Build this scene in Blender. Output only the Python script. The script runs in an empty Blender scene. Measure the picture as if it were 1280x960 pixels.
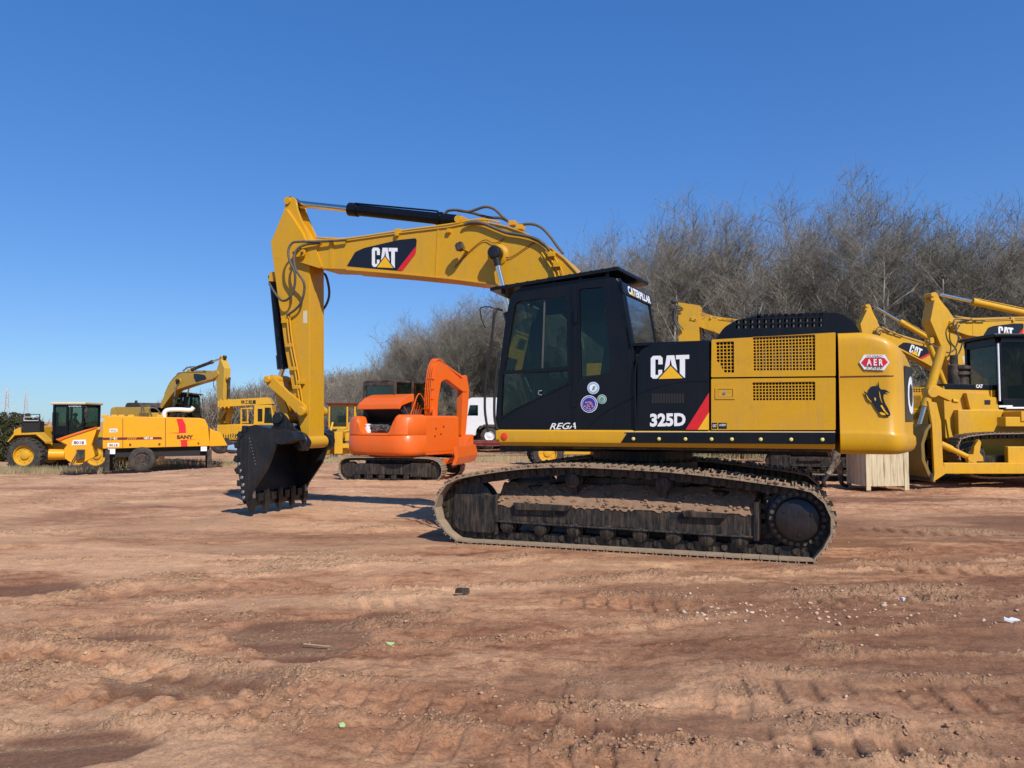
import bpy, bmesh, math, random
import numpy as np
from math import radians as R, sin, cos, pi
from mathutils import Vector, Matrix
from mathutils.geometry import tessellate_polygon

SC = bpy.context.scene
COL = SC.collection
# ---------------------------------------------------------------- camera
CAM_H = 1.5
FPX = 960.0
PITCH = math.atan(47 / FPX)
cam = bpy.data.objects.new('camera', bpy.data.cameras.new('camera'))
COL.objects.link(cam)
cam.location = (0, 0, CAM_H)
cam.rotation_euler = (pi / 2 + PITCH, 0, 0)
cam.data.sensor_width = 36
cam.data.lens = 36 * FPX / 1280
cam.data.clip_start = 0.1
cam.data.clip_end = 8000
SC.camera = cam
# ---------------------------------------------------------------- light
SUN_AZ = 29      # degrees to the right of straight behind the camera
SUN_EL = 44
world = bpy.data.worlds.new('World'); SC.world = world
world.use_nodes = True
nt = world.node_tree
bg = nt.nodes['Background']
sky = nt.nodes.new('ShaderNodeTexSky')
sky.sky_type = 'NISHITA'; sky.sun_disc = False
sky.sun_elevation = R(SUN_EL)
sky.sun_rotation = R(180 - SUN_AZ)
sky.air_density = 1.0; sky.dust_density = 0.1; sky.ozone_density = 3.0
sky.altitude = 100
hs = nt.nodes.new('ShaderNodeHueSaturation'); hs.inputs['Saturation'].default_value = 1.35; hs.inputs['Value'].default_value = .15
gm = nt.nodes.new('ShaderNodeGamma'); gm.inputs[1].default_value = .60
vm = nt.nodes.new('ShaderNodeVectorMath'); vm.operation = 'MULTIPLY'; vm.inputs[1].default_value = (.46 / .15, .495 / .15, .82 / .15)
nt.links.new(sky.outputs[0], hs.inputs['Color']); nt.links.new(hs.outputs[0], gm.inputs[0]); nt.links.new(gm.outputs[0], vm.inputs[0])
sx_ = nt.nodes.new('ShaderNodeSeparateXYZ'); cx_ = nt.nodes.new('ShaderNodeCombineXYZ'); nt.links.new(vm.outputs[0], sx_.inputs[0])
for i_, (ex_p, k_p) in enumerate(((.92, .76 * .15 ** (.92 - 1)), (1.05, 1.14 * .15 ** .05), (1.0, 1.0))):
    a_ = nt.nodes.new('ShaderNodeMath'); a_.operation = 'POWER'; a_.inputs[1].default_value = ex_p; b_ = nt.nodes.new('ShaderNodeMath'); b_.operation = 'MULTIPLY'; b_.inputs[1].default_value = k_p
    nt.links.new(sx_.outputs[i_], a_.inputs[0]); nt.links.new(a_.outputs[0], b_.inputs[0]); nt.links.new(b_.outputs[0], cx_.inputs[i_])
nt.links.new(cx_.outputs[0], bg.inputs[0])
bg.inputs[1].default_value = 0.15
sd = bpy.data.lights.new('sun', 'SUN'); sd.energy = 5.0; sd.angle = R(0.5); sd.color = (1, .955, .88)
sun = bpy.data.objects.new('sun', sd); COL.objects.link(sun)
az = R(SUN_AZ); el = R(SUN_EL)
TO_SUN = Vector((sin(az) * cos(el), -cos(az) * cos(el), sin(el)))
sun.rotation_euler = TO_SUN.to_track_quat('Z', 'Y').to_euler()
SC.view_settings.view_transform = 'Standard'
SC.view_settings.look = 'None'
SC.view_settings.exposure = 0.0
SC.view_settings.gamma = 1.0
SC.view_settings.use_curve_mapping = False
SC.cycles.max_bounces = 6
SC.cycles.transparent_max_bounces = 12
SC.cycles.caustics_reflective = False
SC.cycles.caustics_refractive = False

# ---------------------------------------------------------------- materials
def newmat(name):
    m = bpy.data.materials.new(name); m.use_nodes = True
    return m, m.node_tree, m.node_tree.nodes['Principled BSDF']

def N(nt, t, **kw):
    n = nt.nodes.new(t)
    for k, v in kw.items():
        if k in n.inputs.keys(): n.inputs[k].default_value = v
        else: setattr(n, k, v)
    return n

def ramp(nt, fac, stops):
    r = nt.nodes.new('ShaderNodeValToRGB')
    cr = r.color_ramp
    while len(cr.elements) < len(stops): cr.elements.new(0.5)
    for e, (p, c) in zip(cr.elements, stops):
        e.position = p; e.color = c if len(c) == 4 else (*c, 1)
    nt.links.new(fac, r.inputs[0])
    return r

def mixc(nt, fac, a, b, blend='MIX'):
    n = nt.nodes.new('ShaderNodeMix'); n.data_type = 'RGBA'; n.blend_type = blend
    for sock, v in ((n.inputs[0], fac), (n.inputs[6], a), (n.inputs[7], b)):
        if hasattr(v, 'links') or isinstance(v, bpy.types.NodeSocket): nt.links.new(v, sock)
        elif isinstance(v, (int, float)): sock.default_value = v
        else: sock.default_value = (*v, 1)
    return n.outputs[2]

def paint(name, col, rough=.32, dust=.25, dustcol=(.30, .19, .12), scale=3.0, metal=0, coat=.08, streak=0, bump=.0):
    m, nt, p = newmat(name)
    tc = N(nt, 'ShaderNodeTexCoord')
    mp = N(nt, 'ShaderNodeMapping'); nt.links.new(tc.outputs['Object'], mp.inputs[0])
    if streak: mp.inputs['Scale'].default_value = (streak, streak, 1)
    n1 = N(nt, 'ShaderNodeTexNoise', Scale=scale, Detail=8.0, Roughness=.65)
    nt.links.new(mp.outputs[0], n1.inputs['Vector'])
    r1 = ramp(nt, n1.outputs[0], [(.42, (0, 0, 0)), (.78, (dust, dust, dust))])
    n2 = N(nt, 'ShaderNodeTexNoise', Scale=scale * 9, Detail=4.0)
    nt.links.new(tc.outputs['Object'], n2.inputs['Vector'])
    c2 = mixc(nt, n2.outputs[0], [c * .93 for c in col], [min(1, c * 1.06) for c in col])
    c3 = mixc(nt, r1.outputs[0], c2, dustcol)
    n5 = N(nt, 'ShaderNodeTexNoise', Scale=scale * 3.1, Detail=7.0, Roughness=.75); nt.links.new(tc.outputs['Object'], n5.inputs['Vector'])
    r5 = ramp(nt, n5.outputs[0], [(.57, (0, 0, 0)), (.72, (min(.5, dust * 1.6),) * 3)])
    c3 = mixc(nt, r5.outputs[0], c3, [c * .45 + .01 for c in col])
    mp6 = N(nt, 'ShaderNodeMapping'); nt.links.new(tc.outputs['Object'], mp6.inputs[0]); mp6.inputs['Scale'].default_value = (14, 14, .9)
    n6 = N(nt, 'ShaderNodeTexNoise', Scale=1.6, Detail=6.0, Roughness=.7); nt.links.new(mp6.outputs[0], n6.inputs['Vector'])
    r6 = ramp(nt, n6.outputs[0], [(.52, (0, 0, 0)), (.75, (min(.4, dust * 1.3),) * 3)])
    c3 = mixc(nt, r6.outputs[0], c3, dustcol)
    nt.links.new(c3, p.inputs['Base Color'])
    rr = N(nt, 'ShaderNodeMath', operation='MULTIPLY_ADD'); nt.links.new(n1.outputs[0], rr.inputs[0])
    rr.inputs[1].default_value = .35; rr.inputs[2].default_value = max(0.02, rough - .15)
    nt.links.new(rr.outputs[0], p.inputs['Roughness'])
    p.inputs['Metallic'].default_value = metal
    p.inputs['Coat Weight'].default_value = coat
    p.inputs['Specular IOR Level'].default_value = .36
    p.inputs['Coat Roughness'].default_value = .15
    if bump:
        b = N(nt, 'ShaderNodeBump', Strength=bump, Distance=.01)
        nt.links.new(n2.outputs[0], b.inputs['Height']); nt.links.new(b.outputs[0], p.inputs['Normal'])
    return m

def flat(name, col, rough=.6, metal=0):
    m, nt, p = newmat(name)
    n2 = N(nt, 'ShaderNodeTexNoise', Scale=14.0, Detail=5.0)
    tc = N(nt, 'ShaderNodeTexCoord'); nt.links.new(tc.outputs['Object'], n2.inputs['Vector'])
    nt.links.new(mixc(nt, n2.outputs[0], [c * .86 for c in col], [min(1, c * 1.12) for c in col]), p.inputs['Base Color'])
    p.inputs['Roughness'].default_value = rough; p.inputs['Metallic'].default_value = metal
    return m

def glassmat(name, tint, gl=1.0):
    m, nt, p = newmat(name); nt.nodes.remove(p)
    out = [n for n in nt.nodes if n.type == 'OUTPUT_MATERIAL'][0]
    t = N(nt, 'ShaderNodeBsdfTransparent'); t.inputs[0].default_value = (*tint, 1)
    g = N(nt, 'ShaderNodeBsdfGlossy'); g.inputs['Roughness'].default_value = .03; g.inputs[0].default_value = (.85, .88, .82, 1)
    f = N(nt, 'ShaderNodeFresnel', IOR=1.5)
    fm = N(nt, 'ShaderNodeMath', operation='MULTIPLY'); nt.links.new(f.outputs[0], fm.inputs[0]); fm.inputs[1].default_value = gl
    mx = N(nt, 'ShaderNodeMixShader')
    nt.links.new(fm.outputs[0], mx.inputs[0]); nt.links.new(t.outputs[0], mx.inputs[1]); nt.links.new(g.outputs[0], mx.inputs[2])
    nt.links.new(mx.outputs[0], out.inputs[0])
    return m

M = {}
M['yellow'] = paint('yellow_paint', (.62, .315, .006), .36, .20, scale=1.6)
M['yellow2'] = paint('worn_yellow_paint', (.66, .35, .010), .45, .32, scale=2.5)
M['amber'] = paint('amber_paint', (.76, .35, .004), .36, .14, scale=1.5)
M['orange'] = paint('orange_paint', (.76, .12, .006), .36, .16, scale=2)
M['black'] = paint('black_paint', (.004, .005, .008), .28, .015, scale=2, coat=0)
M['black'].node_tree.nodes['Principled BSDF'].inputs['Specular IOR Level'].default_value = .28
M['bucketblack'] = paint('bucket_black_paint', (.008, .009, .012), .36, .07, scale=3, coat=.15, bump=.3)
M['dullblack'] = paint('dull_black_steel', (.018, .018, .018), .6, .5, scale=4, coat=0, bump=.3)
M['trackblack'] = paint('muddy_black_steel', (.010, .011, .011), .45, .34, dustcol=(.26, .18, .115), scale=5, coat=0, streak=5, bump=.4)
M['shoe'] = paint('muddy_track_steel', (.28, .21, .14), .75, .95, dustcol=(.40, .27, .17), scale=9, coat=0, bump=.6)
M['mud'] = paint('dried_mud', (.29, .175, .105), .95, .8, dustcol=(.15, .09, .055), scale=12, coat=0, bump=.8)
M['rubber'] = paint('tyre_rubber', (.03, .028, .026), .8, .6, dustcol=(.16, .12, .085), scale=4, coat=0, bump=.3)
M['hose'] = paint('grey_hose', (.075, .075, .065), .6, .3, scale=6, coat=0)
M['dark'] = flat('dark_interior', (.012, .012, .013), .8)
M['chrome'] = flat('chrome_rod', (.80, .70, .58), .2, 1)
M['steel'] = flat('bare_steel', (.35, .35, .36), .4, .8)
M['glass'] = glassmat('tinted_glass', (.62, .70, .64), .75)
M['glass_dark'] = glassmat('dark_glass', (.34, .33, .28), .45)
M['white'] = flat('white_vinyl', (.80, .80, .80), .45)
M['whitepaint'] = paint('white_paint', (.74, .75, .76), .35, .15)
M['red'] = flat('red_vinyl', (.66, .012, .018), .45)
M['redrefl'] = flat('red_reflector', (.72, .05, .012), .3)
M['blackvinyl'] = flat('black_vinyl', (.008, .009, .014), .35)
M['yvinyl'] = flat('yellow_vinyl', (.85, .45, .01), .45)
M['bolt'] = flat('yellow_bolt', (.75, .62, .16), .35)
M['cream'] = flat('cream_roof', (.62, .55, .38), .5)
M['bluev'] = flat('blue_vinyl', (.03, .035, .30), .5)
M['greenv'] = flat('green_vinyl', (.12, .27, .20), .5)
M['wood'] = None
M['seat'] = flat('seat_cloth', (.06, .055, .05), .9)
M['cloth'] = flat('faded_red_cloth', (.30, .14, .12), .9)
M['skin'] = flat('skin', (.42, .24, .16), .6)
M['camo'] = None
M['boot'] = flat('black_boot', (.02, .018, .016), .5)
M['darkred'] = paint('dark_red_primer', (.16, .02, .02), .6, .3)
M['blue'] = flat('pale_blue_tarpaulin', (.28, .42, .62), .6)
M['maroon'] = flat('maroon_vinyl', (.14, .012, .012), .5)

# ---------------------------------------------------------------- frames: pixel of the photo -> real point on a known plane
class Frame:
    def __init__(s, x, y, z, head):
        s.o = Vector((x, y, z)); s.h = R(head)
        s.rot = Matrix.Rotation(s.h, 3, 'Z'); s.inv = s.rot.transposed()
    def ray(s, px, py):
        cx = (px - 640) / FPX; cy = -(py - 480) / FPX
        d = Vector((cx, cos(PITCH) - cy * sin(PITCH), sin(PITCH) + cy * cos(PITCH)))
        return s.inv @ (Vector((0, 0, CAM_H)) - s.o), s.inv @ d
    def uz(s, px, py, v):
        o, d = s.ray(px, py); t = (v - o.y) / d.y; p = o + d * t
        return (p.x, p.z)
    def vz(s, px, py, u):
        o, d = s.ray(px, py); t = (u - o.x) / d.x; p = o + d * t
        return (p.y, p.z)
    def P(s, px, py, v):
        u, z = s.uz(px, py, v); return Vector((u, v, z))
    def L(s, pts, v): return [s.uz(a, b, v) for a, b in pts]

def frame_for(px, py, d, loc, head):
    """frame whose local point loc sits at distance d along the view through px,py"""
    f0 = Frame(0, 0, 0, head)
    cx = (px - 640) / FPX; cy = -(py - 480) / FPX
    dr = Vector((cx, cos(PITCH) - cy * sin(PITCH), sin(PITCH) + cy * cos(PITCH)))
    w = Vector((0, 0, CAM_H)) + dr * (d / dr.y)
    o = w - f0.rot @ Vector(loc)
    return o

# ---------------------------------------------------------------- mesh builder
SIDE = lambda a, b, t: (a, t, b)
class MB:
    def __init__(s): s.v = []; s.f = []; s.m = []
    def add(s, vs, fs, m=0):
        b = len(s.v); s.v += [tuple(v) for v in vs]
        for f in fs: s.f.append([i + b for i in f]); s.m.append(m)
        return s
    def bx(s, x0, x1, y0, y1, z0, z1, m=0):
        return s.add([(x, y, z) for x in (x0, x1) for y in (y0, y1) for z in (z0, z1)],
                     [(0, 1, 3, 2), (4, 6, 7, 5), (0, 4, 5, 1), (2, 3, 7, 6), (0, 2, 6, 4), (1, 5, 7, 3)], m)
    def obox(s, c, sz, rot=None, m=0):
        r = rot or Matrix.Identity(3); c = Vector(c)
        vs = [c + r @ Vector((x * sz[0] / 2, y * sz[1] / 2, z * sz[2] / 2)) for x in (-1, 1) for y in (-1, 1) for z in (-1, 1)]
        return s.add(vs, [(0, 1, 3, 2), (4, 6, 7, 5), (0, 4, 5, 1), (2, 3, 7, 6), (0, 2, 6, 4), (1, 5, 7, 3)], m)
    def lump(s, c, sz, rn, m=0):
        c = Vector(c); k = 7
        vs = [c + Vector((0, 0, sz[2] * .5))]
        for j, (zz, rr) in enumerate(((.28, .75), (-.15, 1.0))):
            for i in range(k):
                a = 2 * pi * (i + .5 * j) / k; q = rr * rn.uniform(.75, 1.2)
                vs.append(c + Vector((cos(a) * sz[0] * .5 * q, sin(a) * sz[1] * .5 * q, sz[2] * (zz + rn.uniform(-.12, .12)))))
        vs.append(c - Vector((0, 0, sz[2] * .5)))
        fs = [(0, 1 + i, 1 + (i + 1) % k) for i in range(k)]
        for i in range(k): a, b = 1 + i, 1 + (i + 1) % k; fs += [(a, a + k, b), (b, a + k, b + k)]
        fs += [(2 * k + 1, k + 1 + (i + 1) % k, k + 1 + i) for i in range(k)]
        return s.add(vs, fs, m)
    def bar(s, p0, p1, w, h, m=0, up=(0, 0, 1)):
        p0 = Vector(p0); p1 = Vector(p1); d = (p1 - p0); L = d.length; d.normalize()
        y = Vector(up).cross(d)
        if y.length < 1e-4: y = Vector((0, 1, 0)).cross(d)
        y.normalize(); z = d.cross(y)
        r = Matrix((d, y, z)).transposed()
        return s.obox((p0 + p1) / 2, (L, w, h), r, m)
    def prism(s, poly, t0, t1, holes=(), to3=SIDE, m=0):
        loops = [list(poly)] + [list(h) for h in holes]
        flatp = [p for l in loops for p in l]
        n = len(flatp)
        vs = [to3(a, b, t0) for a, b in flatp] + [to3(a, b, t1) for a, b in flatp]
        fs = []
        if len(loops) == 1:
            fs.append(list(range(n))); fs.append([n + i for i in reversed(range(n))])
        else:
            for t in tessellate_polygon([[Vector((a, b, 0)) for a, b in l] for l in loops]):
                fs.append(list(t)); fs.append([n + i for i in reversed(t)])
        k = 0
        for l in loops:
            c = len(l)
            for i in range(c):
                a = k + i; b = k + (i + 1) % c
                fs.append([a, b, n + b, n + a])
            k += c
        return s.add(vs, fs, m)
    def cyl(s, p0, p1, r0, r1=None, n=16, m=0, cap=True):
        p0 = Vector(p0); p1 = Vector(p1); r1 = r0 if r1 is None else r1
        d = (p1 - p0).normalized()
        a = d.orthogonal().normalized(); b = d.cross(a)
        vs = []
        for p, r in ((p0, r0), (p1, r1)):
            vs += [p + (a * cos(2 * pi * i / n) + b * sin(2 * pi * i / n)) * r for i in range(n)]
        fs = [[i, (i + 1) % n, n + (i + 1) % n, n + i] for i in range(n)]
        if cap: fs += [list(reversed(range(n))), [n + i for i in range(n)]]
        return s.add(vs, fs, m)
    def lathe(s, p, ax, prof, n=24, m=0, ring=False):
        """prof: list of (axial, radius)"""
        p = Vector(p); ax = Vector(ax).normalized(); a = ax.orthogonal().normalized(); b = ax.cross(a)
        vs = []; fs = []
        for t, r in prof:
            vs += [p + ax * t + (a * cos(2 * pi * i / n) + b * sin(2 * pi * i / n)) * max(r, 1e-4) for i in range(n)]
        for k in range(len(prof) - 1):
            for i in range(n):
                j = (i + 1) % n
                fs.append([k * n + i, k * n + j, (k + 1) * n + j, (k + 1) * n + i])
        if ring:
            q = (len(prof) - 1) * n
            for i in range(n): j = (i + 1) % n; fs.append([q + i, q + j, j, i])
        else: fs.append(list(reversed(range(n)))); fs.append([(len(prof) - 1) * n + i for i in range(n)])
        return s.add(vs, fs, m)
    def tube(s, path, r, n=8, m=0, smooth=4, rs=None):
        P = [Vector(p) for p in path]
        if smooth > 1 and len(P) > 2:
            Q = []
            E = [P[0] * 2 - P[1]] + P + [P[-1] * 2 - P[-2]]
            for i in range(1, len(E) - 2):
                for k in range(smooth):
                    t = k / smooth
                    Q.append(.5 * ((2 * E[i]) + (-E[i - 1] + E[i + 1]) * t + (2 * E[i - 1] - 5 * E[i] + 4 * E[i + 1] - E[i + 2]) * t * t
                                   + (-E[i - 1] + 3 * E[i] - 3 * E[i + 1] + E[i + 2]) * t ** 3))
            Q.append(P[-1]); P = Q
        a = None; vs = []; k = len(P)
        for i, p in enumerate(P):
            d = (P[min(i + 1, k - 1)] - P[max(i - 1, 0)]).normalized()
            a = d.orthogonal() if a is None else a - d * a.dot(d)
            a.normalize(); b = d.cross(a)
            rr = r if rs is None else rs[0] + (rs[1] - rs[0]) * i / (k - 1)
            vs += [p + (a * cos(2 * pi * j / n) + b * sin(2 * pi * j / n)) * rr for j in range(n)]
        fs = [[i * n + j, i * n + (j + 1) % n, (i + 1) * n + (j + 1) % n, (i + 1) * n + j] for i in range(k - 1) for j in range(n)]
        fs += [list(reversed(range(n))), [(k - 1) * n + j for j in range(n)]]
        return s.add(vs, fs, m)
    def build(s, name, mats, parent=None, bevel=0, sharp=38, seg=2):
        me = bpy.data.meshes.new(name)
        me.from_pydata(s.v, [], s.f)
        mats = mats if isinstance(mats, (list, tuple)) else [mats]
        for mm in mats: me.materials.append(M[mm] if isinstance(mm, str) else mm)
        me.polygons.foreach_set('material_index', s.m)
        bm = bmesh.new(); bm.from_mesh(me)
        bmesh.ops.recalc_face_normals(bm, faces=bm.faces)
        if bevel:
            es = [e for e in bm.edges if len(e.link_faces) == 2 and e.calc_face_angle(0) > R(28)]
            try: bmesh.ops.bevel(bm, geom=es, offset=bevel, segments=seg, profile=.5, affect='EDGES', clamp_overlap=True)
            except Exception: pass
        bm.to_mesh(me); bm.free()
        me.polygons.foreach_set('use_smooth', [True] * len(me.polygons))
        me.set_sharp_from_angle(angle=R(sharp))
        o = bpy.data.objects.new(name, me); COL.objects.link(o)
        if parent: o.parent = parent
        if bevel: w_ = o.modifiers.new('wn', 'WEIGHTED_NORMAL'); w_.keep_sharp = True
        return o

def tag(o, label=None, cat=None, group=None, kind=None):
    if label: o['label'] = label
    if cat: o['category'] = cat
    if group: o['group'] = group
    if kind: o['kind'] = kind
    return o

def thing(name, label, cat, fr=None, loc=None, rot=0, group=None):
    e = bpy.data.objects.new(name, None); COL.objects.link(e)
    if fr is not None: e.location = fr.o; e.rotation_euler = (0, 0, fr.h)
    else: e.location = loc or (0, 0, 0); e.rotation_euler = (0, 0, rot)
    return tag(e, label, cat, group)

def clone(root, loc, rotz, label, cat, group=None, skip=(), swap=None, scale=1, name=None):
    def rec(o, par):
        c = o.copy(); COL.objects.link(c)
        for k in ('label', 'group'):
            if k in c: del c[k]
        if par is not None: c.parent = par
        if swap and c.type == 'MESH':
            for sl in c.material_slots:
                if sl.material and sl.material.name in swap:
                    nm = swap[sl.material.name]; sl.link = 'OBJECT'; sl.material = nm
        for ch in o.children:
            if ch.name.split('.')[0] in skip: continue
            rec(ch, c)
        return c
    c = rec(root, None)
    c.location = loc; c.rotation_euler = (0, 0, rotz); c.scale = (scale,) * 3
    if name: c.name = name
    return tag(c, label, cat, group)

def rpoly(pts, r, n=4):
    """round the corners of a polygon"""
    out = []; k = len(pts)
    rs = r if isinstance(r, (list, tuple)) else [r] * k
    for i in range(k):
        p = Vector(pts[i]); a = Vector(pts[i - 1]); b = Vector(pts[(i + 1) % k]); rr = rs[i]
        la = (a - p).length; lb = (b - p).length; d = min(rr, la * .48, lb * .48)
        if d < 1e-5: out.append(tuple(p)); continue
        p0 = p + (a - p) / la * d; p1 = p + (b - p) / lb * d
        for j in range(n + 1):
            t = j / n; q = p0 * (1 - t) ** 2 + p * 2 * t * (1 - t) + p1 * t * t
            out.append((q.x, q.y))
    return out

def text_tris(body, bold=0.0, shear=0.0):
    cu = bpy.data.curves.new('t', 'FONT'); cu.body = body; cu.offset = bold; cu.shear = shear
    cu.resolution_u = 3
    ob = bpy.data.objects.new('t', cu)
    me = bpy.data.meshes.new_from_object(ob)
    vs = [(v.co.x, v.co.y) for v in me.vertices]; fs = [list(p.vertices) for p in me.polygons]
    bpy.data.objects.remove(ob); bpy.data.curves.remove(cu); bpy.data.meshes.remove(me)
    if not vs: return [], []
    x0 = min(v[0] for v in vs); x1 = max(v[0] for v in vs); y0 = min(v[1] for v in vs); y1 = max(v[1] for v in vs)
    return [((x - x0) / (x1 - x0), (y - y0) / (y1 - y0)) for x, y in vs], fs

def add_text(mb, body, to3, bold=0.0, shear=0.0, m=0):
    """to3(a,b) with a,b in 0..1 across the text box (b up)"""
    vs, fs = text_tris(body, bold, shear)
    mb.add([to3(a, b) for a, b in vs], fs, m)

def quadmap(fr, v, x0, x1, ytl, ytr, ybl, ybr):
    """photo rectangle on the side plane v"""
    def f(a, b):
        x = x0 + (x1 - x0) * a
        yt = ytl + (ytr - ytl) * a; yb = ybl + (ybr - ybl) * a
        return fr.P(x, yb + (yt - yb) * b, v)
    return f

CAT_C = [(.1, 0), (0, .1), (0, .9), (.1, 1), (.42, 1), (.52, .9), (.52, .62), (.33, .62), (.33, .84), (.20, .84), (.20, .16), (.33, .16), (.33, .38), (.50, .38), (.50, .1), (.42, 0)]
CAT_A = [(.54, 0), (.70, 1), (1.03, 1), (1.22, 0), (1.03, 0), (1.0, .2), (.76, .2), (.73, 0)]
CAT_AH = [(.78, .38), (.96, .38), (.87, .86)]
CAT_T = [(1.10, 1), (1.68, 1), (1.68, .82), (1.50, .82), (1.50, 0), (1.27, 0), (1.27, .82), (1.10, .82)]
CAT_TRI = [(.34, -.02), (.87, .54), (1.40, -.02)]
CAT_TRO = [(.26, -.02), (.87, .62), (1.48, -.02)]
def cat_logo(mp, off, parent, name='logo', mats=('white', 'yvinyl', 'blackvinyl')):
    """mp(a,b) -> 3D, off = outward unit vector"""
    off = Vector(off); mb = MB()
    def to3(a, b, t): return Vector(mp(a / 1.68, b)) + off * t
    for p, h, m, t in ((CAT_C, (), 0, .0035), (CAT_A, (CAT_AH,), 0, .0035), (CAT_T, (), 0, .0035), (CAT_TRO, (), 2, .005), (CAT_TRI, (), 1, .0065)):
        mb.prism(p, .001, t, h, to3, m)
    return mb.build(name, list(mats), parent)

E = Frame(1.76, 10.40, 0.0, 160)
# ================================================================ ground
def hsh(ix, iy, seed):
    n = (ix.astype(np.int64) * 374761393 + iy.astype(np.int64) * 668265263 + seed * 1442695041) & 0xffffffff
    n = ((n ^ (n >> 13)) * 1274126177) & 0xffffffff
    n = n ^ (n >> 16)
    return (n & 0xffff) / 65535.0
def vnoise(x, y, seed=0):
    ix = np.floor(x); iy = np.floor(y); fx = x - ix; fy = y - iy
    fx = fx * fx * fx * (fx * (fx * 6 - 15) + 10); fy = fy * fy * fy * (fy * (fy * 6 - 15) + 10)
    a = hsh(ix, iy, seed); b = hsh(ix + 1, iy, seed); c = hsh(ix, iy + 1, seed); d = hsh(ix + 1, iy + 1, seed)
    return (a + (b - a) * fx) * (1 - fy) + (c + (d - c) * fx) * fy
def fbm(x, y, oct=4, seed=0, gain=.5):
    s = 0; a = 1; t = 0
    for k in range(oct):
        s = s + a * vnoise(x + 17.3 * k, y - 9.1 * k, seed + k); t += a; a *= gain
        x, y = x * 1.93 + y * .35, y * 1.93 - x * .35
    return s / t
def sst(e0, e1, x):
    t = np.clip((x - e0) / (e1 - e0), 0, 1); return t * t * (3 - 2 * t)
def gbase(x, y):
    x = np.asarray(x, float); y = np.asarray(y, float)
    z = -0.85 * sst(6, 20, -x) * sst(16, 34, y)
    z = z - .4 * sst(24, 42, y) * (1 - sst(0, 14, x)) * (1 - sst(6, 20, -x))
    z = z + .12 * sst(8, 16, x) * sst(14, 20, y)
    return z
def px2g(px, py):
    f = Frame(0, 0, 0, 0); o, d = f.ray(px, py); t = -o.z / d.z; p = o + d * t
    return p.x, p.y
RUTDIR = R(-9)
def crumble(x, y):
    """where loose crumbs lie, 0..1"""
    xr = x * cos(RUTDIR) - y * sin(RUTDIR); yr = x * sin(RUTDIR) + y * cos(RUTDIR)
    yw = yr + .35 * (fbm(xr * .25, yr * .25, 3, 71) - .5)
    a = fbm(xr * .22, yw * 1.5, 3, 5, .55)
    r = 1 - np.abs(a - .52) * 20
    b = fbm(xr * .9, yr * 2.0, 3, 9)
    c = np.clip(r, 0, 1) * sst(.38, .56, b)
    # traced ridges of the photograph, as real places on the ground
    for (p, q, w) in RIDGES:
        ax, ay, bx, by = p[0], p[1], q[0], q[1]
        L = math.hypot(bx - ax, by - ay); tx, ty = (bx - ax) / L, (by - ay) / L
        s = (x - ax) * tx + (y - ay) * ty; d = -(x - ax) * ty + (y - ay) * tx + .12 * (fbm(s * 1.2, y * 0, 2, 33) - .5)
        k = np.exp(-(d / w) ** 2) * sst(-.1, .3, s) * (1 - sst(L - .3, L + .1, s))
        c = np.maximum(c, k * sst(.12, .42, fbm(x * 3, y * 3, 2, 41)))
    return np.clip(c, 0, 1)
RG = [((0, 792), (160, 815), .10), ((120, 800), (400, 858), .07), ((100, 842), (430, 880), .06), ((240, 830), (640, 870), .06), ((480, 890), (660, 915), .13),
      ((640, 872), (840, 898), .10), ((690, 840), (800, 852), .08), ((880, 850), (990, 868), .12), ((930, 890), (1260, 930), .10), ((640, 910), (900, 932), .07), ((1080, 845), (1280, 860), .07),
      ((900, 835), (1080, 850), .07), ((1060, 655), (1280, 664), .14), ((690, 740), (900, 752), .09), ((960, 745), (1240, 735), .22), ((1130, 735), (1220, 760), .25), ((700, 825), (760, 832), .06),
      ((420, 745), (560, 742), .10), ((30, 745), (200, 725), .10), ((1080, 700), (1280, 712), .10), ((850, 668), (1000, 712), .08), ((0, 850), (70, 870), .12), ((640, 935), (1280, 955), .06)]
RIDGES = [(px2g(*a), px2g(*b), w) for a, b, w in RG]
DP = [((50, 735), (70, 7)), ((130, 742), (60, 5)), ((390, 800), (60, 22)), ((330, 790), (60, 12)), ((170, 797), (70, 8)), ((250, 848), (110, 14)), ((60, 818), (50, 10)), ((110, 935), (110, 26)), ((20, 940), (60, 20)),
      ((480, 770), (30, 8)), ((740, 850), (90, 20)), ((1200, 800), (90, 14)), ((1000, 860), (120, 12)), ((850, 905), (200, 14)), ((1150, 935), (160, 12)), ((640, 900), (60, 10))]
DAMP = []
for (cx_, cy_), (rx, ry) in DP:
    X, Y = px2g(cx_, cy_); X2, _ = px2g(cx_ + rx, cy_); _, Y2 = px2g(cx_, cy_ - ry); DAMP.append((X, Y, X2 - X, Y2 - Y))
def dampf(x, y):
    nz = fbm(x * 1.3, y * 1.6, 4, 55)
    d = np.zeros_like(x)
    for i, (X, Y, a, b) in enumerate(DAMP):
        e = 1 - np.sqrt(((x - X) / a) ** 2 + ((y - Y) / b) ** 2) + (nz - .5) * 1.6
        d = np.maximum(d, sst(-.15, .18, e) * (1 if i < 10 else .6))
    g = fbm(x * .16, y * .5, 4, 91, .55)
    return np.clip(np.maximum(d, .85 * sst(.555, .64, g)), 0, 1)
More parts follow.
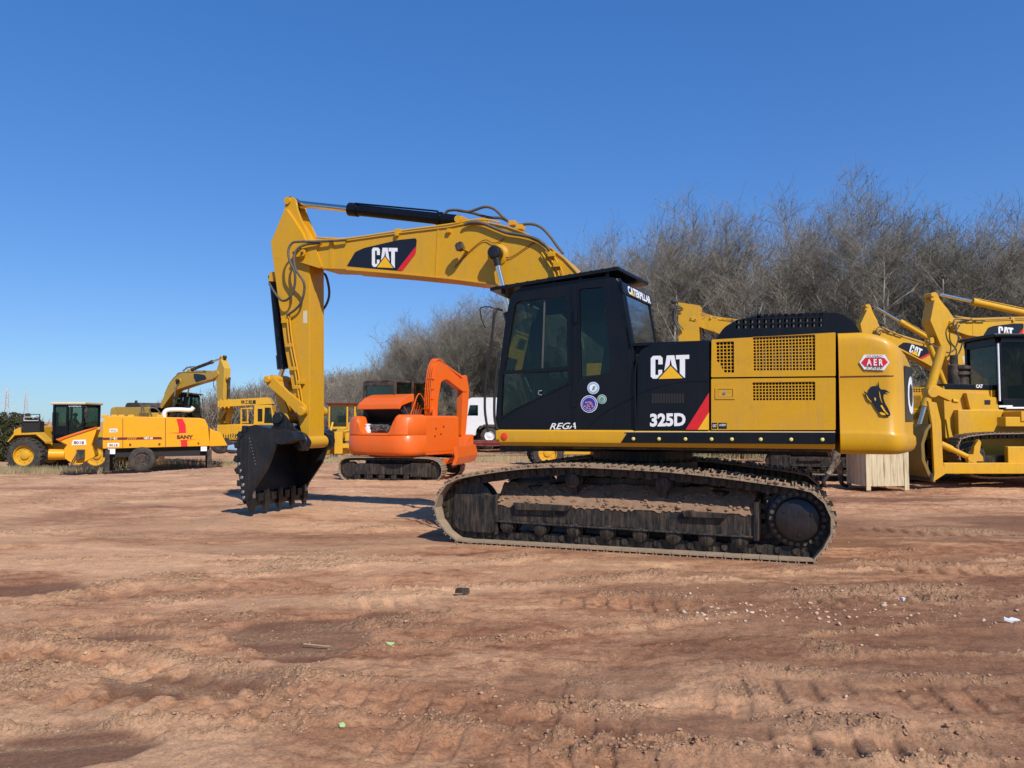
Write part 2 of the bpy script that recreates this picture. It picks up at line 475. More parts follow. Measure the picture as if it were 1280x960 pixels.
def groove(x, y):
    g = np.zeros_like(x)
    for (p, q, w) in RIDGES:
        L = math.hypot(q[0] - p[0], q[1] - p[1]); tx, ty = (q[0] - p[0]) / L, (q[1] - p[1]) / L
        s = (x - p[0]) * tx + (y - p[1]) * ty; d = -(x - p[0]) * ty + (y - p[1]) * tx + .12 * (fbm(s * 1.2, y * 0, 2, 33) - .5)
        m = sst(-.2, .4, s) * (1 - sst(L - .5, L + .2, s))
        lug = .62 + .38 * np.clip(np.sin(s * 2 * pi / .19 + d * 6) * 4, -1, 1) * sst(.3, .55, fbm(s * 1.1, d * 0 + 3, 2, 37))
        g = np.minimum(g, -.042 * np.exp(-((d + .30) / .17) ** 4) * m * lug)
    return g
def gheight(x, y, fine=True):
    x = np.asarray(x, float); y = np.asarray(y, float)
    z = gbase(x, y)
    near = 1 - sst(40, 90, y)
    c = crumble(x, y); dm = dampf(x, y)
    fl = (fbm(x * .5, y * .8, 4, 2) - .5) * .07 + (fbm(x * 1.7, y * 3.4, 4, 3) - .5) * .045
    fl = fl - dm * .022
    cr = c * (1 - .7 * dm) * (.006 + .085 * fbm(x * 15, y * 17, 4, 12, .72) ** 1.6)
    mic = (fbm(x * 15, y * 19, 4, 20, .7) - .5) * .030 * (1 - .85 * dm)
    # shallow ruts
    xr = x * cos(RUTDIR) - y * sin(RUTDIR); yr = x * sin(RUTDIR) + y * cos(RUTDIR)
    ru = np.abs(vnoise(xr * .12, yr * 1.9, 61) - .5) * 2
    fl = fl - .035 * np.exp(-(ru / .16) ** 2) * vnoise(xr * .3, yr * .5, 62)
    h = fl + cr + mic
    # pressed flat under the machine's tracks
    ox, oy = E.o.x, E.o.y; ca, sa = cos(-E.h), sin(-E.h)
    u = (x - ox) * ca - (y - oy) * sa; v = (x - ox) * sa + (y - oy) * ca
    dd = np.maximum(np.abs(u) - 2.1, np.abs(np.abs(v) - 1.3) - .32)
    k = sst(0, .45, dd)
    h = h * k - .004 * (1 - k)
    bu = np.hypot(u - 5.9, v * .6); kb = sst(.5, 1.1, bu); h = h * kb + (1 - kb) * (.055 + h * .35)
    return z + (h + groove(x, y) * k) * near
def rows():
    r = list(np.linspace(-14, 2.0, 14))
    y = 2.0
    while y < 3.2: y *= 1.01; r.append(y)
    while y < 62: y *= 1.0046; r.append(y)
    while y < 4500: y *= 1.14; r.append(y)
    return np.array(r)
RY = rows(); NC = 1150
T = np.linspace(-1, 1, NC)
HW = np.where(RY < 2, 7.84 + (2 - RY) * .2, 0) + np.where(RY >= 2, .82 * RY + 6.2, 0)
# denser columns in the middle of the frame
TT = np.sign(T) * (np.abs(T) * .72 + .28 * np.abs(T) ** 3)
X = TT[None, :] * HW[:, None] + 0 * RY[:, None]; Y = np.repeat(RY[:, None], NC, 1)
Z = gheight(X, Y)
CR = crumble(X, Y); DM = dampf(X, Y)
DU = sst(.42, .62, fbm(X * .45, Y * 1.1, 5, 101, .6))
LFT = sst(-1.5, 3.5, -X + .25 * Y - 2) * sst(7.0, 10.5, Y)
RGT = sst(-1.0, 3.0, X) * (1 - sst(9, 15, Y))
DU = np.clip(DU * (1 - .55 * RGT) + .55 * LFT * fbm(X * .8, Y * 1.6, 4, 131), 0, 1)
DM = np.clip(np.maximum(DM * (1 - .75 * LFT), RGT * .75 * sst(.40, .56, fbm(X * .35, Y * 1.9, 5, 141, .6))), 0, 1)
DM = DM * (1 - .55 * CR)
nr, ncol = X.shape
me = bpy.data.meshes.new('ground')
co = np.stack([X, Y, Z], -1).reshape(-1, 3)
idx = np.arange(nr * ncol).reshape(nr, ncol)
q = np.stack([idx[:-1, :-1], idx[:-1, 1:], idx[1:, 1:], idx[1:, :-1]], -1).reshape(-1, 4)
me.vertices.add(len(co)); me.vertices.foreach_set('co', co.ravel().astype(np.float32))
me.loops.add(q.size); me.loops.foreach_set('vertex_index', q.ravel().astype(np.int32))
me.polygons.add(len(q)); me.polygons.foreach_set('loop_start', np.arange(0, q.size, 4, dtype=np.int32)); me.polygons.foreach_set('loop_total', np.full(len(q), 4, np.int32))
me.update(); me.validate()
at = me.attributes.new('soil', 'FLOAT_VECTOR', 'POINT')
at.data.foreach_set('vector', np.stack([CR, DM, DU], -1).reshape(-1).astype(np.float32))
me.polygons.foreach_set('use_smooth', np.ones(len(q), bool))
gr_o = bpy.data.objects.new('ground', me); COL.objects.link(gr_o); gr_o['kind'] = 'structure'

m, nt, p = newmat('red_soil')
A = N(nt, 'ShaderNodeAttribute'); A.attribute_name = 'soil'
sp_x = N(nt, 'ShaderNodeSeparateXYZ'); nt.links.new(A.outputs['Vector'], sp_x.inputs[0])
g = N(nt, 'ShaderNodeNewGeometry')
mp = N(nt, 'ShaderNodeMapping'); nt.links.new(g.outputs['Position'], mp.inputs[0]); mp.inputs['Scale'].default_value = (.8, 1.5, 1); mp.inputs['Rotation'].default_value = (0, 0, R(9))
n1 = N(nt, 'ShaderNodeTexNoise', Scale=.55, Detail=9.0, Roughness=.66); nt.links.new(mp.outputs[0], n1.inputs['Vector'])
n2 = N(nt, 'ShaderNodeTexNoise', Scale=7.0, Detail=9.0, Roughness=.72); nt.links.new(mp.outputs[0], n2.inputs['Vector'])
n3 = N(nt, 'ShaderNodeTexNoise', Scale=60.0, Detail=8.0, Roughness=.8); nt.links.new(g.outputs['Position'], n3.inputs['Vector'])
c1 = ramp(nt, n1.outputs[0], [(.34, (.22, .098, .052)), (.46, (.39, .188, .098)), (.56, (.52, .28, .150)), (.68, (.66, .39, .215))])
c2 = ramp(nt, n2.outputs[0], [(.36, (.55, .48, .45)), (.50, (.98, .98, .98)), (.66, (1.18, 1.17, 1.15))])
c3 = mixc(nt, 1.0, c1.outputs[0], c2.outputs[0], 'MULTIPLY')
c4 = mixc(nt, sp_x.outputs[2], c3, (.43, .27, .185)); 
dmx = N(nt, 'ShaderNodeMath', operation='MULTIPLY'); nt.links.new(sp_x.outputs[2], dmx.inputs[0]); dmx.inputs[1].default_value = .55
c4 = mixc(nt, dmx.outputs[0], c3, (.66, .395, .225))
dk = N(nt, 'ShaderNodeMath', operation='MULTIPLY'); nt.links.new(sp_x.outputs[1], dk.inputs[0]); dk.inputs[1].default_value = .86
c5 = mixc(nt, dk.outputs[0], c4, (.165, .078, .046))
n4 = N(nt, 'ShaderNodeTexNoise', Scale=22.0, Detail=5.0, Roughness=.8); nt.links.new(g.outputs['Position'], n4.inputs['Vector'])
spk = ramp(nt, n4.outputs[0], [(.56, (0, 0, 0)), (.64, (.6, .6, .6))])
crm = N(nt, 'ShaderNodeMath', operation='MULTIPLY'); crb = N(nt, 'ShaderNodeMath', operation='MAXIMUM'); crb.inputs[1].default_value = .28; nt.links.new(sp_x.outputs[0], crb.inputs[0]); nt.links.new(crb.outputs[0], crm.inputs[0]); nt.links.new(spk.outputs[0], crm.inputs[1])
c6 = mixc(nt, crm.outputs[0], c5, (.66, .45, .30))
c7 = ramp(nt, n3.outputs[0], [(.34, (.55, .52, .50)), (.50, (1, 1, 1)), (.66, (1.22, 1.2, 1.18))])
c8 = mixc(nt, 1.0, c6, c7.outputs[0], 'MULTIPLY')
crx = N(nt, 'ShaderNodeMath', operation='MULTIPLY'); nt.links.new(sp_x.outputs[0], crx.inputs[0]); crx.inputs[1].default_value = .42
c9 = mixc(nt, crx.outputs[0], c8, (.60, .37, .22))
nt.links.new(c9, p.inputs['Base Color'])
p.inputs['Roughness'].default_value = .95
p.inputs['Specular IOR Level'].default_value = .15
vo = N(nt, 'ShaderNodeTexVoronoi', Scale=26.0); wv = N(nt, 'ShaderNodeVectorMath', operation='MULTIPLY_ADD'); nt.links.new(n2.outputs['Color'], wv.inputs[0]); wv.inputs[1].default_value = (.06, .06, .06); nt.links.new(g.outputs['Position'], wv.inputs[2]); nt.links.new(wv.outputs[0], vo.inputs['Vector'])
vo2 = N(nt, 'ShaderNodeTexVoronoi', Scale=70.0); nt.links.new(wv.outputs[0], vo2.inputs['Vector'])
va = N(nt, 'ShaderNodeMath', operation='MULTIPLY_ADD'); nt.links.new(vo2.outputs['Distance'], va.inputs[0]); va.inputs[1].default_value = .45; nt.links.new(vo.outputs['Distance'], va.inputs[2])
vi = N(nt, 'ShaderNodeMath', operation='SUBTRACT'); vi.inputs[0].default_value = 1.0; nt.links.new(va.outputs[0], vi.inputs[1])
cm = N(nt, 'ShaderNodeMath', operation='MULTIPLY_ADD'); nt.links.new(sp_x.outputs[0], cm.inputs[0]); cm.inputs[1].default_value = .95; cm.inputs[2].default_value = .08
cm2 = N(nt, 'ShaderNodeMath', operation='MINIMUM'); nt.links.new(cm.outputs[0], cm2.inputs[0]); cm2.inputs[1].default_value = 1.0
b0 = N(nt, 'ShaderNodeBump', Distance=.05); nt.links.new(vi.outputs[0], b0.inputs['Height']); nt.links.new(cm2.outputs[0], b0.inputs['Strength'])
b1 = N(nt, 'ShaderNodeBump', Strength=.55, Distance=.03); nt.links.new(n2.outputs[0], b1.inputs['Height']); nt.links.new(b0.outputs[0], b1.inputs['Normal'])
b2 = N(nt, 'ShaderNodeBump', Strength=.9, Distance=.012); nt.links.new(n3.outputs[0], b2.inputs['Height']); nt.links.new(b1.outputs[0], b2.inputs['Normal'])
nt.links.new(b2.outputs[0], p.inputs['Normal'])
me.materials.append(m)

# loose clods and stones lying on the soil (nobody could count them)
def scatter_rocks(name, n, seed, mat, smin, smax, region, weight, pw=2.2):
    rs = np.random.RandomState(seed)
    bmm = bmesh.new(); bmesh.ops.create_icosphere(bmm, subdivisions=1, radius=1); bv = np.array([v.co[:] for v in bmm.verts]); bf = np.array([[v.index for v in f.verts] for f in bmm.faces]); bmm.free()
    xs = []; ys = []
    while sum(len(a) for a in xs) < n:
        t = rs.rand(60000); y = region[0] * (region[1] / region[0]) ** t; x = (rs.rand(60000) * 2 - 1) * (.72 * y + 1.5)
        w = weight(x, y); k = rs.rand(60000) < w; xs.append(x[k]); ys.append(y[k])
    x = np.concatenate(xs)[:n]; y = np.concatenate(ys)[:n]
    s = smin + (smax - smin) * rs.rand(n) ** pw
    z = gheight(x, y)
    vs = bv[None] * (1 + .9 * (rs.rand(n, len(bv), 1) - .5)) * (s[:, None, None] * np.stack([.7 + .8 * rs.rand(n), .7 + .8 * rs.rand(n), .45 + .4 * rs.rand(n)], -1)[:, None, :])
    a = rs.rand(n) * 6.28; ca, sa = np.cos(a)[:, None], np.sin(a)[:, None]
    vx = vs[..., 0] * ca - vs[..., 1] * sa; vy = vs[..., 0] * sa + vs[..., 1] * ca
    vv = np.stack([vx + x[:, None], vy + y[:, None], vs[..., 2] + (z + s * .22)[:, None]], -1).reshape(-1, 3)
    ff = (bf[None] + (np.arange(n) * len(bv))[:, None, None]).reshape(-1, 3)
    me = bpy.data.meshes.new(name); me.vertices.add(len(vv)); me.vertices.foreach_set('co', vv.ravel().astype(np.float32))
    me.loops.add(ff.size); me.loops.foreach_set('vertex_index', ff.ravel().astype(np.int32)); me.polygons.add(len(ff))
    me.polygons.foreach_set('loop_start', np.arange(0, ff.size, 3, dtype=np.int32)); me.polygons.foreach_set('loop_total', np.full(len(ff), 3, np.int32)); me.update()
    me.materials.append(mat); o = bpy.data.objects.new(name, me); COL.objects.link(o); return o
def soilmat(name, lo, hi):
    m, nt, p = newmat(name)
    g = N(nt, 'ShaderNodeNewGeometry'); n1 = N(nt, 'ShaderNodeTexNoise', Scale=3.0, Detail=6.0, Roughness=.7); nt.links.new(g.outputs['Position'], n1.inputs['Vector'])
    r_ = ramp(nt, n1.outputs[0], [(.35, lo), (.65, hi)]); nt.links.new(r_.outputs[0], p.inputs['Base Color'])
    n2 = N(nt, 'ShaderNodeTexNoise', Scale=60.0, Detail=4.0); nt.links.new(g.outputs['Position'], n2.inputs['Vector'])
    b = N(nt, 'ShaderNodeBump', Strength=.8, Distance=.01); nt.links.new(n2.outputs[0], b.inputs['Height']); nt.links.new(b.outputs[0], p.inputs['Normal'])
    p.inputs['Roughness'].default_value = .95; p.inputs['Specular IOR Level'].default_value = .15
    return m
def free(x, y):
    ox, oy = E.o.x, E.o.y; ca, sa = cos(-E.h), sin(-E.h)
    u = (x - ox) * ca - (y - oy) * sa; v = (x - ox) * sa + (y - oy) * ca
    return ~((np.abs(u) < 2.5) & (np.abs(v) < 1.68)) & (np.hypot(u - 6.0, v * .7) > .75)
o = scatter_rocks('soil_clods', 15000, 1, soilmat('clod_soil', (.27, .135, .080), (.52, .31, .185)), .002, .012, (2.6, 30), lambda x, y: (crumble(x, y) ** 1.3 + .008) * (1 - .8 * dampf(x, y)) * free(x, y), 3.2)
tag(o, 'crumbled red soil clods lying along the ruts', 'soil', kind='stuff')
lx, ly = px2g(1010, 765)
o = scatter_rocks('gravel', 420, 2, soilmat('pale_stone', (.42, .28, .18), (.66, .50, .36)), .004, .019, (4, 26),
                  lambda x, y: (.004 + .9 * np.exp(-(((x - lx) / 1.1) ** 2 + ((y - ly) / .35) ** 2)) + .25 * np.exp(-(((x - 11) / 2.5) ** 2 + ((y - 16.2) / .6) ** 2))) * free(x, y), 2.5)
tag(o, 'pale stones and gravel strewn on the soil', 'gravel', kind='stuff')
# ================================================================ bare woods
def barkmat(name, lo, hi):
    m, nt, p = newmat(name)
    oi = N(nt, 'ShaderNodeObjectInfo'); g = N(nt, 'ShaderNodeNewGeometry')
    n1 = N(nt, 'ShaderNodeTexNoise', Scale=1.3, Detail=5.0); nt.links.new(g.outputs['Position'], n1.inputs['Vector'])
    r_ = ramp(nt, n1.outputs[0], [(.33, lo), (.68, hi)])
    r2 = ramp(nt, oi.outputs['Random'], [(0, (.80, .82, .80)), (.5, (1, .98, .95)), (1, (1.18, 1.12, 1.08))])
    nt.links.new(mixc(nt, 1.0, r_.outputs[0], r2.outputs[0], 'MULTIPLY'), p.inputs['Base Color'])
    p.inputs['Roughness'].default_value = .9; p.inputs['Specular IOR Level'].default_value = .2
    return m
M['bark'] = barkmat('grey_bark', (.12, .10, .08), (.56, .52, .44))
M['twig'] = barkmat('twig_bark', (.155, .135, .105), (.325, .295, .245))
M['leaf'] = barkmat('dry_olive_leaf', (.10, .085, .03), (.19, .16, .06))
M['evergreen'] = barkmat('evergreen_leaf', (.030, .036, .016), (.085, .085, .036))
M['drygrass'] = barkmat('dry_grass', (.30, .24, .13), (.50, .42, .25))

def seg_mesh(name, segs, mat, parent=None, leaves=None, lmat=None, sides=3):
    """segs: array of (p0,p1,r0,r1)"""
    S = np.array([[*a, *b, c, d] for a, b, c, d in segs]); n = len(S)
    p0 = S[:, :3]; p1 = S[:, 3:6]; d = p1 - p0; d /= np.linalg.norm(d, axis=1)[:, None] + 1e-9
    ref = np.where(np.abs(d[:, 2:3]) > .9, np.array([[1., 0, 0]]), np.array([[0, 0, 1.]]))
    a = np.cross(d, ref); a /= np.linalg.norm(a, axis=1)[:, None]; b = np.cross(d, a)
    vs = []
    for P, r in ((p0, S[:, 6]), (p1, S[:, 7])):
        for k in range(sides):
            t = 2 * pi * k / sides; vs.append(P + (a * cos(t) + b * sin(t)) * r[:, None])
    vv = np.stack(vs, 1).reshape(-1, 3)
    f = np.array([[k, (k + 1) % sides, sides + (k + 1) % sides, sides + k] for k in range(sides)])
    ff = (f[None] + (np.arange(n) * 2 * sides)[:, None, None]).reshape(-1, 4)
    mi = np.zeros(len(ff), np.int32)
    if leaves is not None and len(leaves):
        L = np.array(leaves); base = len(vv); rs = np.random.RandomState(1)
        A = rs.normal(size=(len(L), 3)); A /= np.linalg.norm(A, axis=1)[:, None]; B = np.cross(A, rs.normal(size=(len(L), 3))); B /= np.linalg.norm(B, axis=1)[:, None]
        s = L[:, 3:4]
        q = np.stack([L[:, :3] - A * s, L[:, :3] + B * s * .5, L[:, :3] + A * s, L[:, :3] - B * s * .5], 1).reshape(-1, 3)
        vv = np.concatenate([vv, q]); lf = (np.arange(4)[None] + (np.arange(len(L)) * 4)[:, None]) + base
        ff = np.concatenate([ff, lf]); mi = np.concatenate([mi, np.ones(len(L), np.int32)])
    me = bpy.data.meshes.new(name); me.vertices.add(len(vv)); me.vertices.foreach_set('co', vv.ravel().astype(np.float32))
    me.loops.add(ff.size); me.loops.foreach_set('vertex_index', ff.ravel().astype(np.int32)); me.polygons.add(len(ff))
    me.polygons.foreach_set('loop_start', np.arange(0, ff.size, 4, dtype=np.int32)); me.polygons.foreach_set('loop_total', np.full(len(ff), 4, np.int32)); me.update()
    me.materials.append(M[mat]); 
    if lmat: me.materials.append(M[lmat])
    me.polygons.foreach_set('material_index', mi)
    o = bpy.data.objects.new(name, me); COL.objects.link(o)
    if parent: o.parent = parent
    return o

def grow(seed, H, stems=3, spread=.35, dens=1.0, leaf=0.0, lean=.12, low=.22, twr=.0068):
    rn = random.Random(seed); trunk = []; twigs = []; leaves = []
    def unit(v): L = math.sqrt(sum(c * c for c in v)) or 1; return tuple(c / L for c in v)
    def branch(p, d, L, r, lvl):
        n = {0: 9, 1: 6, 2: 4, 3: 3}[lvl]
        st = L / n; q = p
        for i in range(n):
            t = (i + 1) / n
            wob = {0: .13, 1: .20, 2: .26, 3: .3}[lvl]
            d = unit((d[0] + rn.gauss(0, wob), d[1] + rn.gauss(0, wob), d[2] + rn.gauss(0, wob * .6) + (.10 if lvl < 3 else .04)))
            q2 = (q[0] + d[0] * st, q[1] + d[1] * st, q[2] + d[2] * st)
            ra = max(r * (1 - (i / n) * .8), twr * .7); rb = max(r * (1 - t * .8), twr * .6)
            (trunk if lvl < 2 else twigs).append((q, q2, ra, rb))
            if lvl < 3:
                if lvl == 0 and t < low: q = q2; continue
                k = {0: 2.3, 1: 2.5, 2: 2.1}[lvl] * dens
                k = int(k) + (rn.random() < k - int(k))
                for _ in range(k):
                    a = rn.uniform(0, 2 * pi); tilt = rn.uniform(.35, .95)
                    o = unit((cos(a), sin(a), rn.uniform(-.1, .6)))
                    nd = unit(tuple(d[j] * (1 - tilt * .6) + o[j] * tilt for j in range(3)))
                    s = rn.random(); qq = tuple(q[j] + (q2[j] - q[j]) * s for j in range(3))
                    nl = L * {0: rn.uniform(.26, .44) * (.62 + .42 * t), 1: rn.uniform(.35, .6) * (1.1 - .4 * t), 2: rn.uniform(.45, .8)}[lvl]
                    branch(qq, nd, nl, max(rb * {0: .45, 1: .5, 2: .6}[lvl], twr), lvl + 1)
            if lvl == 3 and leaf and rn.random() < leaf: leaves.append((*q2, rn.uniform(.03, .06)))
            q = q2
    for s in range(stems):
        a = rn.uniform(0, 2 * pi); l = rn.uniform(.2, 1) * spread if stems > 1 else rn.uniform(0, lean)
        d = unit((cos(a) * l, sin(a) * l, 1)); b = (cos(a) * .15 * (stems > 1), sin(a) * .15 * (stems > 1), -.15)
        branch(b, d, H * rn.uniform(.74, .90), H * rn.uniform(.010, .018), 0)
    return trunk, twigs, leaves

def make_tree(seed, H, name='bare_tree', **kw):
    tr, tw, lv = grow(seed, H, **kw)
    e = bpy.data.objects.new(name, None); COL.objects.link(e)
    seg_mesh('trunk', tr, 'bark', e, sides=5); seg_mesh('crown', tw, 'twig', e, lv, 'leaf')
    return e, len(tw)
PROTO = []
cfg = [(11, 9.5, dict(stems=3, dens=1.0, leaf=.02)), (12, 10.0, dict(stems=2, dens=1.05, leaf=.0)), (13, 9.0, dict(stems=4, spread=.5, dens=.9, leaf=.05)), (14, 10.5, dict(stems=1, dens=1.25, lean=.2)),
       (15, 9.0, dict(stems=3, spread=.45, dens=.95, leaf=.12)), (16, 8.5, dict(stems=5, spread=.55, dens=.75, leaf=.02)), (17, 10.0, dict(stems=2, spread=.3, dens=1.1, leaf=.03))]
for s, H, kw in cfg:
    e, n_ = make_tree(s, H, **kw); PROTO.append((e, H, False))
SHR = []
for s, H, kw in ((31, 3.2, dict(stems=7, spread=.9, dens=.75, leaf=.10, low=.05, twr=.005)), (32, 2.6, dict(stems=8, spread=1.1, dens=.75, leaf=.02, low=.05, twr=.005))):
    e, n_ = make_tree(s, H, 'bare_shrub', **kw); SHR.append((e, H, False))
used = set()
def place(protos, k, x, y, H, label, cat, group, sink=0):
    e, h0, _ = protos[k]
    s = H / h0
    if e.name not in used: used.add(e.name); o = e
    else:
        o = e.copy(); COL.objects.link(o)
        for ch in e.children: c = ch.copy(); COL.objects.link(c); c.parent = o
    o.location = (x, y, float(gbase(x, y)) - sink); o.rotation_euler = (0, 0, (x * 7.3 + y * 3.1) % 6.28); o.scale = (s, s, s)
    return tag(o, label, cat, group)
rn = random.Random(77)
# skyline of the wood: (px, py) of its top in the photograph, at the distance of its front row
SKY = [(420, 478, 70), (440, 465, 66), (460, 445, 62), (480, 420, 60), (505, 405, 56), (530, 395, 54), (560, 385, 56), (590, 378, 55), (615, 372, 55), (650, 350, 56), (690, 320, 52), (720, 298, 46), (760, 285, 40), (800, 275, 37), (830, 258, 36), (870, 245, 35),
       (920, 240, 34), (950, 246, 34), (985, 255, 33), (1010, 248, 33), (1050, 228, 32), (1100, 220, 32), (1140, 232, 32), (1180, 250, 31), (1210, 252, 31), (1240, 240, 31), (1280, 228, 31), (1340, 225, 31), (1420, 230, 31), (1500, 240, 31), (1760, 250, 32)]
def skyh(px, d):
    for (a, ya, da), (b, yb, db) in zip(SKY, SKY[1:]):
        if a <= px <= b:
            t = (px - a) / (b - a); y = ya + (yb - ya) * t; dd = da + (db - da) * t; return (527 - y) / FPX * dd + CAM_H, dd
    return None
for row, (dy, spc, hk) in enumerate(((0, 2.9, .90), (3.2, 3.0, 1.0), (7.5, 3.3, 1.07), (12.5, 4.2, 1.15))):
    px = 421.0
    while px < 1740:
        r = skyh(px, 0)
        if r is None: break
        h, d = r; d = d + dy + rn.uniform(-.8, .8); x = (px - 640) / FPX * d
        hh = (h - CAM_H) / (d - dy) * d * 1.0 + CAM_H if row else h
        hh = h * hk * rn.uniform(.90, 1.0) * (.99 if px < 640 else .92 if px < 1150 else .93)
        zone = 'left' if px < 600 else 'mid' if px < 900 else 'right'
        lab, grp = {'left': ('bare tree in the low farther wood rising left of the black cab', 'trees of the farther wood'),
                    'mid': ('bare grey tree in the wood rising behind the black cab', 'trees of the wood behind the cab'),
                    'right': ('tall bare tree in the wood at the right behind the diggers', 'tall trees of the right hand wood')}[zone]
        place(PROTO, rn.randrange(len(PROTO)), x, d, hh, lab, 'tree', grp)
        px += spc / d * FPX * rn.uniform(.75, 1.25) * (.72 if px < 640 else 1)
for row, (dy, spc) in enumerate(((-2.2, 1.9), (-.6, 2.2), (2.0, 3.0))):
    px = 425.0
    while px < 1600:
        h, d = skyh(px, 0); d += dy + rn.uniform(-.6, .6)
        place(SHR, rn.randrange(2), (px - 640) / FPX * d, d, rn.uniform(2.6, 4.2), 'leafless brown shrub in the undergrowth at the foot of the wood', 'shrub', 'undergrowth shrubs of the wood')
        px += spc / d * FPX * rn.uniform(.8, 1.2)
# far wooded rise on the left, too far to tell trees apart
def massmesh(name, pts, n, seed, mat, lmat=None):
    rs = random.Random(seed); tw = []
    for _ in range(n):
        t = rs.random() * (len(pts) - 1); i = int(t); f = t - i
        a, b = pts[i], pts[i + 1]; px = a[0] + (b[0] - a[0]) * f; py = a[1] + (b[1] - a[1]) * f; dd = a[2] + (b[2] - a[2]) * f
        dep = rs.random() ** .8 * 45; d = dd + dep; x = (px - 640) / FPX * dd + rs.uniform(-2, 2)
        top = (527 - py) / FPX * dd + CAM_H
        clump = .80 + .25 * float(vnoise(np.array(x * .22), np.array(d * .22), 5)) + .12 * float(vnoise(np.array(x * .9), np.array(d * .9), 6))
        z = top * clump * (rs.random() ** .35)
        L = rs.uniform(.7, 2.2); ang = rs.gauss(0, .5), rs.gauss(0, .5)
        q = (x + ang[0] * L, d + ang[1] * L, z + L * .6)
        tw.append(((x, d, z - L * .5 - .8), q, .05, .02))
        for _k in range(3):
            s = rs.random(); m0 = tuple((x, d, z - .5)[j] * (1 - s) + q[j] * s for j in range(3))
            tw.append((m0, (m0[0] + rs.gauss(0, .6), m0[1] + rs.gauss(0, .5), m0[2] + rs.uniform(.2, 1.1)), .025, .012))
    return seg_mesh(name, tw, mat)
FAR = [(180, 512, 120), (255, 495, 120), (280, 486, 120), (310, 484, 118), (340, 478, 115), (375, 474, 110), (410, 474, 105), (440, 470, 95), (480, 455, 95)]
o = massmesh('far_woodland', FAR, 15000, 8, 'twig'); tag(o, 'distant leafless woodland on the rise to the left', 'woodland', kind='stuff')
FAR2 = [(-140, 515, 150), (40, 524, 170), (200, 522, 170)]
# ================================================================ main excavator
E = Frame(1.76, 10.40, 0.0, 160)
def ptpath(fr, pts, v):
    if not isinstance(v, (list, tuple)): v = [v] * len(pts)
    return [fr.P(a, b, w) for (a, b), w in zip(pts, v)]

def resample(pts, step):
    """closed loop resampled at about step; returns points, tangents"""
    P = [Vector(p) for p in pts]; P.append(P[0])
    L = [0]
    for a, b in zip(P, P[1:]): L.append(L[-1] + (b - a).length)
    n = round(L[-1] / step); out = []
    for k in range(n):
        d = L[-1] * k / n; i = max(j for j in range(len(L)) if L[j] <= d); i = min(i, len(P) - 2)
        t = (d - L[i]) / (L[i + 1] - L[i]); out.append(P[i].lerp(P[i + 1], t))
    return out

def smooth_loop(pts, k=5):
    P = [Vector(p) for p in pts]; n = len(P); out = []
    for i in range(n):
        a, b, c, d = P[i - 1], P[i], P[(i + 1) % n], P[(i + 2) % n]
        for j in range(k):
            t = j / k
            out.append(.5 * (2 * b + (c - a) * t + (2 * a - 5 * b + 4 * c - d) * t * t + (3 * b - a - 3 * c + d) * t ** 3))
    return out

def track(root, loop, vin, vout, pitch=.19, thick=.02, grouser=.028, mats=('shoe', 'trackblack'), link=.11, sag=0, dirt=True, rnd=random.Random(3)):
    """loop: outer outline (u,z) of the shoes; closed, any direction"""
    pts = resample(smooth_loop(loop), pitch); n = len(pts)
    cu = sum(p.x for p in pts) / n; cz = sum(p.y for p in pts) / n
    shoes = MB(); chain = MB(); md = MB()
    for i in range(n):
        a = pts[i]; b = pts[(i + 1) % n]; mid = (a + b) / 2; t = (b - a).normalized(); nrm = Vector((t.y, -t.x))
        if nrm.dot(mid - Vector((cu, cz))) < 0: nrm = -nrm
        vm = (vin + vout) / 2; w = abs(vout - vin)
        c = mid - nrm * (grouser + thick / 2)
        r = Matrix(((t.x, 0, nrm.x), (0, 1, 0), (t.y, 0, nrm.y)))
        shoes.obox((c.x, vm, c.y), (pitch * .965, w, thick), r)
        for k in (-.43, -.03, .38):
            g = c + t * (pitch * k) + nrm * (thick / 2 + grouser / 2)
            shoes.obox((g.x, vm, g.y), (.014, w * .985, grouser), r)
        for s in (-1, 1):
            for k, q in ((0, 1), (.5, .82)):
                g = c + t * pitch * k - nrm * (thick / 2 + link / 2)
                chain.obox((g.x, vm + s * .085, g.y), (pitch * .62, .035, link * q), r)
        g = c + t * pitch * .5 - nrm * (thick / 2 + link * .55)
        chain.cyl((g.x, vm - .12, g.y), (g.x, vm + .12, g.y), link * .33, n=10)
        if dirt and nrm.y > .45:
            for q in range(9):
                g = c + t * pitch * rnd.uniform(-.5, .5) + nrm * (thick + rnd.uniform(-.004, .012))
                s = rnd.uniform(.012, .034)
                vv = rnd.choice((vin, vout, vout)) + rnd.uniform(-.10, .10) * 1
                vv = max(min(vin, vout) + .01, min(max(vin, vout) - .005, vv))
                md.lump((g.x, vv, g.y), (s * 1.8, s * 1.6, s * 1.3), rnd)
    t = shoes.build('track_shoes', mats[0], root, 0)
    chain.build('track_chain', mats[1], t, 0)
    if md.v: md.build('dirt_lumps', 'mud', t, sharp=70)
    return t

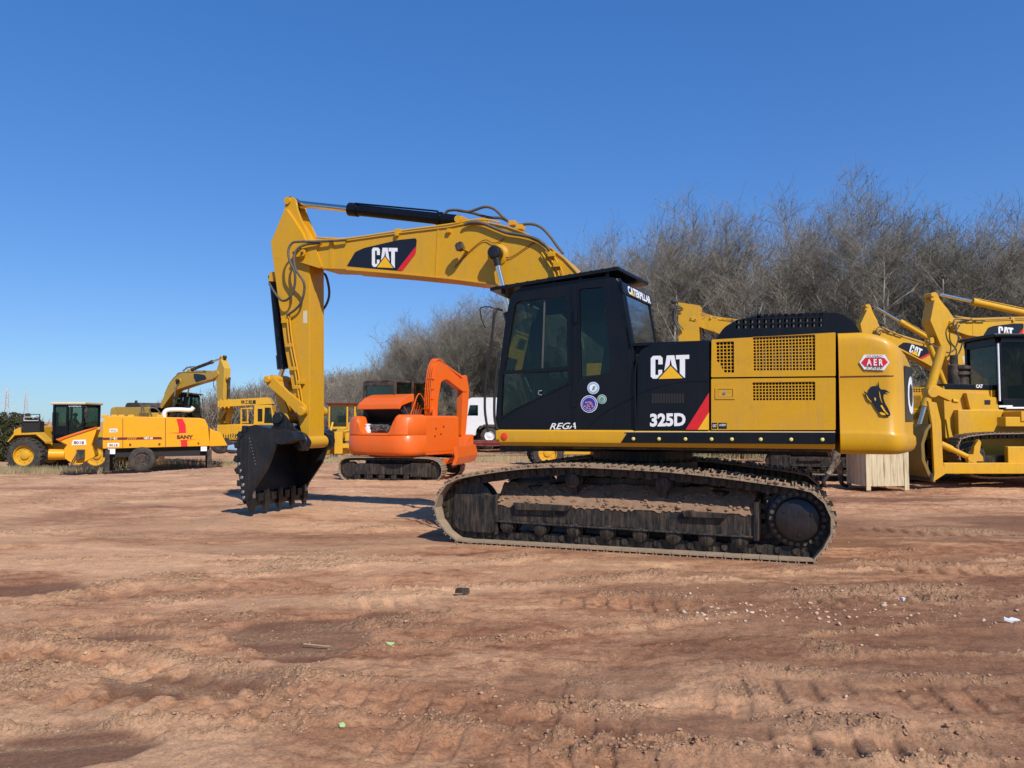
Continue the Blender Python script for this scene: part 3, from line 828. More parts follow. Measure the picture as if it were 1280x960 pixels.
TRK_PX = [(539.5, 634.4), (546, 615), (557, 600.6), (578.5, 592.5), (635.5, 583.5), (677.7, 580), (725, 579.5), (790, 582.5), (843, 586), (899, 592), (943, 598), (1000, 606), (1022, 613.4),
          (1039, 631), (1045, 648), (1044, 672.5), (1033, 690), (1018, 700), (1000, 704), (921, 699), (823, 693), (775, 690), (720, 686), (656.6, 681), (604, 677.6), (572, 676.6), (557.4, 670), (547, 657.6), (541, 645)]
ex = thing('excavator', 'large yellow excavator with a black cab in front, its black bucket resting on the ground', 'excavator', E)
loop = []
for p in TRK_PX:
    u, z = E.uz(*p, 1.6)
    loop.append((u, max(z, -.005) if z > .06 else -.012))
for sgn in (1, -1):
    track(ex, loop, sgn * 1.0, sgn * 1.6)
    # track frame ------------------------------------------------
    fside = E.L([(621, 629), (700, 631), (800, 634.5), (943, 641), (946, 675), (800, 661), (621, 650)], 1.44)
    vb, vf = sgn * 1.12, sgn * 1.44
    mb = MB()
    mb.prism(fside, vb, vf)
    # sloping top plate
    tb = E.L([(630, 617), (943, 628)], 1.3)
    a0, a1 = fside[0], fside[3]
    zt = .70
    mb.add([(a0[0], vf, a0[1]), (a1[0], vf, a1[1]), (a1[0], sgn * 1.15, zt), (a0[0], sgn * 1.15, zt - .01), (a0[0], sgn * 1.1, .5), (a1[0], sgn * 1.1, .5)],
           [(0, 1, 2, 3), (3, 2, 5, 4), (0, 3, 4), (1, 5, 2), (0, 4, 5, 1)])
    # lower lip
    p0 = E.P(621, 651, 1.44); p1 = E.P(941, 671, 1.44)
    mb.bar((p0.x, sgn * 1.46, p0.z), (p1.x, sgn * 1.46, p1.z), .07, .022)
    # end guard
    mb.prism(E.L([(942, 627), (949, 627), (949, 676), (942, 676)], 1.44), sgn * 1.1, sgn * 1.47)
    tf = mb.build('track_frame', 'trackblack', ex, .01)
    ys = MB(); ys.prism(rpoly(E.L([(567, 617), (612, 619), (618, 621), (618, 667), (575, 664), (566, 655)], 1.46), .06), sgn * 1.15, sgn * 1.46)
    ys.prism(E.L([(618, 618), (622, 618), (622, 668), (618, 668)], 1.46), sgn * 1.12, sgn * 1.475)
    ys.build('front_guard', 'trackblack', ex, .012)
    # recessed slots
    sl = MB()
    for bx_ in ((641, 643, 686, 646), (694, 637, 705, 644.5), (838, 642, 860, 649)):
        pl = E.L([(bx_[0], bx_[1]), (bx_[2], bx_[1] + 2), (bx_[2], bx_[3]), (bx_[0], bx_[3] - 1)], 1.44)
        sl.prism(pl, vf - sgn * .002, vf + sgn * .004)
    sl.build('frame_slot', 'dark', tf)
    st_ = MB()
    for q in ((642, 628, 716, 637), (852, 638, 912, 646)):
        pl = E.L([(q[0], q[1]), (q[2], q[1] + 4), (q[2] - 6, q[3] + 2), (q[0] + 4, q[3])], 1.46)
        MB().prism(pl, vf, vf + sgn * .06).build('step', 'trackblack', tf, .008)
    rn = random.Random(5)
    dm = MB()
    # uneven skin of dried mud over the sloping top
    NU, NVv = 170, 9; vsm = []
    UU = np.linspace(0, 1, NU); QQ = np.linspace(-.12, 1, NVv)
    for j, q in enumerate(QQ):
        for i, t in enumerate(UU):
            u = a0[0] + (a1[0] - a0[0]) * t
            nzv = float(fbm(np.array(u * 9.0), np.array(q * 4.0 + sgn * 9), 4, 15)); nz2 = float(vnoise(np.array(u * 30.), np.array(q * 7.), 16))
            if q <= 0: z = (a0[1] + (a1[1] - a0[1]) * t) - .015 - .05 * max(0, nz2 - .35) * (1 if q < -.05 else 0); v = 1.443 + .006
            else: v = 1.44 + (1.15 - 1.44) * q; z = (a0[1] + (a1[1] - a0[1]) * t) * (1 - q) + zt * q + .008 + .05 * nzv * min(1, q * 4)
            vsm.append((u, sgn * v, z))
    dm.add(vsm, [(j * NU + i, j * NU + i + 1, (j + 1) * NU + i + 1, (j + 1) * NU + i) for j in range(NVv - 1) for i in range(NU - 1)])
    for k in range(420):
        t = rn.random(); u = a0[0] + (a1[0] - a0[0]) * t; q = rn.random() ** .8
        v = 1.44 + (1.15 - 1.44) * q; z = (a0[1] + (a1[1] - a0[1]) * t) * (1 - q) + zt * q
        s = rn.uniform(.012, .05)
        dm.lump((u, sgn * v, z + s * .3 + .012), (s * 1.5, s * 1.3, s * .9), rn)
    dm.build('mud_layer', 'mud', tf, sharp=60)
    # rollers
    for k in range(8):
        px = 635 + (925 - 635) * k / 7; py = 657 + (676 - 657) * k / 7
        c = E.P(px, py, 1.42)
        rb = MB(); rb.lathe((c.x, sgn * 1.13, c.z), (0, sgn, 0), [(0, .06), (0, .085), (.07, .085), (.075, .1), (.09, .1), (.1, .075), (.24, .075), (.25, .1), (.265, .1), (.27, .085), (.33, .085), (.34, .06), (.35, .03)], 20)
        rb.build('track_roller', 'trackblack', ex)
    for px, py in ((719, 600), (831, 605)):
        c = E.P(px, py, 1.3); rb = MB()
        rb.lathe((c.x, sgn * 1.14, c.z), (0, sgn, 0), [(0, .05), (0, .085), (.12, .085), (.13, .06), (.2, .06), (.21, .085), (.3, .085), (.31, .05)], 20)
        rb.bar((c.x, sgn * 1.3, c.z), (c.x, sgn * 1.3, .6), .06, .06)
        rb.build('carrier_roller', 'trackblack', ex)
    # idler
    c = (1.93, .44); ib = MB()
    ib.lathe((c[0], sgn * 1.18, c[1]), (0, sgn, 0), [(0, .1), (0, .25), (.02, .33), (.06, .33), (.07, .27), (.16, .27), (.17, .33), (.22, .33), (.24, .25), (.24, .1), (.26, .08)], 36)
    ib.build('idler_wheel', 'trackblack', ex)
    # sprocket and final drive
    c = E.P(997, 650, 1.5); cu_, cz_ = c.x, c.z + .0
    sp = MB(); sp.lathe((cu_, sgn * 1.2, cz_), (0, sgn, 0), [(0, .1), (0, .33), (.05, .35), (.10, .35), (.12, .30), (.12, .1)], 40)
    for k in range(21):
        a = 2 * pi * k / 21
        sp.obox((cu_ + cos(a) * .365, sgn * 1.275, cz_ + sin(a) * .365), (.07, .06, .055), Matrix.Rotation(-a, 3, 'Y'))
    spo = sp.build('sprocket', 'trackblack', ex)
    fd = MB(); fd.lathe((cu_, sgn * 1.3, cz_), (0, sgn, 0), [(0, .2), (0, .315), (.09, .315), (.1, .30), (.1, .235), (.15, .232), (.19, .225), (.2, .21), (.2, .06), (.2, .02)], 48)
    fd2 = MB()
    for k in range(24):
        a = 2 * pi * k / 24
        fd2.cyl((cu_ + cos(a) * .27, sgn * 1.39, cz_ + sin(a) * .27), (cu_ + cos(a) * .27, sgn * 1.435, cz_ + sin(a) * .27), .024, n=6)
    for a in (.6, 2.7, 4.6):
        fd.cyl((cu_ + cos(a) * .16, sgn * 1.49, cz_ + sin(a) * .16), (cu_ + cos(a) * .16, sgn * 1.51, cz_ + sin(a) * .16), .022, n=6)
    fdo = fd.build('final_drive', 'bucketblack', spo); fd2.build('bolt_ring', 'hose', fdo)
# carbody
mb = MB()
mb.prism(rpoly([(-.75, -1.1), (.75, -1.1), (.75, 1.1), (-.75, 1.1)], .2), .42, .82, to3=lambda a, b, t: (a, b, t))
for su in (-1, 1):
    for sv in (-1, 1):
        mb.bar((su * .35, sv * .35, .68), (su * 1.25, sv * 1.15, .55), .36, .3)
mb.build('carbody', 'trackblack', ex, .02)
mb = MB(); mb.lathe((0, 0, .78), (0, 0, 1), [(0, .62), (.08, .66), (.1, .72), (.2, .72), (.22, .66), (.34, .66), (.36, .5)], 48)
for k in range(30):
    a = 2 * pi * k / 30; mb.cyl((cos(a) * .69, sin(a) * .69, .98), (cos(a) * .69, sin(a) * .69, 1.02), .018, n=6)
mb.build('swing_bearing', 'dullblack', ex)

# ---------------------------------------------------------------- house deck
W = 1.49
mb = MB()
mb.bx(-2.3, 1.2, -1.40, 1.38, 1.17, 1.36)
mb.bx(-2.3, 1.9, -.42, .42, 1.10, 1.5)
mb.build('main_deck', 'dullblack', ex, .01)
# deck skirt, both sides, rounded outer face
for sgn in (1, -1):
    sk = MB()
    prof = [(W - .14, 1.405), (W - .02, 1.400), (W, 1.385), (W + .004, 1.30), (W - .002, 1.25), (W - .04, 1.205), (W - .14, 1.20)]
    def sk3(a, b, t): return (t, sgn * a, b)
    u0, u1 = -2.33, 1.50
    sk.prism(prof, u0, u1, (), sk3)
    # rounded nose
    sk.prism([(a, b * .5 + .65 if b < 1.3 else b) for a, b in prof], u1, u1 + .045, (), sk3)
    s_o = sk.build('deck_skirt', 'yellow', ex, .004)
    st = MB()
    pl = E.L([(784, 541), (1044, 541), (1044, 555.2), (776, 553.5)], W)
    st.prism(pl, sgn * (W - .002), sgn * (W + .012))
    so = st.build('rubber_strip', 'black', s_o, .004)
    br = MB(); br.bar((pl[0][0] + .02, sgn * (W + .008), pl[0][1] + .012), (pl[1][0], sgn * (W + .008), pl[1][1] + .008), .014, .008)
    br.build('trim_line', 'cream', so)
    if sgn == 1:
        for px in (792, 824, 857, 889.6, 915, 951, 989, 1028):
            c = E.P(px, 548.5 + (px - 792) / 236, W); b = MB(); b.lathe((c.x, W + .01, c.z), (0, 1, 0), [(0, .02), (.006, .02), (.011, .012)], 12)
            b.build('bolt', 'bolt', so)
c = E.P(629.5, 546, W); b = MB(); b.lathe((c.x - .01, W + .004, c.z + .005), (0, 1, 0), [(0, .046), (.004, .046), (.009, .035)], 24)
b.build('reflector', 'redrefl', ex)

# ---------------------------------------------------------------- side panels
def panel(px, name, mat, v0=W - .06, v1=W, holes=(), bev=.012, r=.02, parent=None):
    o = rpoly(E.L(px, W), r)
    return MB().prism(o, v0, v1, [rpoly(E.L(h, W), .01, 2) for h in holes]).build(name, mat, parent or ex, bev if not holes else .004)
pn = panel([(796, 537.5), (797, 447), (801, 437), (812, 431.5), (886.5, 425.3), (886.5, 537.5)], 'side_door', 'black', r=[.01, .03, .05, .06, .01, .01])
# fold line and louvre on the black panel
ln = MB(); ln.tube(ptpath(E, [(796.5, 493), (822, 484), (850, 478), (886, 476)], W + .001), .004, 6)
ln.build('fold_line', 'black', pn)
g = MB()
for i in range(12):
    a = E.uz(815 + i * 3.4, 492, W); b_ = E.uz(815 + i * 3.4, 504, W)
    g.prism([(a[0], a[1]), (a[0] - .022, a[1]), (b_[0] - .022, b_[1]), (b_[0], b_[1])], W - .002, W + .003)
g.build('louvre', 'dark', pn)
lo = panel([(889, 471.5), (889.5, 424.5), (1044.5, 415.5), (1044.5, 470)], 'upper_door', 'yellow', r=.012,
           holes=([(941, 421.5), (1019, 418), (1019, 463), (941, 463.5)], [(895, 427.5), (917.5, 426.5), (917.5, 466), (905, 466), (900, 455), (895, 450)]))
l2 = panel([(889, 537.5), (889, 473.5), (1044.5, 472), (1044.5, 537.5)], 'lower_door', 'yellow', r=.012, holes=([(940.5, 478), (1019, 477), (1019, 500.5), (940.5, 501)],))
def grid(px, nx, nz, parent):
    pts = E.L(px, W); (ua, za), (ub, zb), (uc, zc), (ud, zd) = pts
    m_ = MB()
    for i in range(nx + 1):
        t = i / nx; u = ua + (ub - ua) * t
        m_.bar((u, W - .02, za + (zb - za) * t), (u, W - .02, zd + (zc - zd) * t), .010, .010)
    for k in range(nz + 1):
        t = k / nz
        m_.bar((ua, W - .022, za + (zd - za) * t), (ub, W - .022, zb + (zc - zb) * t), .010, .010)
    m_.build('grille', 'yellow', parent)
grid([(941, 421.5), (1019, 418), (1019, 463), (941, 463.5)], 19, 11, lo)
grid([(895, 427.5), (917.5, 426.5), (917.5, 466), (895, 466)], 5, 9, lo)
grid([(940.5, 478), (1019, 477), (1019, 500.5), (940.5, 501)], 19, 6, l2)
hb = MB(); u_a, _ = E.uz(889, 470, W); u_b, _ = E.uz(1046, 470, W)
hb.bx(u_b, u_a + .9, -1.38, 1.36, 1.37, 2.384)
hb.build('engine_bay', 'dark', ex)
mb = MB()   # muted pipes and core seen through the grille
for k in range(9): mb.cyl((u_b + .1 + k * .09, 1.37, 2.0 + (k % 3) * .05), (u_b + .1 + k * .09, 1.37, 2.33), .02, n=8)
mb.build('radiator_pipe', 'steel', ex)
# latch
lt = MB(); pl = E.L([(894, 484), (919, 484), (919, 499), (894, 499)], W); lt.prism(rpoly(pl, .01), W, W + .008, [rpoly(E.L([(897, 486.5), (916, 486.5), (916, 496.5), (897, 496.5)], W), .008)])
lt.build('latch_frame', 'yellow', l2, .002)
lt = MB(); lt.prism(E.L([(898, 487), (915, 487), (915, 496), (898, 496)], W), W, W + .003); c = E.P(905.5, 491.5, W)
lt2 = lt.build('latch', 'yellow2', l2); k_ = MB(); k_.lathe((c.x, W + .003, c.z), (0, 1, 0), [(0, .018), (.006, .018), (.008, .008)], 14); k_.build('lock', 'steel', lt2)
# small black badges
bd = MB(); bd.prism(E.L([(889.8, 528.5), (896.5, 528.5), (896.5, 536), (889.8, 536)], W), W, W + .002); bd.prism(E.L([(898, 528.5), (908.5, 528.5), (908.5, 536), (898, 536)], W), W, W + .002)
bo = bd.build('badge', 'blackvinyl', l2)
bt = MB(); add_text(bt, 'CAT', quadmap(E, W + .003, 890.8, 895.6, 530.3, 530.3, 534, 534), .02); add_text(bt, 'ACERT', quadmap(E, W + .003, 899, 907.6, 530, 530, 532.6, 532.6), .02)
bt.build('badge_text', 'white', bo)
# top surface of the house
mb = MB()
mb.prism(rpoly([(-2.36, W - .065), (-.13, W - .065), (-.13, .28), (.1, .26), (.1, -W + .01), (-2.36, -W + .01)], .03), 2.385, 2.425, to3=lambda a, b, t: (a, b, t))
mb.build('top_panel', 'black', ex, .008)
mb = MB(); mb.bx(-2.3, 1.15, -W, -W + .05, 1.41, 2.42); mb.bx(.1, 1.15, -W, -.42, 1.41, 2.1); mb.build('right_side_panel', 'yellow', ex, .02)
# raised engine hood with perforations
def hx(a, b): return E.uz(a, b, 1.25)
hp = [hx(893, 420), hx(905, 409), hx(920, 400.5), hx(943, 395), hx(1040, 390.5), hx(1052, 392), hx(1068, 403), hx(1078, 414)]
hp[-1] = (hp[-1][0], 2.43); hp[0] = (hp[0][0], 2.43)
holes = []
for r_ in range(3):
    for c_ in range(13):
        x = 920 + c_ * 8.6; y = 410.8 - r_ * 6.4 - c_ * .22
        if r_ == 2 and c_ < 3: continue
        holes.append([hx(x, y), hx(x + 5.6, y - .2), hx(x + 5.6, y - 4.8), hx(x, y - 4.6)])
mb = MB(); mb.prism(rpoly(hp, .05), 1.20, 1.25, holes)
hood = mb.build('engine_hood', 'black', ex)
mb = MB(); o_ = rpoly(hp, .05); k = len(o_)
vs = [(a, v, b) for v in (1.245, -.75) for a, b in o_]
mb.add(vs, [[i, (i + 1) % k, k + (i + 1) % k, k + i] for i in range(k)] + [[k + i for i in range(k)]])
mb.build('hood_top', 'black', hood)
mb = MB()
for r_ in range(2):
    for c_ in range(14):
        x = 915 + c_ * 8.6; y = 410.8 - r_ * 6.4 - c_ * .22
        a = hx(x, y); mb.bx(a[0] - .01, a[0] + .01, 1.12, 1.24, a[1] - .02, a[1] + .05)
mb.build('hood_rib', 'hose', hood)
mb = MB(); mb.lathe((-1.9, -.5, 2.42), (0, 0, 1), [(0, .08), (.3, .08), (.34, .075), (.42, .06)], 16); mb.build('exhaust_pipe', 'dullblack', ex)

# ---------------------------------------------------------------- counterweight
CU, CWL = -2.385, .86
US = E.uz(1121, 500, W)[0]
_pl = rpoly([(CU, W), (US, W), (US - .10, W - .13), (CU - .83, .75), (CU - .90, 0)], [0, .14, .22, .5, 0], 8)
_pl = _pl + [(a, -b) for a, b in reversed(_pl[:-1])]
_L = [0]
for _a, _b in zip(_pl, _pl[1:]): _L.append(_L[-1] + math.hypot(_b[0] - _a[0], _b[1] - _a[1]))
def plan(s):
    d = max(0, min(1, (s + 1) / 2)) * _L[-1]; i = max(j for j in range(len(_L)) if _L[j] <= d + 1e-9); i = min(i, len(_pl) - 2)
    t = (d - _L[i]) / max(1e-9, _L[i + 1] - _L[i]); a, b = _pl[i], _pl[i + 1]; return a[0] + (b[0] - a[0]) * t, a[1] + (b[1] - a[1]) * t
def cw(s, z, k=1.0, off=0.0):
    u, v = plan(s); e = .004; u1, v1 = plan(s + e); u0, v0 = plan(s - e); nx, ny = (v1 - v0), -(u1 - u0); l = math.hypot(nx, ny) or 1
    nx, ny = -abs(nx) / l if True else 0, ny / l
    return Vector((CU + (u - CU) * (1 - (1 - k) * 2.2) + nx * off, v * k + (abs(ny) * off if v > 0 else -abs(ny) * off), z))
def cw_old(s, z, k=1.0, off=0.0, ex_=3):
    """s in -1..1 across the tail"""
    th = pi / 2 * (1 - s) if False else (1 - (s + 1) / 2) * pi
    cs, sn = cos(th), sin(th)
    v = (abs(cs) ** (2 / ex_)) * (1 if cs > 0 else -1) * (W * k + off)
    u = CU - (abs(sn) ** (2 / ex_)) * (CWL * k ** 2.2 + off)
    return Vector((u, -v, z))
def ztop(u, v):
    t = max(0, (CU - u - .22) / (CWL - .22)); return 2.455 - .33 * t ** 1.7
lev = [(0, .95), (.012, .972), (.04, .99), (.09, 1.0), (.160, 1.0), (.18, .996), (.20, .985), (.6, .985), (.88, .983), (.94, .978), (.975, .968), (.993, .95), (1.0, .925)]
NS = 120
vs = []; fs = []
for t, k in lev:
    for i in range(NS + 1):
        p = cw(-1 + 2 * i / NS, 0, k); zt_ = ztop(p.x, p.y); p.z = 1.155 + (zt_ - 1.155) * t; vs.append(p)
for j in range(len(lev) - 1):
    for i in range(NS): a = j * (NS + 1) + i; fs.append([a, a + 1, a + NS + 2, a + NS + 1])
fs.append(list(range(NS, -1, -1)))
base = (len(lev) - 1) * (NS + 1)
for i in range(NS // 2): fs.append([base + i, base + i + 1, base + NS - i - 1, base + NS - i])
for j in range(len(lev) - 1): fs.append([j * (NS + 1), (j + 1) * (NS + 1), (j + 1) * (NS + 1) + NS, j * (NS + 1) + NS])
cwo = MB().add(vs, fs).build('counterweight', 'yellow', ex, sharp=50)
mb = MB(); mb.tube([cw(-1 + .016 * (i + .4), 1.98, .985, .001) for i in range(17)], .007, 6)
mb.build('seam_groove', 'maroon', cwo)
# rear badge panel following the curved tail
def cwv(v, z, off):
    s_best = None
    lo_, hi_ = -1.0, 1.0
    for _ in range(40):
        m_ = (lo_ + hi_) / 2
        if cw(m_, z, .985).y > v: lo_ = m_
        else: hi_ = m_
    p = cw(lo_, z, .985, off); p.y = v; return p
vs = []; fs = []; nv = 30
for z in (1.50, 2.10):
    for i in range(nv + 1): vs.append(cwv(-1.26 + 2.52 * i / nv, z, .006))
for i in range(nv): fs.append([i, i + 1, nv + 2 + i, nv + 1 + i])
po = MB().add(vs, fs).build('rear_panel', 'blackvinyl', cwo)
vs_, fs_ = text_tris('CAT 325D', .03)
sub = MB(); sub.add([cwv(1.12 - 2.2 * a, 1.58 + .42 * b, .010) for a, b in vs_], fs_); sub.build('rear_lettering', 'white', po)
# rear rail
mb = MB(); mb.tube([(-2.75, -1.2, 2.4), (-2.95, -1.2, 2.42), (-3.02, -1.2, 2.3), (-3.05, -1.2, 2.0)], .025, 8); mb.build('rail', 'yellow', cwo)
# hexagonal sticker on the side of the counterweight: projected on its surface
_tab = [cw(-1 + i / 200., 0, .985) for i in range(201)]
def cwin(p):
    for a, b in zip(_tab, _tab[1:]):
        if b.x <= p.x <= a.x: t = (a.x - p.x) / max(1e-9, a.x - b.x); return p.y < a.y + (b.y - a.y) * t
    return False
def cwpx(px, py, off=.004):
    """photo pixel to the counterweight surface"""
    o, d = E.ray(px, py); t0 = None
    for k in range(4000):
        t = 5 + k * .0012; p = o + d * t
        if p.x < CU - .02 and cwin(p): break
    n_ = Vector((-.3 * max(0, (US + .1 - p.x)) * 10, 1, 0)).normalized()
    return p + n_ * off
def cwdec(px, mat, name, off, parent=None, center=None):
    off = off * 2.2 + .006
    pts = [cwpx(a, b, off) for a, b in px]; mb = MB()
    c = sum(pts, Vector()) / len(pts)
    mb.add(pts, [list(range(len(pts)))]); return mb.build(name, mat, parent or cwo)
def sub_(pts, n=5):
    out = []
    for a, b in zip(pts, pts[1:] + pts[:1]):
        for i in range(n): out.append((a[0] + (b[0] - a[0]) * i / n, a[1] + (b[1] - a[1]) * i / n))
    return out
hexo = cwdec([(1074, 453), (1080, 443.5), (1106, 443.5), (1111.5, 453), (1105, 463), (1080, 462)], 'white', 'hexagon_sticker', .004)
cwdec([(1076.5, 453), (1081, 447.5), (1105, 447.5), (1109.5, 453), (1104, 458.5), (1081, 458)], 'red', 'sticker_field', .006, hexo)
mb = MB()
for body, x0, x1, y0, y1 in (('A E R', 1083, 1103.5, 457.2, 449), ):
    vv, ff = text_tris(body, .03); mb.add([cwpx(x0 + (x1 - x0) * a, y0 + (y1 - y0) * b, .026) for a, b in vv], ff)
mb.build('sticker_letters', 'white', hexo)
mb = MB()
for body, x0, x1, y0, y1 in (('GUARD', 1083, 1103, 447.2, 444.4), ('CARE', 1083, 1103, 461.6, 459)):
    vv, ff = text_tris(body, .01); mb.add([cwpx(x0 + (x1 - x0) * a, y0 + (y1 - y0) * b, .026) for a, b in vv], ff)
mb.build('sticker_lettering', 'blackvinyl', hexo)
# leaping orca outline
def oz(l): return [(1040 + a / 5.65, 400 + b / 5.65) for a, b in l]
orca = oz([(222, 500), (240, 512), (262, 520), (258, 495), (268, 475), (290, 466), (318, 468), (326, 430), (334, 478), (345, 490), (375, 492), (410, 515), (378, 512), (364, 530), (362, 552), (375, 590), (395, 625), (410, 660), (408, 678), (375, 682), (345, 670), (325, 648), (300, 610), (285, 585), (262, 570), (240, 545)])
oo = cwdec(orca, 'blackvinyl', 'orca_sticker', .004)
cwdec(oz([(332, 655), (345, 650), (372, 660), (378, 672), (350, 672)]), 'yvinyl', 'orca_belly', .0065, oo)
cwdec(oz([(340, 605), (352, 600), (375, 640), (398, 668), (388, 668), (362, 640)]), 'yvinyl', 'orca_patch', .0065, oo)
cwdec(oz([(330, 500), (338, 520), (345, 560), (356, 590), (346, 575), (336, 545)]), 'yvinyl', 'orca_stripe', .0065, oo)
cwdec(oz([(298, 545), (310, 555), (306, 575), (298, 562)]), 'yvinyl', 'orca_eye', .0065, oo)
cwdec(oz([(234, 515), (262, 560), (280, 578), (275, 580), (250, 556)]), 'yvinyl', 'orca_flipper', .0065, oo)

# ---------------------------------------------------------------- decals on the side
cat_logo(lambda a, b: quadmap(E, W, 813.5, 861.5, 445, 443.5, 473.5, 472)(a, b), (0, 1, 0), pn)
mb = MB(); add_text(mb, '325D', quadmap(E, W + .003, 812.5, 857, 517, 516, 533.5, 532.5), .045); mb.build('model_number', 'white', pn)
mb = MB(); mb.prism(E.L([(886.2, 491), (886.2, 515), (872, 537.2), (857, 537.2)], W), W, W + .003); mb.build('red_stripe', 'red', pn)
mb = MB(); mb.prism(E.L([(886.2, 515.3), (886.2, 537.2), (872.3, 537.2)], W), W, W + .003); mb.build('yellow_corner', 'yvinyl', pn)

# ---------------------------------------------------------------- cab
CV = 1.45; CI = .29
SKW = E.uz(786, 400, 1.45)[0] - E.uz(821, 400, .29)[0]
def cu_(px): return E.L(px, CV)
out = [(619, 538), (621, 500), (625, 455), (632, 400), (637.5, 372), (646, 361), (662, 357), (755, 345.5), (770, 347), (777, 360), (783, 400), (789, 437), (795, 470), (796, 538)]
outer = rpoly(cu_(out), [.02, .1, .1, .1, .1, .06, .05, .02, .05, .05, .1, .1, .05, 0])
w1 = rpoly(cu_([(644, 377), (708, 369.5), (709, 458), (630, 464)]), [.08, .02, .03, .03])
w2 = rpoly(cu_([(628.5, 468), (709, 463.5), (710, 477), (677, 495), (643, 511), (626, 522)]), [.02, .02, .02, .1, .1, .04])
w3 = rpoly(cu_([(724, 361), (754, 358.5), (758, 400), (763, 455), (762, 465), (726, 474.5)]), [.03, .03, .1, .1, .04, .03])
mb = MB(); mb.prism(outer, CV - .06, CV, [w1, w2, w3])
# far side with its own windows
wf = rpoly(cu_([(646, 380), (755, 368), (758, 458), (640, 470)]), .05)
mb.prism([(u - SKW * (1 if u < .25 else 0), z) for u, z in outer], CI, CI + .05, [wf])
# skin strips (roof, front posts, rear posts)
def strip(pts, v0, v1, th=.05):
    for (a, b) in zip(pts, pts[1:]):
        mb.bar((a[0], (v0 + v1) / 2, a[1]), (b[0], (v0 + v1) / 2, b[1]), abs(v1 - v0), th)
fr_ = cu_([(624, 520), (621, 537)]); strip(fr_, CI, CV - .02)
fp = cu_([(627, 465), (634, 400), (640, 372)])
rear = cu_([(772, 352), (782, 400), (787, 437)])
mb.bar((rear[0][0], CV - .05, rear[0][1]), (rear[2][0] - .0, CV - .05, rear[2][1]), .10, .06)
mb.bar((rear[0][0] - SKW, CI + .05, rear[0][1]), (rear[2][0] - SKW, CI + .05, rear[2][1]), .10, .06)
low = cu_([(787, 436), (792, 470), (793, 537)]); strip(low, CI, CV - .01)
mb.prism([(.2, CV - .02), (-.02, CV - .02), (-.02 - SKW, CI), (.2, CI)], 3.10, 3.14, to3=lambda a, b, t: (a, b, t))
mb.prism([(-.1, CV - .05), (-.12, CV - .05), (-.12 - SKW, CI), (-.1 - SKW, CI)], 1.4, 2.46, to3=lambda a, b, t: (a, b, t))
roofp = cu_([(642, 369), (662, 360), (755, 349), (768, 350), (772, 356), (773.5, 362)]); strip(roofp, CI + .01, CV - .01, .05)
cab = mb.build('cab', 'black', ex, 0)
mb = MB(); mb.bx(-.12, 1.5, CI + .04, CV - .07, 1.37, 1.43); fl = mb.build('cab_floor', 'dark', ex)
# rounded rear corner post
cp = MB(); pth = cu_([(766, 350), (772, 365), (778, 400), (784, 437), (790, 470), (791, 537)])
cp.tube([(u - .005, CV - .075, z) for u, z in pth], .077, 16); cp.build('corner_post', 'black', cab)
# door frame lines
mb = MB()
for pl in ([(714, 358), (716, 536)], [(722, 356), (724, 476)]):
    a, b = cu_(pl); mb.bar((a[0], CV + .002, a[1]), (b[0], CV + .002, b[1]), .012, .012)
mb.tube(ptpath(E, [(626, 524), (645, 512), (678, 496), (715, 479)], CV + .002), .006, 6)
mb.tube(ptpath(E, [(733, 536), (750, 520), (775, 505), (795, 496)], CV + .002), .006, 6)
mb.tube(ptpath(E, [(795, 537), (794, 470), (797, 445)], W), .012, 8)
mb.build('door_seam', 'black', cab)
def glass(poly, name='window'):
    m_ = MB(); m_.prism(poly, CV - .035, CV - .03); return m_.build(name, 'glass', cab)
for p in (w1, w2, w3): glass(p)
m_ = MB(); m_.prism(wf, CI + .02, CI + .025); m_.build('window', 'glass', cab)
m_ = MB(); a, b = cu_([(680, 373), (677, 461)]); m_.bar((a[0], CV - .04, a[1]), (b[0], CV - .04, b[1]), .02, .022); m_.build('window_bar', 'hose', cab)
m_ = MB(); a, b = cu_([(628, 466.2), (711, 461)]); m_.bar((a[0], CV - .02, a[1]), (b[0], CV - .02, b[1]), .05, .03)
m_.build('window_sill', 'black', cab)
# windscreen
a, b = fp[0], fp[2]; m_ = MB(); m_.add([(a[0], CI + .05, a[1]), (a[0], CV - .06, a[1]), (b[0], CV - .06, b[1]), (b[0], CI + .05, b[1])], [(0, 1, 2, 3)]); m_.build('windscreen', 'glass', cab)
m_ = MB(); m_.bar((a[0], (CI + CV) / 2, a[1]), (a[0] - .001, (CI + CV) / 2, a[1] + .03), CV - CI - .1, .03); m_.build('windscreen_bar', 'black', cab)
# rear window and upper letter band
ra, rb_ = Vector(rear[0]), Vector(rear[2])
def rearp(v, t, off=0): q = ra.lerp(rb_, t); return Vector((q.x - .03 - off - SKW * (CV - v) / (CV - CI), v, q.y))
m_ = MB(); m_.add([rearp(CV - .15, .17), rearp(CI + .06, .17), rearp(CI + .06, .93), rearp(CV - .15, .93)], [(0, 1, 2, 3)]); m_.build('rear_window', 'glass', cab)
m_ = MB()
for t0, t1 in ((0, .16), (.92, 1.0)): m_.bar(rearp((CI + CV) / 2, t0), rearp((CI + CV) / 2, t1), CV - CI, .04, up=(1, 0, .01))
def rb3(v, t): return rearp(v, t)
q = [rearp(CV, 0, -.02), rearp(CI, 0, -.02), rearp(CI, .165, -.02), rearp(CV, .165, -.02), rearp(CV, 0, .02), rearp(CI, 0, .02), rearp(CI, .165, .02), rearp(CV, .165, .02)]
m_ = MB(); m_.add(q, [(0, 1, 2, 3), (4, 7, 6, 5), (0, 4, 5, 1), (1, 5, 6, 2), (2, 6, 7, 3), (3, 7, 4, 0)]); bnd = m_.build('rear_band', 'black', cab)
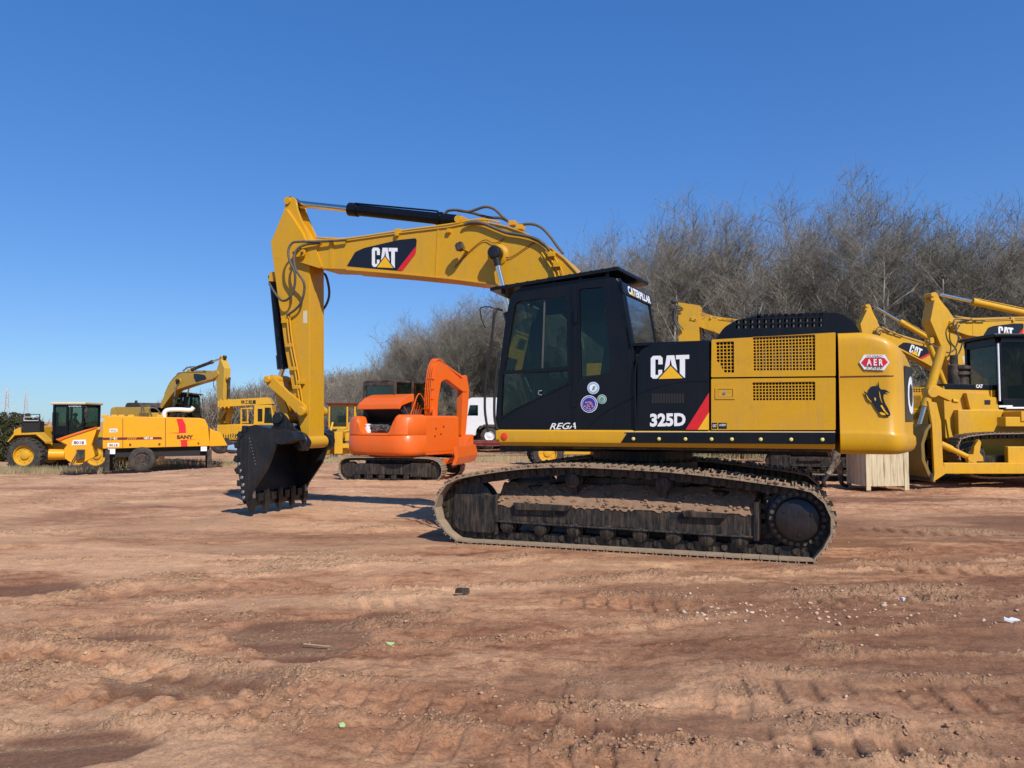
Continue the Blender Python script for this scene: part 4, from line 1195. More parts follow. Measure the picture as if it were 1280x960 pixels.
m_ = MB(); add_text(m_, 'CATERPILLAR', lambda a, b: rearp(CV - .17 - (CV - CI - .23) * a, .15 - .125 * b, .026), .04); m_.build('rear_lettering', 'white', bnd)
m_ = MB(); m_.add([rearp(CV - .26, .155, .03), rearp(CV - .38, .155, .03), rearp(CV - .32, .08, .03)], [(0, 1, 2)]); m_.build('letter_triangle', 'yvinyl', bnd)
# interior
m_ = MB()
m_.prism(rpoly([(.15, 1.75), (.68, 1.75), (.68, 1.87), (.32, 1.9), (.2, 2.65), (.08, 2.65)], .05), .72, 1.2)
m_.prism(rpoly([(.05, 2.68), (.17, 2.68), (.18, 2.9), (.08, 2.92)], .04), .82, 1.1)
m_.bx(.2, .65, .75, 1.15, 1.43, 1.75); m_.build('seat', 'seat', cab, .02)
m_ = MB(); m_.bx(.3, .75, .55, .70, 1.45, 1.98); m_.bx(.3, .75, 1.22, 1.35, 1.45, 1.98); m_.cyl((.72, 1.28, 1.98), (.78, 1.28, 2.18), .02); m_.cyl((.72, .62, 1.98), (.78, .62, 2.18), .02)
m_.bx(1.15, 1.3, .5, .62, 1.9, 2.3); m_.build('console', 'dark', cab, .01)
m_ = MB(); m_.tube([(1.2, .95, 1.45), (1.22, .95, 1.9), (1.18, .95, 2.1)], .015, 8); m_.tube([(1.3, .82, 1.45), (1.34, .82, 1.95)], .015, 8); m_.build('lever', 'dullblack', cab)
m_ = MB(); m_.tube([(1.5, CI + .2, 2.1), (1.4, CI + .3, 1.95), (1.3, CI + .5, 1.88)], .012, 6); m_.build('wiper', 'cream', cab)
# hinge and handle
m_ = MB(); c = E.P(720, 395, CV); m_.bx(c.x - .02, c.x + .02, CV, CV + .03, c.z - .09, c.z + .09); c = E.P(716, 500, CV); m_.bx(c.x - .04, c.x + .02, CV, CV + .012, c.z - .09, c.z + .09)
m_.build('hinge', 'black', cab, .005)
m_ = MB(); c = E.P(676, 491, CV); m_.tube([(c.x - .02, CV + .01, c.z + .025), (c.x + .02, CV + .02, c.z + .02), (c.x + .02, CV + .02, c.z - .02), (c.x - .02, CV + .01, c.z - .025)], .007, 6); m_.build('door_handle', 'steel', cab)
# roof guard
gp = []
gl = E.uz(617, 358.5, CV + .05); gr = E.uz(773, 332.8, CV + .05)
m_ = MB()
def gz(u): return gl[1] + (gr[1] - gl[1]) * (u - gl[0]) / (gr[0] - gl[0])
u0_, u1_ = gl[0] + .05, gr[0]
poly = [(u0_, CI - .02), (u0_, CV + .05), (u1_, CV + .05), (u1_ - SKW, CI - .02)]
vs = [(u, v, gz(u) + dz) for dz in (-.045, 0) for u, v in poly]
m_.add(vs, [(0, 1, 2, 3), (4, 7, 6, 5), (0, 4, 5, 1), (1, 5, 6, 2), (2, 6, 7, 3), (3, 7, 4, 0)])
gd = m_.build('roof_guard', 'black', cab, .006)
m_ = MB()
for k in range(12):
    u = u0_ + (u1_ - u0_) * (k + .5) / 12; m_.bar((u, CI + .03, gz(u) + .008), (u, CV, gz(u) + .008), .03, .014)
for k in range(5):
    u = u0_ - .15 + (u1_ - u0_ + .3) * k / 4; m_.bar((u, CV - .03, gz(u) - .04), (u, CV - .03, gz(u) - .10), .04, .04)
    m_.bar((u, CI + .03, gz(u) - .04), (u, CI + .03, gz(u) - .10), .04, .04)
m_.build('guard_slat', 'black', gd)
# stickers on the cab side
def disc(px, py, r, mats, name, body=None):
    c = E.P(px, py, CV); rr = r * .0095
    for i, (k, m__) in enumerate(mats):
        q = MB(); q.lathe((c.x, CV + .001 + i * .0015, c.z), (0, 1, 0), [(0, rr * k), (.0015, rr * k)], 32)
        o = q.build(name if i == 0 else 'sticker_ring', m__, cab if i == 0 else first)
        if i == 0: first = o
    return first, c, rr
f1, c, rr = disc(741.6, 485, 7.6, ((1, 'white'), (.92, 'blue'), (.62, 'white')), 'round_sticker')
q = MB()
for k in range(3): q.prism([(c.x - .02 - .006 * k, c.z - .022 + k * .017), (c.x + .012 - .006 * k, c.z - .026 + k * .017), (c.x + .016 - .006 * k, c.z - .014 + k * .017), (c.x - .016 - .006 * k, c.z - .010 + k * .017)], CV + .006, CV + .0075)
q.build('sticker_emblem', 'greenv', f1)
f1, c, rr = disc(736.5, 505, 10.8, ((1, 'white'), (.92, 'bluev'), (.8, 'white'), (.75, 'bluev')), 'round_sticker')
rn = random.Random(4); q = MB()
for k in range(16):
    a = rn.uniform(0, 6.28); d = rr * .62 * rn.random() ** .5; s = rr * .13
    if d * sin(a) > rr * .25: continue
    q.prism([(c.x + d * cos(a) - s, c.z + d * sin(a) - s * .6), (c.x + d * cos(a) + s, c.z + d * sin(a) - s * .3), (c.x + d * cos(a) + s * .4, c.z + d * sin(a) + s), (c.x + d * cos(a) - s * .9, c.z + d * sin(a) + s * .5)], CV + .006, CV + .008)
q.build('sticker_emblem', flat('pink_vinyl', (.55, .25, .22)), f1)
f1, c, rr = disc(752.5, 499, 5.8, ((1, 'white'), (.93, 'greenv'), (.6, 'white'), (.52, 'greenv')), 'round_sticker')
m_ = MB(); add_text(m_, 'REGA', quadmap(E, CV + .003, 687, 720, 529, 528, 537, 536), .012, .35); m_.build('cab_lettering', 'white', cab)
# mirror on its long stalk
m_ = MB()
m_.tube(ptpath(E, [(628, 388), (620, 386), (618, 392), (614, 430), (608, 470), (606, 510), (610, 540)], 1.5), .017, 6)
m_.tube(ptpath(E, [(620, 386.5), (612, 383.5), (601, 384.5), (600.5, 390), (603, 402), (607, 410)], 1.5), .008, 6, smooth=2)
mi = m_.build('mirror_stalk', 'dark', ex)
m_ = MB(); c = E.P(619, 388, 1.5); m_.obox(c, (.05, .03, .07)); m_.build('mirror_clamp', 'dullblack', mi, .005)
m_ = MB(); c = E.P(611, 470, 1.5); m_.tube(ptpath(E, [(624, 440), (619, 480), (618, 520), (622, 538)], 1.47), .018, 8); m_.build('hand_rail', 'dark', ex)

# ---------------------------------------------------------------- boom
BV = .25
BOOM = [(366, 318), (369, 308), (378, 303), (406, 302), (433, 301), (499, 291.5), (560, 284), (588, 278.5), (613, 279), (634, 283.5), (655, 291), (674, 300), (690, 311), (706, 324), (720, 339), (745, 372), (768, 405), (785, 432),
        (780, 445), (768, 447), (745, 428), (700, 392), (665, 366), (645, 358.5), (607.5, 354), (560, 348), (499, 342), (433, 336.8), (402.5, 336), (372, 327)]
bo_ = E.L(BOOM, BV)
mb = MB(); mb.prism(bo_, -BV, BV)
boom = mb.build('boom', 'yellow', ex, .012)
# raised flange plates along top and bottom, cast end
mb = MB()
def plate_along(pts, v0, v1, th=.018):
    q = E.L(pts, BV)
    for a, b in zip(q, q[1:]): mb.bar((a[0], (v0 + v1) / 2, a[1]), (b[0], (v0 + v1) / 2, b[1]), abs(v1 - v0), th)
plate_along([(433, 301), (499, 291.5), (560, 284), (588, 278.5), (613, 279), (634, 283.5), (655, 291), (674, 300), (690, 311), (706, 324), (720, 339), (745, 372)], -BV - .02, BV + .02)
plate_along([(433, 337), (499, 342.2), (560, 348.2), (607.5, 354.2), (645, 358.8)], -BV - .02, BV + .02)
mb.build('boom_flange', 'yellow', boom, .003)
mb = MB()
mb.prism(rpoly(E.L([(366, 317), (370, 308), (378, 303), (404, 302.5), (396, 313), (404, 334.5), (400, 335.5), (372, 327)], BV), .03), BV, BV + .02)
for q_ in ([(412, 302), (417, 302), (417, 336), (412, 336)], [(547, 286), (549, 286), (546, 346), (544, 346)]): MB().prism(E.L(q_, BV), BV, BV + .009).build('weld_rib', 'yellow', boom, .003)
c = E.P(376.5, 317.5, BV); mb.lathe((c.x, BV, c.z), (0, 1, 0), [(0, .09), (.05, .09), (.055, .07)], 24)
mb.build('boom_casting', 'yellow', boom, .004)
mb = MB(); a = E.P(371, 318, BV); b_ = E.P(382, 316.5, BV); mb.prism(rpoly([(a.x + .02, a.z + .05), (b_.x - .04, b_.z + .05), (b_.x - .04, b_.z - .06), (a.x + .02, a.z - .06)], .05), BV + .05, BV + .075); pk = mb.build('pin_keeper', 'yellow', boom, .004)
mb = MB()
for x in (371.5, 381.5): c = E.P(x, 317.5, BV); mb.cyl((c.x, BV + .07, c.z), (c.x, BV + .1, c.z), .02, n=6)
mb.build('keeper_bolt', 'maroon', pk)
# decal on boom, both sides
BD = [(434, 332), (444, 315), (455, 310), (499, 299.8), (519.5, 297.8), (521, 300), (519.5, 317.5), (503, 339), (434, 332.8)]
mb = MB(); mb.prism(rpoly(E.L(BD, BV), .03), BV, BV + .003); bdec = mb.build('boom_decal', 'blackvinyl', boom)
mb = MB(); mb.prism(E.L([(519.8, 308), (519.4, 317.5), (503.2, 338.6), (496.5, 338)], BV), BV + .003, BV + .005); mb.build('decal_stripe', 'red', bdec)
cat_logo(quadmap(E, BV + .003, 465, 497, 309.5, 310, 333.5, 334.8), (0, 1, 0), bdec)
mb = MB(); mb.prism(rpoly(E.L(BD, BV), .03), -BV - .003, -BV); mb.build('boom_decal', 'blackvinyl', boom)
# boom foot bosses etc
for vv in (-1,):
    pass
# work lamp
mb = MB(); c = E.P(575, 308, BV + .18); mb.obox((c.x, BV + .17, c.z), (.10, .11, .12), Matrix.Rotation(R(20), 3, 'Y')); lamp = mb.build('work_lamp', 'dullblack', boom, .02)
mb = MB(); mb.lathe((c.x + .05, BV + .17, c.z - .015), (1, 0, -.35), [(0, .048), (.015, .048)], 20); mb.build('lamp_lens', 'steel', lamp)
mb = MB(); a = E.P(584, 314, BV); mb.bar((a.x, BV, a.z), (a.x, BV + .2, a.z), .05, .02); mb.bar((a.x, BV + .19, a.z), (c.x, BV + .19, c.z), .03, .03); mb.build('lamp_bracket', 'yellow', lamp)
mb = MB(); mb.tube(ptpath(E, [(568, 334), (585, 316), (600, 303), (608, 300), (615, 303.5), (622, 303), (630, 298)], BV + .02), .006, 6)
mb.tube(ptpath(E, [(628, 320), (636, 322), (645, 318), (658, 309), (668, 303)], BV + .02), .006, 6)
mb.build('lamp_cable', 'maroon', boom)
# boom cylinders
for sg in (1, -1):
    h = E.P(617.8, 315.5, .42); f_ = Vector((1.35, 0, 1.42))
    ax = (f_ - Vector((h.x, 0, h.z)))
    a = Vector((h.x, sg * .40, h.z)); b_ = Vector((f_.x, sg * .36, f_.z)); d = (b_ - a).normalized()
    mb = MB(); mb.cyl(a, a + d * .95, .042, n=20); rod = mb.build('boom_cylinder', 'chrome', ex)
    mb = MB(); mb.cyl(a + d * .9, b_, .085, n=24); mb.cyl(a + d * .88, a + d * 1.0, .1, n=24); mb.build('cylinder_barrel', 'black', rod)
    mb = MB(); mb.lathe((a.x, sg * .29, a.z), (0, sg, 0), [(0, .09), (.03, .10), (.14, .10), (.17, .085), (.18, .06)], 24); mb.cyl(a, a + d * .2, .06, .045, n=16)
    mb.build('cylinder_eye', 'bucketblack', rod)
    mb = MB(); mb.lathe((a.x, sg * BV, a.z), (0, sg, 0), [(0, .15), (.015, .15), (.03, .12), (.04, .1)], 32); mb.build('cylinder_boss', 'yellow', boom)
# stick cylinder
mb = MB(); p0 = E.P(366.5, 254, 0); p1 = E.P(443, 262.5, 0); p2 = E.P(577, 276.5, 0)
d1 = (p2 - p0).normalized()
mb.cyl(p0, p0 + (p2 - p0) * .42, .052, n=20); sc_ = mb.build('stick_cylinder', 'chrome', ex)
L_ = (p2 - p0).length
mb = MB(); mb.cyl(p0 + d1 * L_ * .365, p2 - d1 * .05, .088, n=28); mb.cyl(p0 + d1 * L_ * .355, p0 + d1 * (L_ * .355 + .16), .105, n=28); mb.cyl(p0 + d1 * L_ * .87, p0 + d1 * L_ * .89, .105, n=28)
mb.tube([p0 + d1 * L_ * .88 + Vector((0, .06, .1)), p0 + d1 * L_ * .8 + Vector((0, .06, .1)), p0 + d1 * L_ * .4 + Vector((0, .06, .09))], .015, 6)
mb.build('cylinder_barrel', 'black', sc_)
mb = MB(); mb.cyl(p0 - Vector((0, .08, 0)), p0 + Vector((0, .08, 0)), .09, n=20); mb.build('cylinder_eye', 'dullblack', sc_)
mb = MB(); mb.prism(rpoly(E.L([(568, 284), (571, 273), (578, 270), (586, 274), (590, 280)], .1), .03), -.13, -.08); mb.prism(rpoly(E.L([(568, 284), (571, 273), (578, 270), (586, 274), (590, 280)], .1), .03), .08, .13)
mb.cyl((p2.x, -.15, p2.z), (p2.x, .15, p2.z), .055, n=20); mb.build('boom_lug', 'yellow', boom, .005)

# ---------------------------------------------------------------- stick
SV = .2
ST = [(358, 261), (355.5, 260.6), (338, 303.3), (340, 317.5), (345.6, 361), (352, 405), (356.6, 440), (366, 490), (374.5, 533), (380, 552), (384.5, 559), (387, 555), (387, 440), (387, 333), (386.3, 318), (381.7, 300), (378, 291), (367, 274)]
mb = MB(); so_ = E.L(ST, SV); mb.prism(so_, -SV, SV); stick = mb.build('stick', 'yellow', ex, .012)
mb = MB()
lug = rpoly(E.L([(357, 262), (359, 254), (361, 249), (367, 246.5), (371, 250), (373, 262), (378, 275), (385, 290), (387, 302), (384, 306), (376, 292)], .1), .02)
mb.prism(lug, .09, .14); mb.prism(lug, -.14, -.09)
mb.cyl((p0.x, -.17, p0.z), (p0.x, .17, p0.z), .06, n=20)
mb.build('stick_lug', 'yellow', stick, .005)
mb = MB(); c = E.P(384, 552.5, .2); mb.cyl((c.x, -.24, c.z), (c.x, .24, c.z), .10, n=28); mb.build('stick_tip', 'yellow', stick, .006)
PIN = Vector((c.x, 0, c.z))
mb = MB(); mb.prism(E.L([(379, 388.5), (384, 388.5), (384, 404), (379, 404)], SV), SV, SV + .002); wl = mb.build('warning_label', 'cream', stick)
# pipes and hoses
mb = MB()
for off in (0, .05):
    mb.tube([p + Vector((-off, 0, 0)) for p in ptpath(E, [(358.5, 394), (361, 420), (364.5, 442), (368.6, 462), (372, 485), (375, 505)], SV + .035)], .012, 8)
mb.build('stick_pipe', 'yellow', stick)
mb = MB()
for x, y in ((357, 402), (362, 432), (368, 461), (372, 484), (377, 478)):
    c = E.P(x, y, SV); mb.bx(c.x - .07, c.x + .05, SV, SV + .05, c.z - .03, c.z + .03)
mb.build('pipe_clamp', 'yellow', stick, .008)
mb = MB()
EL = [[(433, 300), (400, 302), (374, 302), (365, 304), (360.5, 313), (362, 326), (368.6, 341.6), (367.5, 361), (361, 373), (352, 375.5), (343.4, 365.6), (336.8, 355)],
      [(400, 304), (383, 305.5), (372, 311), (367.5, 322), (369.7, 337), (378.4, 350), (380.6, 361), (377, 376.6), (369.7, 386.4), (358.8, 394)]]
mb.tube(ptpath(E, EL[0], [.3, .32, .36, .38, .4, .42, .4, .36, .34, .3, .2, .1]), .019, 10)
mb.tube(ptpath(E, EL[1], [.3, .33, .36, .38, .38, .36, .33, .3, .28, .26]), .019, 10)
mb.tube(ptpath(E, [(401, 341), (407, 344), (411, 359), (411, 372), (406, 384), (398, 392)], -.3), .02, 10)
mb.build('arm_hose', 'hose', boom)
mb = MB()
HO = [([(545, 268), (555, 268), (560, 263.4), (571, 262.5), (585, 264.5), (594.7, 262), (607, 258.4), (618, 261.5), (627.5, 270), (637, 278)], .02),
      ([(572, 263), (590, 266), (602.5, 269.7), (613.4, 272), (626, 272.5), (634, 276)], -.08),
      ([(649, 281.4), (663.4, 280), (676, 284), (687, 294.7), (696, 307), (704, 317)], -.05)]
for pth, v in HO: mb.tube(ptpath(E, pth, v), .021, 10)
mb.tube(ptpath(E, [(580, 281), (588, 278), (602.5, 279), (618, 285), (634, 291), (652.5, 294), (669.7, 298.6), (680.6, 305.6), (687, 313.4)], BV + .05), .024, 10)
mb.tube(ptpath(E, [(433, 300), (480, 293.5), (560, 283), (582, 280)], BV - .02), .014, 8)
mb.build('boom_hose', 'hose', boom)
mb = MB()
mb.tube(ptpath(E, [(372, 303.5), (400, 300), (433, 298.5), (499, 289), (560, 281), (590, 275), (610, 275)], .19), .014, 8)
mb.tube(ptpath(E, [(395, 297), (433, 298), (499, 288.5), (560, 280.5), (600, 274), (625, 278)], .08), .014, 8)
for o in (0, 5, 10):
    mb.tube(ptpath(E, [(687 - o, 313 + o * .3), (695 - o, 325 + o * .3), (703 - o, 340 + o * .2), (706 - o, 360)], BV + .04), .014, 8)
mb.build('boom_pipe', 'yellow', boom)
mb = MB()
for x, y, v in ((417, 300, .2), (499, 289, .2), (641, 279, .05), (650, 284, .05), (604, 276, .1), (697, 331, .28), (690, 318, .28)):
    c = E.P(x, y, v); mb.bx(c.x - .05, c.x + .05, v - .1, v + .06, c.z - .04, c.z + .03)
for x, y in ((416, 304), (497, 294), (562, 290)):
    c = E.P(x, y, BV); mb.bx(c.x - .03, c.x + .03, BV - .02, BV + .05, c.z - .02, c.z + .04)
mb.build('pipe_clamp', 'yellow', boom, .008)
# bucket cylinder
a = E.P(342, 345, 0); b_ = E.P(353.5, 461, 0); e_ = E.P(349, 475.5, 0)
mb = MB(); mb.cyl(a, b_, .075, n=24); mb.cyl(b_ - (b_ - a).normalized() * .22, b_, .09, n=24); mb.cyl(a, a + (b_ - a).normalized() * .1, .09, n=24)
bcy = mb.build('bucket_cylinder', 'black', ex)
mb = MB(); mb.cyl(b_, e_, .04, n=16); mb.cyl((e_.x, -.1, e_.z), (e_.x, .1, e_.z), .07, n=20); mb.build('cylinder_rod', 'chrome', bcy)
mb = MB(); mb.prism(rpoly(E.L([(338, 340), (336, 352), (343, 352), (346, 340)], .1), .02), -.12, .12); mb.build('cylinder_bracket', 'yellow', stick, .006)
# links
K1 = Vector((e_.x, 0, e_.z)); K2 = E.P(378, 514, .27); 
for sg in (1, -1):
    A = Vector((K1.x, sg * .24, K1.z)); B_ = Vector((K2.x, sg * .26, K2.z)); d = (B_ - A).normalized(); n_ = Vector((-d.z, 0, d.x))
    mb = MB(); hw0, hw1 = .085, .10
    pl = [(A + n_ * hw0), (A + (B_ - A) * .5 + n_ * .07), (B_ + n_ * hw1), (B_ + d * .09), (B_ - n_ * hw1), (A + (B_ - A) * .5 - n_ * .07), (A - n_ * hw0), (A - d * .08)]
    mb.prism(rpoly([(p.x, p.z) for p in pl], .06), sg * .215, sg * .275)
    for q, r_ in ((A, .06), (B_, .075)): mb.lathe((q.x, sg * .27, q.z), (0, sg, 0), [(0, r_), (.05, r_), (.06, r_ * .7)], 20)
    mb.build('tipping_link', 'yellow', ex, .006)
K3 = E.P(359.5, 523, .1); K3.y = 0
mb = MB(); mb.bar(K1, K3, .26, .13); mb.cyl((K1.x, -.2, K1.z), (K1.x, .2, K1.z), .08, n=20); mb.cyl((K3.x, -.2, K3.z), (K3.x, .2, K3.z), .08, n=20); mb.build('bucket_link', 'yellow', ex, .01)
# ---------------------------------------------------------------- bucket
BW = .72
SP = [(346, 539), (345.5, 555), (334.7, 585), (317, 612), (311, 626), (303.5, 628), (300, 604), (297.4, 587.7), (296, 574), (296.5, 556), (300, 544), (306, 536), (314, 532), (326, 532.5)]
sp_ = E.L(SP, BW)
mb = MB()
mb.prism(sp_, BW - .03, BW); mb.prism(sp_, -BW, -BW + .03)
# shell: follow the back of the side plate from the lip round to the top
shell = [sp_[4], sp_[5], sp_[6], sp_[7], sp_[8], sp_[9], sp_[10], sp_[11], sp_[12], sp_[13], sp_[0]]
shs = []
E_ = [shell[0]] + shell + [shell[-1]]
for i in range(1, len(E_) - 2):
    for k in range(4):
        t = k / 4; a, b, c_, d = [Vector(E_[j]) for j in (i - 1, i, i + 1, i + 2)]
        shs.append(.5 * (2 * b + (c_ - a) * t + (2 * a - 5 * b + 4 * c_ - d) * t * t + (3 * b - a - 3 * c_ + d) * t ** 3))
shs.append(Vector(shell[-1]))
cen = Vector((sum(p.x for p in shs) / len(shs), sum(p.y for p in shs) / len(shs)))
inn = []
for i, p in enumerate(shs):
    t = (shs[min(i + 1, len(shs) - 1)] - shs[max(i - 1, 0)]).normalized(); n_ = Vector((t.y, -t.x))
    if n_.dot(cen - p) < 0: n_ = -n_
    inn.append(p + n_ * .03)
k = len(shs); vs = []
for v in (-BW + .001, BW - .001):
    vs += [(p.x, v, p.y) for p in shs] + [(p.x, v, p.y) for p in inn]
fs = []
for i in range(k - 1):
    fs += [[i, i + 1, 2 * k + i + 1, 2 * k + i], [k + i + 1, k + i, 3 * k + i, 3 * k + i + 1]]
fs += [[0, 2 * k, 3 * k, k], [k - 1, 2 * k - 1, 4 * k - 1, 3 * k - 1]]
mb.add(vs, fs)
bucket = mb.build('bucket', 'bucketblack', ex, .004)
# top box beam and ears
mb = MB()
tb_ = E.L([(345.5, 541), (369, 541), (372, 553), (346, 556)], BW)
mb.prism(rpoly([(sp_[0][0] + .02, sp_[0][1] + .02), (sp_[0][0] - .05, sp_[0][1] - .01), (sp_[0][0] - .05, sp_[0][1] - .14), (sp_[0][0] + .02, sp_[0][1] - .15)], .03), -BW + .03, BW - .03)
mb.prism(rpoly([(sp_[0][0] + .02, sp_[0][1] + .01), (sp_[0][0] - .28, sp_[0][1] - .0), (sp_[0][0] - .36, sp_[0][1] - .12), (sp_[0][0] - .1, sp_[0][1] - .2), (sp_[0][0] + .02, sp_[0][1] - .18)], .03), BW - .22, BW + .02)
for sg in (1, -1):
    ear = [(K3.x + .12, K3.z - .02), (K3.x + .06, K3.z + .09), (K3.x - .03, K3.z + .10), (K3.x - .12, K3.z + .02), ((K3.x + PIN.x) / 2 - .06, (K3.z + PIN.z) / 2 + .02), (PIN.x - .04, PIN.z + .13), (PIN.x - .14, PIN.z), (PIN.x - .08, PIN.z - .13), (PIN.x + .1, PIN.z - .14), (sp_[0][0] - .2, sp_[0][1] - .12), (sp_[0][0], sp_[0][1] - .05), (sp_[12][0] - .1, sp_[12][1] - .0)]
    mb.prism(rpoly(ear, .04), sg * .27, sg * .33)
    mb.lathe((PIN.x, sg * .33, PIN.z), (0, sg, 0), [(0, .13), (.05, .13), (.07, .1)], 24); mb.lathe((K3.x, sg * .33, K3.z), (0, sg, 0), [(0, .09), (.04, .09), (.05, .07)], 20)
mb.build('bucket_ear', 'bucketblack', bucket, .008)
# worn studs on the back edge
mb = MB()
for x, y in ((299, 580), (300.5, 588.5), (302.5, 597), (304, 606), (304, 615), (305, 622)):
    c = E.P(x, y, BW); mb.lathe((c.x, BW, c.z), (0, 1, .0), [(0, .028), (.012, .028), (.018, .02)], 10)
for k_ in range(9):
    c = E.P(312 + k_ * .95, 548 + k_ * 4, BW); mb.lathe((c.x, BW, c.z), (0, 1, 0), [(0, .009), (.006, .009), (.008, .004)], 8)
mb.build('worn_stud', 'steel', bucket)
mb = MB()   # bolted side cutter and curved wear plates
mb.prism(E.L([(345.5, 555), (334.7, 585), (317, 612), (311, 626), (305, 626), (312, 610), (328, 584), (339, 556)], BW), BW, BW + .015)
mb.build('side_cutter', 'bucketblack', bucket, .006); mb = MB()
mb.prism(E.L([(345.5, 555), (334.7, 585), (317, 612), (311, 626), (305, 626), (312, 610), (328, 584), (339, 556)], BW), -BW - .015, -BW)
mb.build('side_cutter', 'bucketblack', bucket, .006); mb = MB()
for i in range(6):
    q = shs[8 + i * 4]; mb.obox((q.x, BW - .03, q.y), (.09, .1, .09), Matrix.Rotation(.6 * i, 3, 'Y'))
mb.build('wear_plate', 'bucketblack', bucket, .006)
# teeth
lipc = Vector(sp_[4])
for i in range(5):
    v = -BW + .05 + (2 * BW - .1) * i / 4
    u0_, z0_ = lipc.x, lipc.y
    mb = MB()
    pl = [(u0_ - .03, z0_ + .14), (u0_ + .05, z0_ + .12), (u0_ + .04, z0_ - .03), (u0_ + .0, z0_ - .19), (u0_ - .035, z0_ - .19), (u0_ - .05, z0_ + .0)]
    vs = []
    hw = [.055, .055, .065, .035, .035, .065]
    vs = [(a, v - w, b) for (a, b), w in zip(pl, hw)] + [(a, v + w, b) for (a, b), w in zip(pl, hw)]
    mb.add(vs, [list(range(6)), list(range(11, 5, -1))] + [[j, (j + 1) % 6, 6 + (j + 1) % 6, 6 + j] for j in range(6)])
    tt = mb.build('tooth', 'bucketblack', bucket, .006)
    mb = MB(); mb.bx(u0_ - .045, u0_ - .033, v - .05, v + .012, z0_ + .02, z0_ + .15); mb.build('tooth_adapter', 'steel' if i in (4, 0) else 'trackblack', tt, .004)
mb = MB()
for i in range(4):
    v = -BW + .05 + (2 * BW - .1) * (i + .5) / 4; mb.bx(lipc.x - .05, lipc.x + .03, v - .06, v + .06, lipc.y - .02, lipc.y + .10)
mb.prism([(lipc.x - .02, lipc.y + .1), (lipc.x + .05, lipc.y + .1), (lipc.x + .045, lipc.y - .08), (lipc.x + .0, lipc.y - .10)], -BW, BW)
mb.build('bucket_lip', 'bucketblack', bucket, .006)
# ================================================================ other machines
ARM_STICK = {'stick', 'bucket_cylinder', 'tipping_link', 'bucket_link', 'bucket'}
ARM_ALL = ARM_STICK | {'boom', 'boom_cylinder', 'stick_cylinder'}
FOOT = Vector((.2, 0, 1.9)); TIP = E.P(376.5, 317.5, 0)
def pose(root, boom_deg=0, stick_deg=0):
    def rot(p, d): return Matrix.Translation(p) @ Matrix.Rotation(-R(d), 4, 'Y') @ Matrix.Translation(-p)
    for c in root.children:
        n = c.name.split('.')[0]; m_ = Matrix.Identity(4)
        if n in ARM_STICK: m_ = rot(TIP, stick_deg) @ m_
        if n in ARM_ALL: m_ = rot(FOOT, boom_deg) @ m_
        c.matrix_basis = m_
ALLY = {'black_paint': M['yellow2'], 'yellow_paint': M['yellow2']}
DEC = ('round_sticker', 'hexagon_sticker', 'orca_sticker', 'model_number', 'cab_lettering', 'red_stripe', 'yellow_corner', 'lamp_cable', 'dirt_lumps', 'mud_layer', 'radiator_pipe', 'worn_stud', 'hood_rib', 'reflector')
GEAR = 'excavators parked in the back rows'
def put(px, py, d, loc, head, label, bd=0, sd=0, scale=1, skip=(), swap=ALLY):
    l = Vector(loc) * scale
    o = frame_for(px, py, d, l, head)
    c = clone(ex, o, R(head), label, 'excavator', GEAR, skip=DEC + tuple(skip), swap=swap, scale=scale, name='excavator')
    if bd or sd: pose(c, bd, sd)
    return c
LUG = (5.6, 0, 5.07)
# right edge of the frame: excavator with its stick raised behind the bulldozer
exA = put(1172, 366, 20.9, LUG, 186, 'yellow excavator at the right edge, its raised stick behind the bulldozer', sd=-13)
# smaller one behind the counterweight
def rotv(v, p, d):
    a = R(d); x, z = v[0] - p.x, v[2] - p.z; return (p.x + x * cos(a) - z * sin(a), 0, p.z + x * sin(a) + z * cos(a))
exB = put(1088, 412, 25.5, rotv((TIP.x, 0, TIP.z), FOOT, 20), 180, 'yellow excavator whose sloping boom shows just above the front counterweight', bd=20, sd=-20, scale=.92)
exC = put(872, 402, 22, rotv((5.2, 0, 4.1), FOOT, 13), 158, 'yellow excavator half hidden behind the black hood, square arm end showing', bd=13, scale=.82, skip=('stick', 'bucket', 'tipping_link', 'bucket_link', 'bucket_cylinder', 'boom_decal', 'arm_hose', 'boom_hose'))
for ch in exC.children:
    if ch.name.startswith('stick_cylinder'): ch.matrix_basis = Matrix.Translation((.1, 0, -.55)) @ ch.matrix_basis
C0 = rotv((5.2, 0, 4.1), FOOT, 13); C0 = (C0[0] - 5.2, C0[2] - 4.1)
mb = MB(); mb.prism(rpoly([(C0[0] + 5.08, C0[1] + 4.62), (C0[0] + 5.82, C0[1] + 4.78), (C0[0] + 5.82, 2.2), (C0[0] + 5.6, 1.4), (C0[0] + 5.2, 2.2)], .03), -.30, .30); st_ = mb.build('stick', 'yellow2', exC, .015)
mb = MB(); rn = random.Random(3)
for k in range(9):
    z0 = 4.45 - rn.random() * .1; v = rn.uniform(.0, .3); u = 5.75 + rn.uniform(-.05, .1)
    mb.tube([(C0[0] + 5.65, v + .1, z0 + C0[1] + .1), (C0[0] + u + .1, v + .15, z0 + C0[1] + .2), (C0[0] + u + .18, v + .12, z0 + C0[1] - .2), (C0[0] + 5.7 + rn.uniform(-.1, .1), v + .15, z0 + C0[1] - .5 - rn.random() * .3)], .022, 6)
mb.build('arm_hose', 'hose', st_)
mb = MB()
for k in range(6): mb.tube([(C0[0] + 5.06, -.15 + .05 * k, C0[1] + 4.3), (C0[0] + 4.98, -.12 + .05 * k, C0[1] + 4.05), (C0[0] + 5.01, .16 - .05 * k, C0[1] + 3.8), (C0[0] + 4.98, -.1 + .04 * k, C0[1] + 3.5)], .016, 6)
mb.build('arm_hose', 'hose', st_)
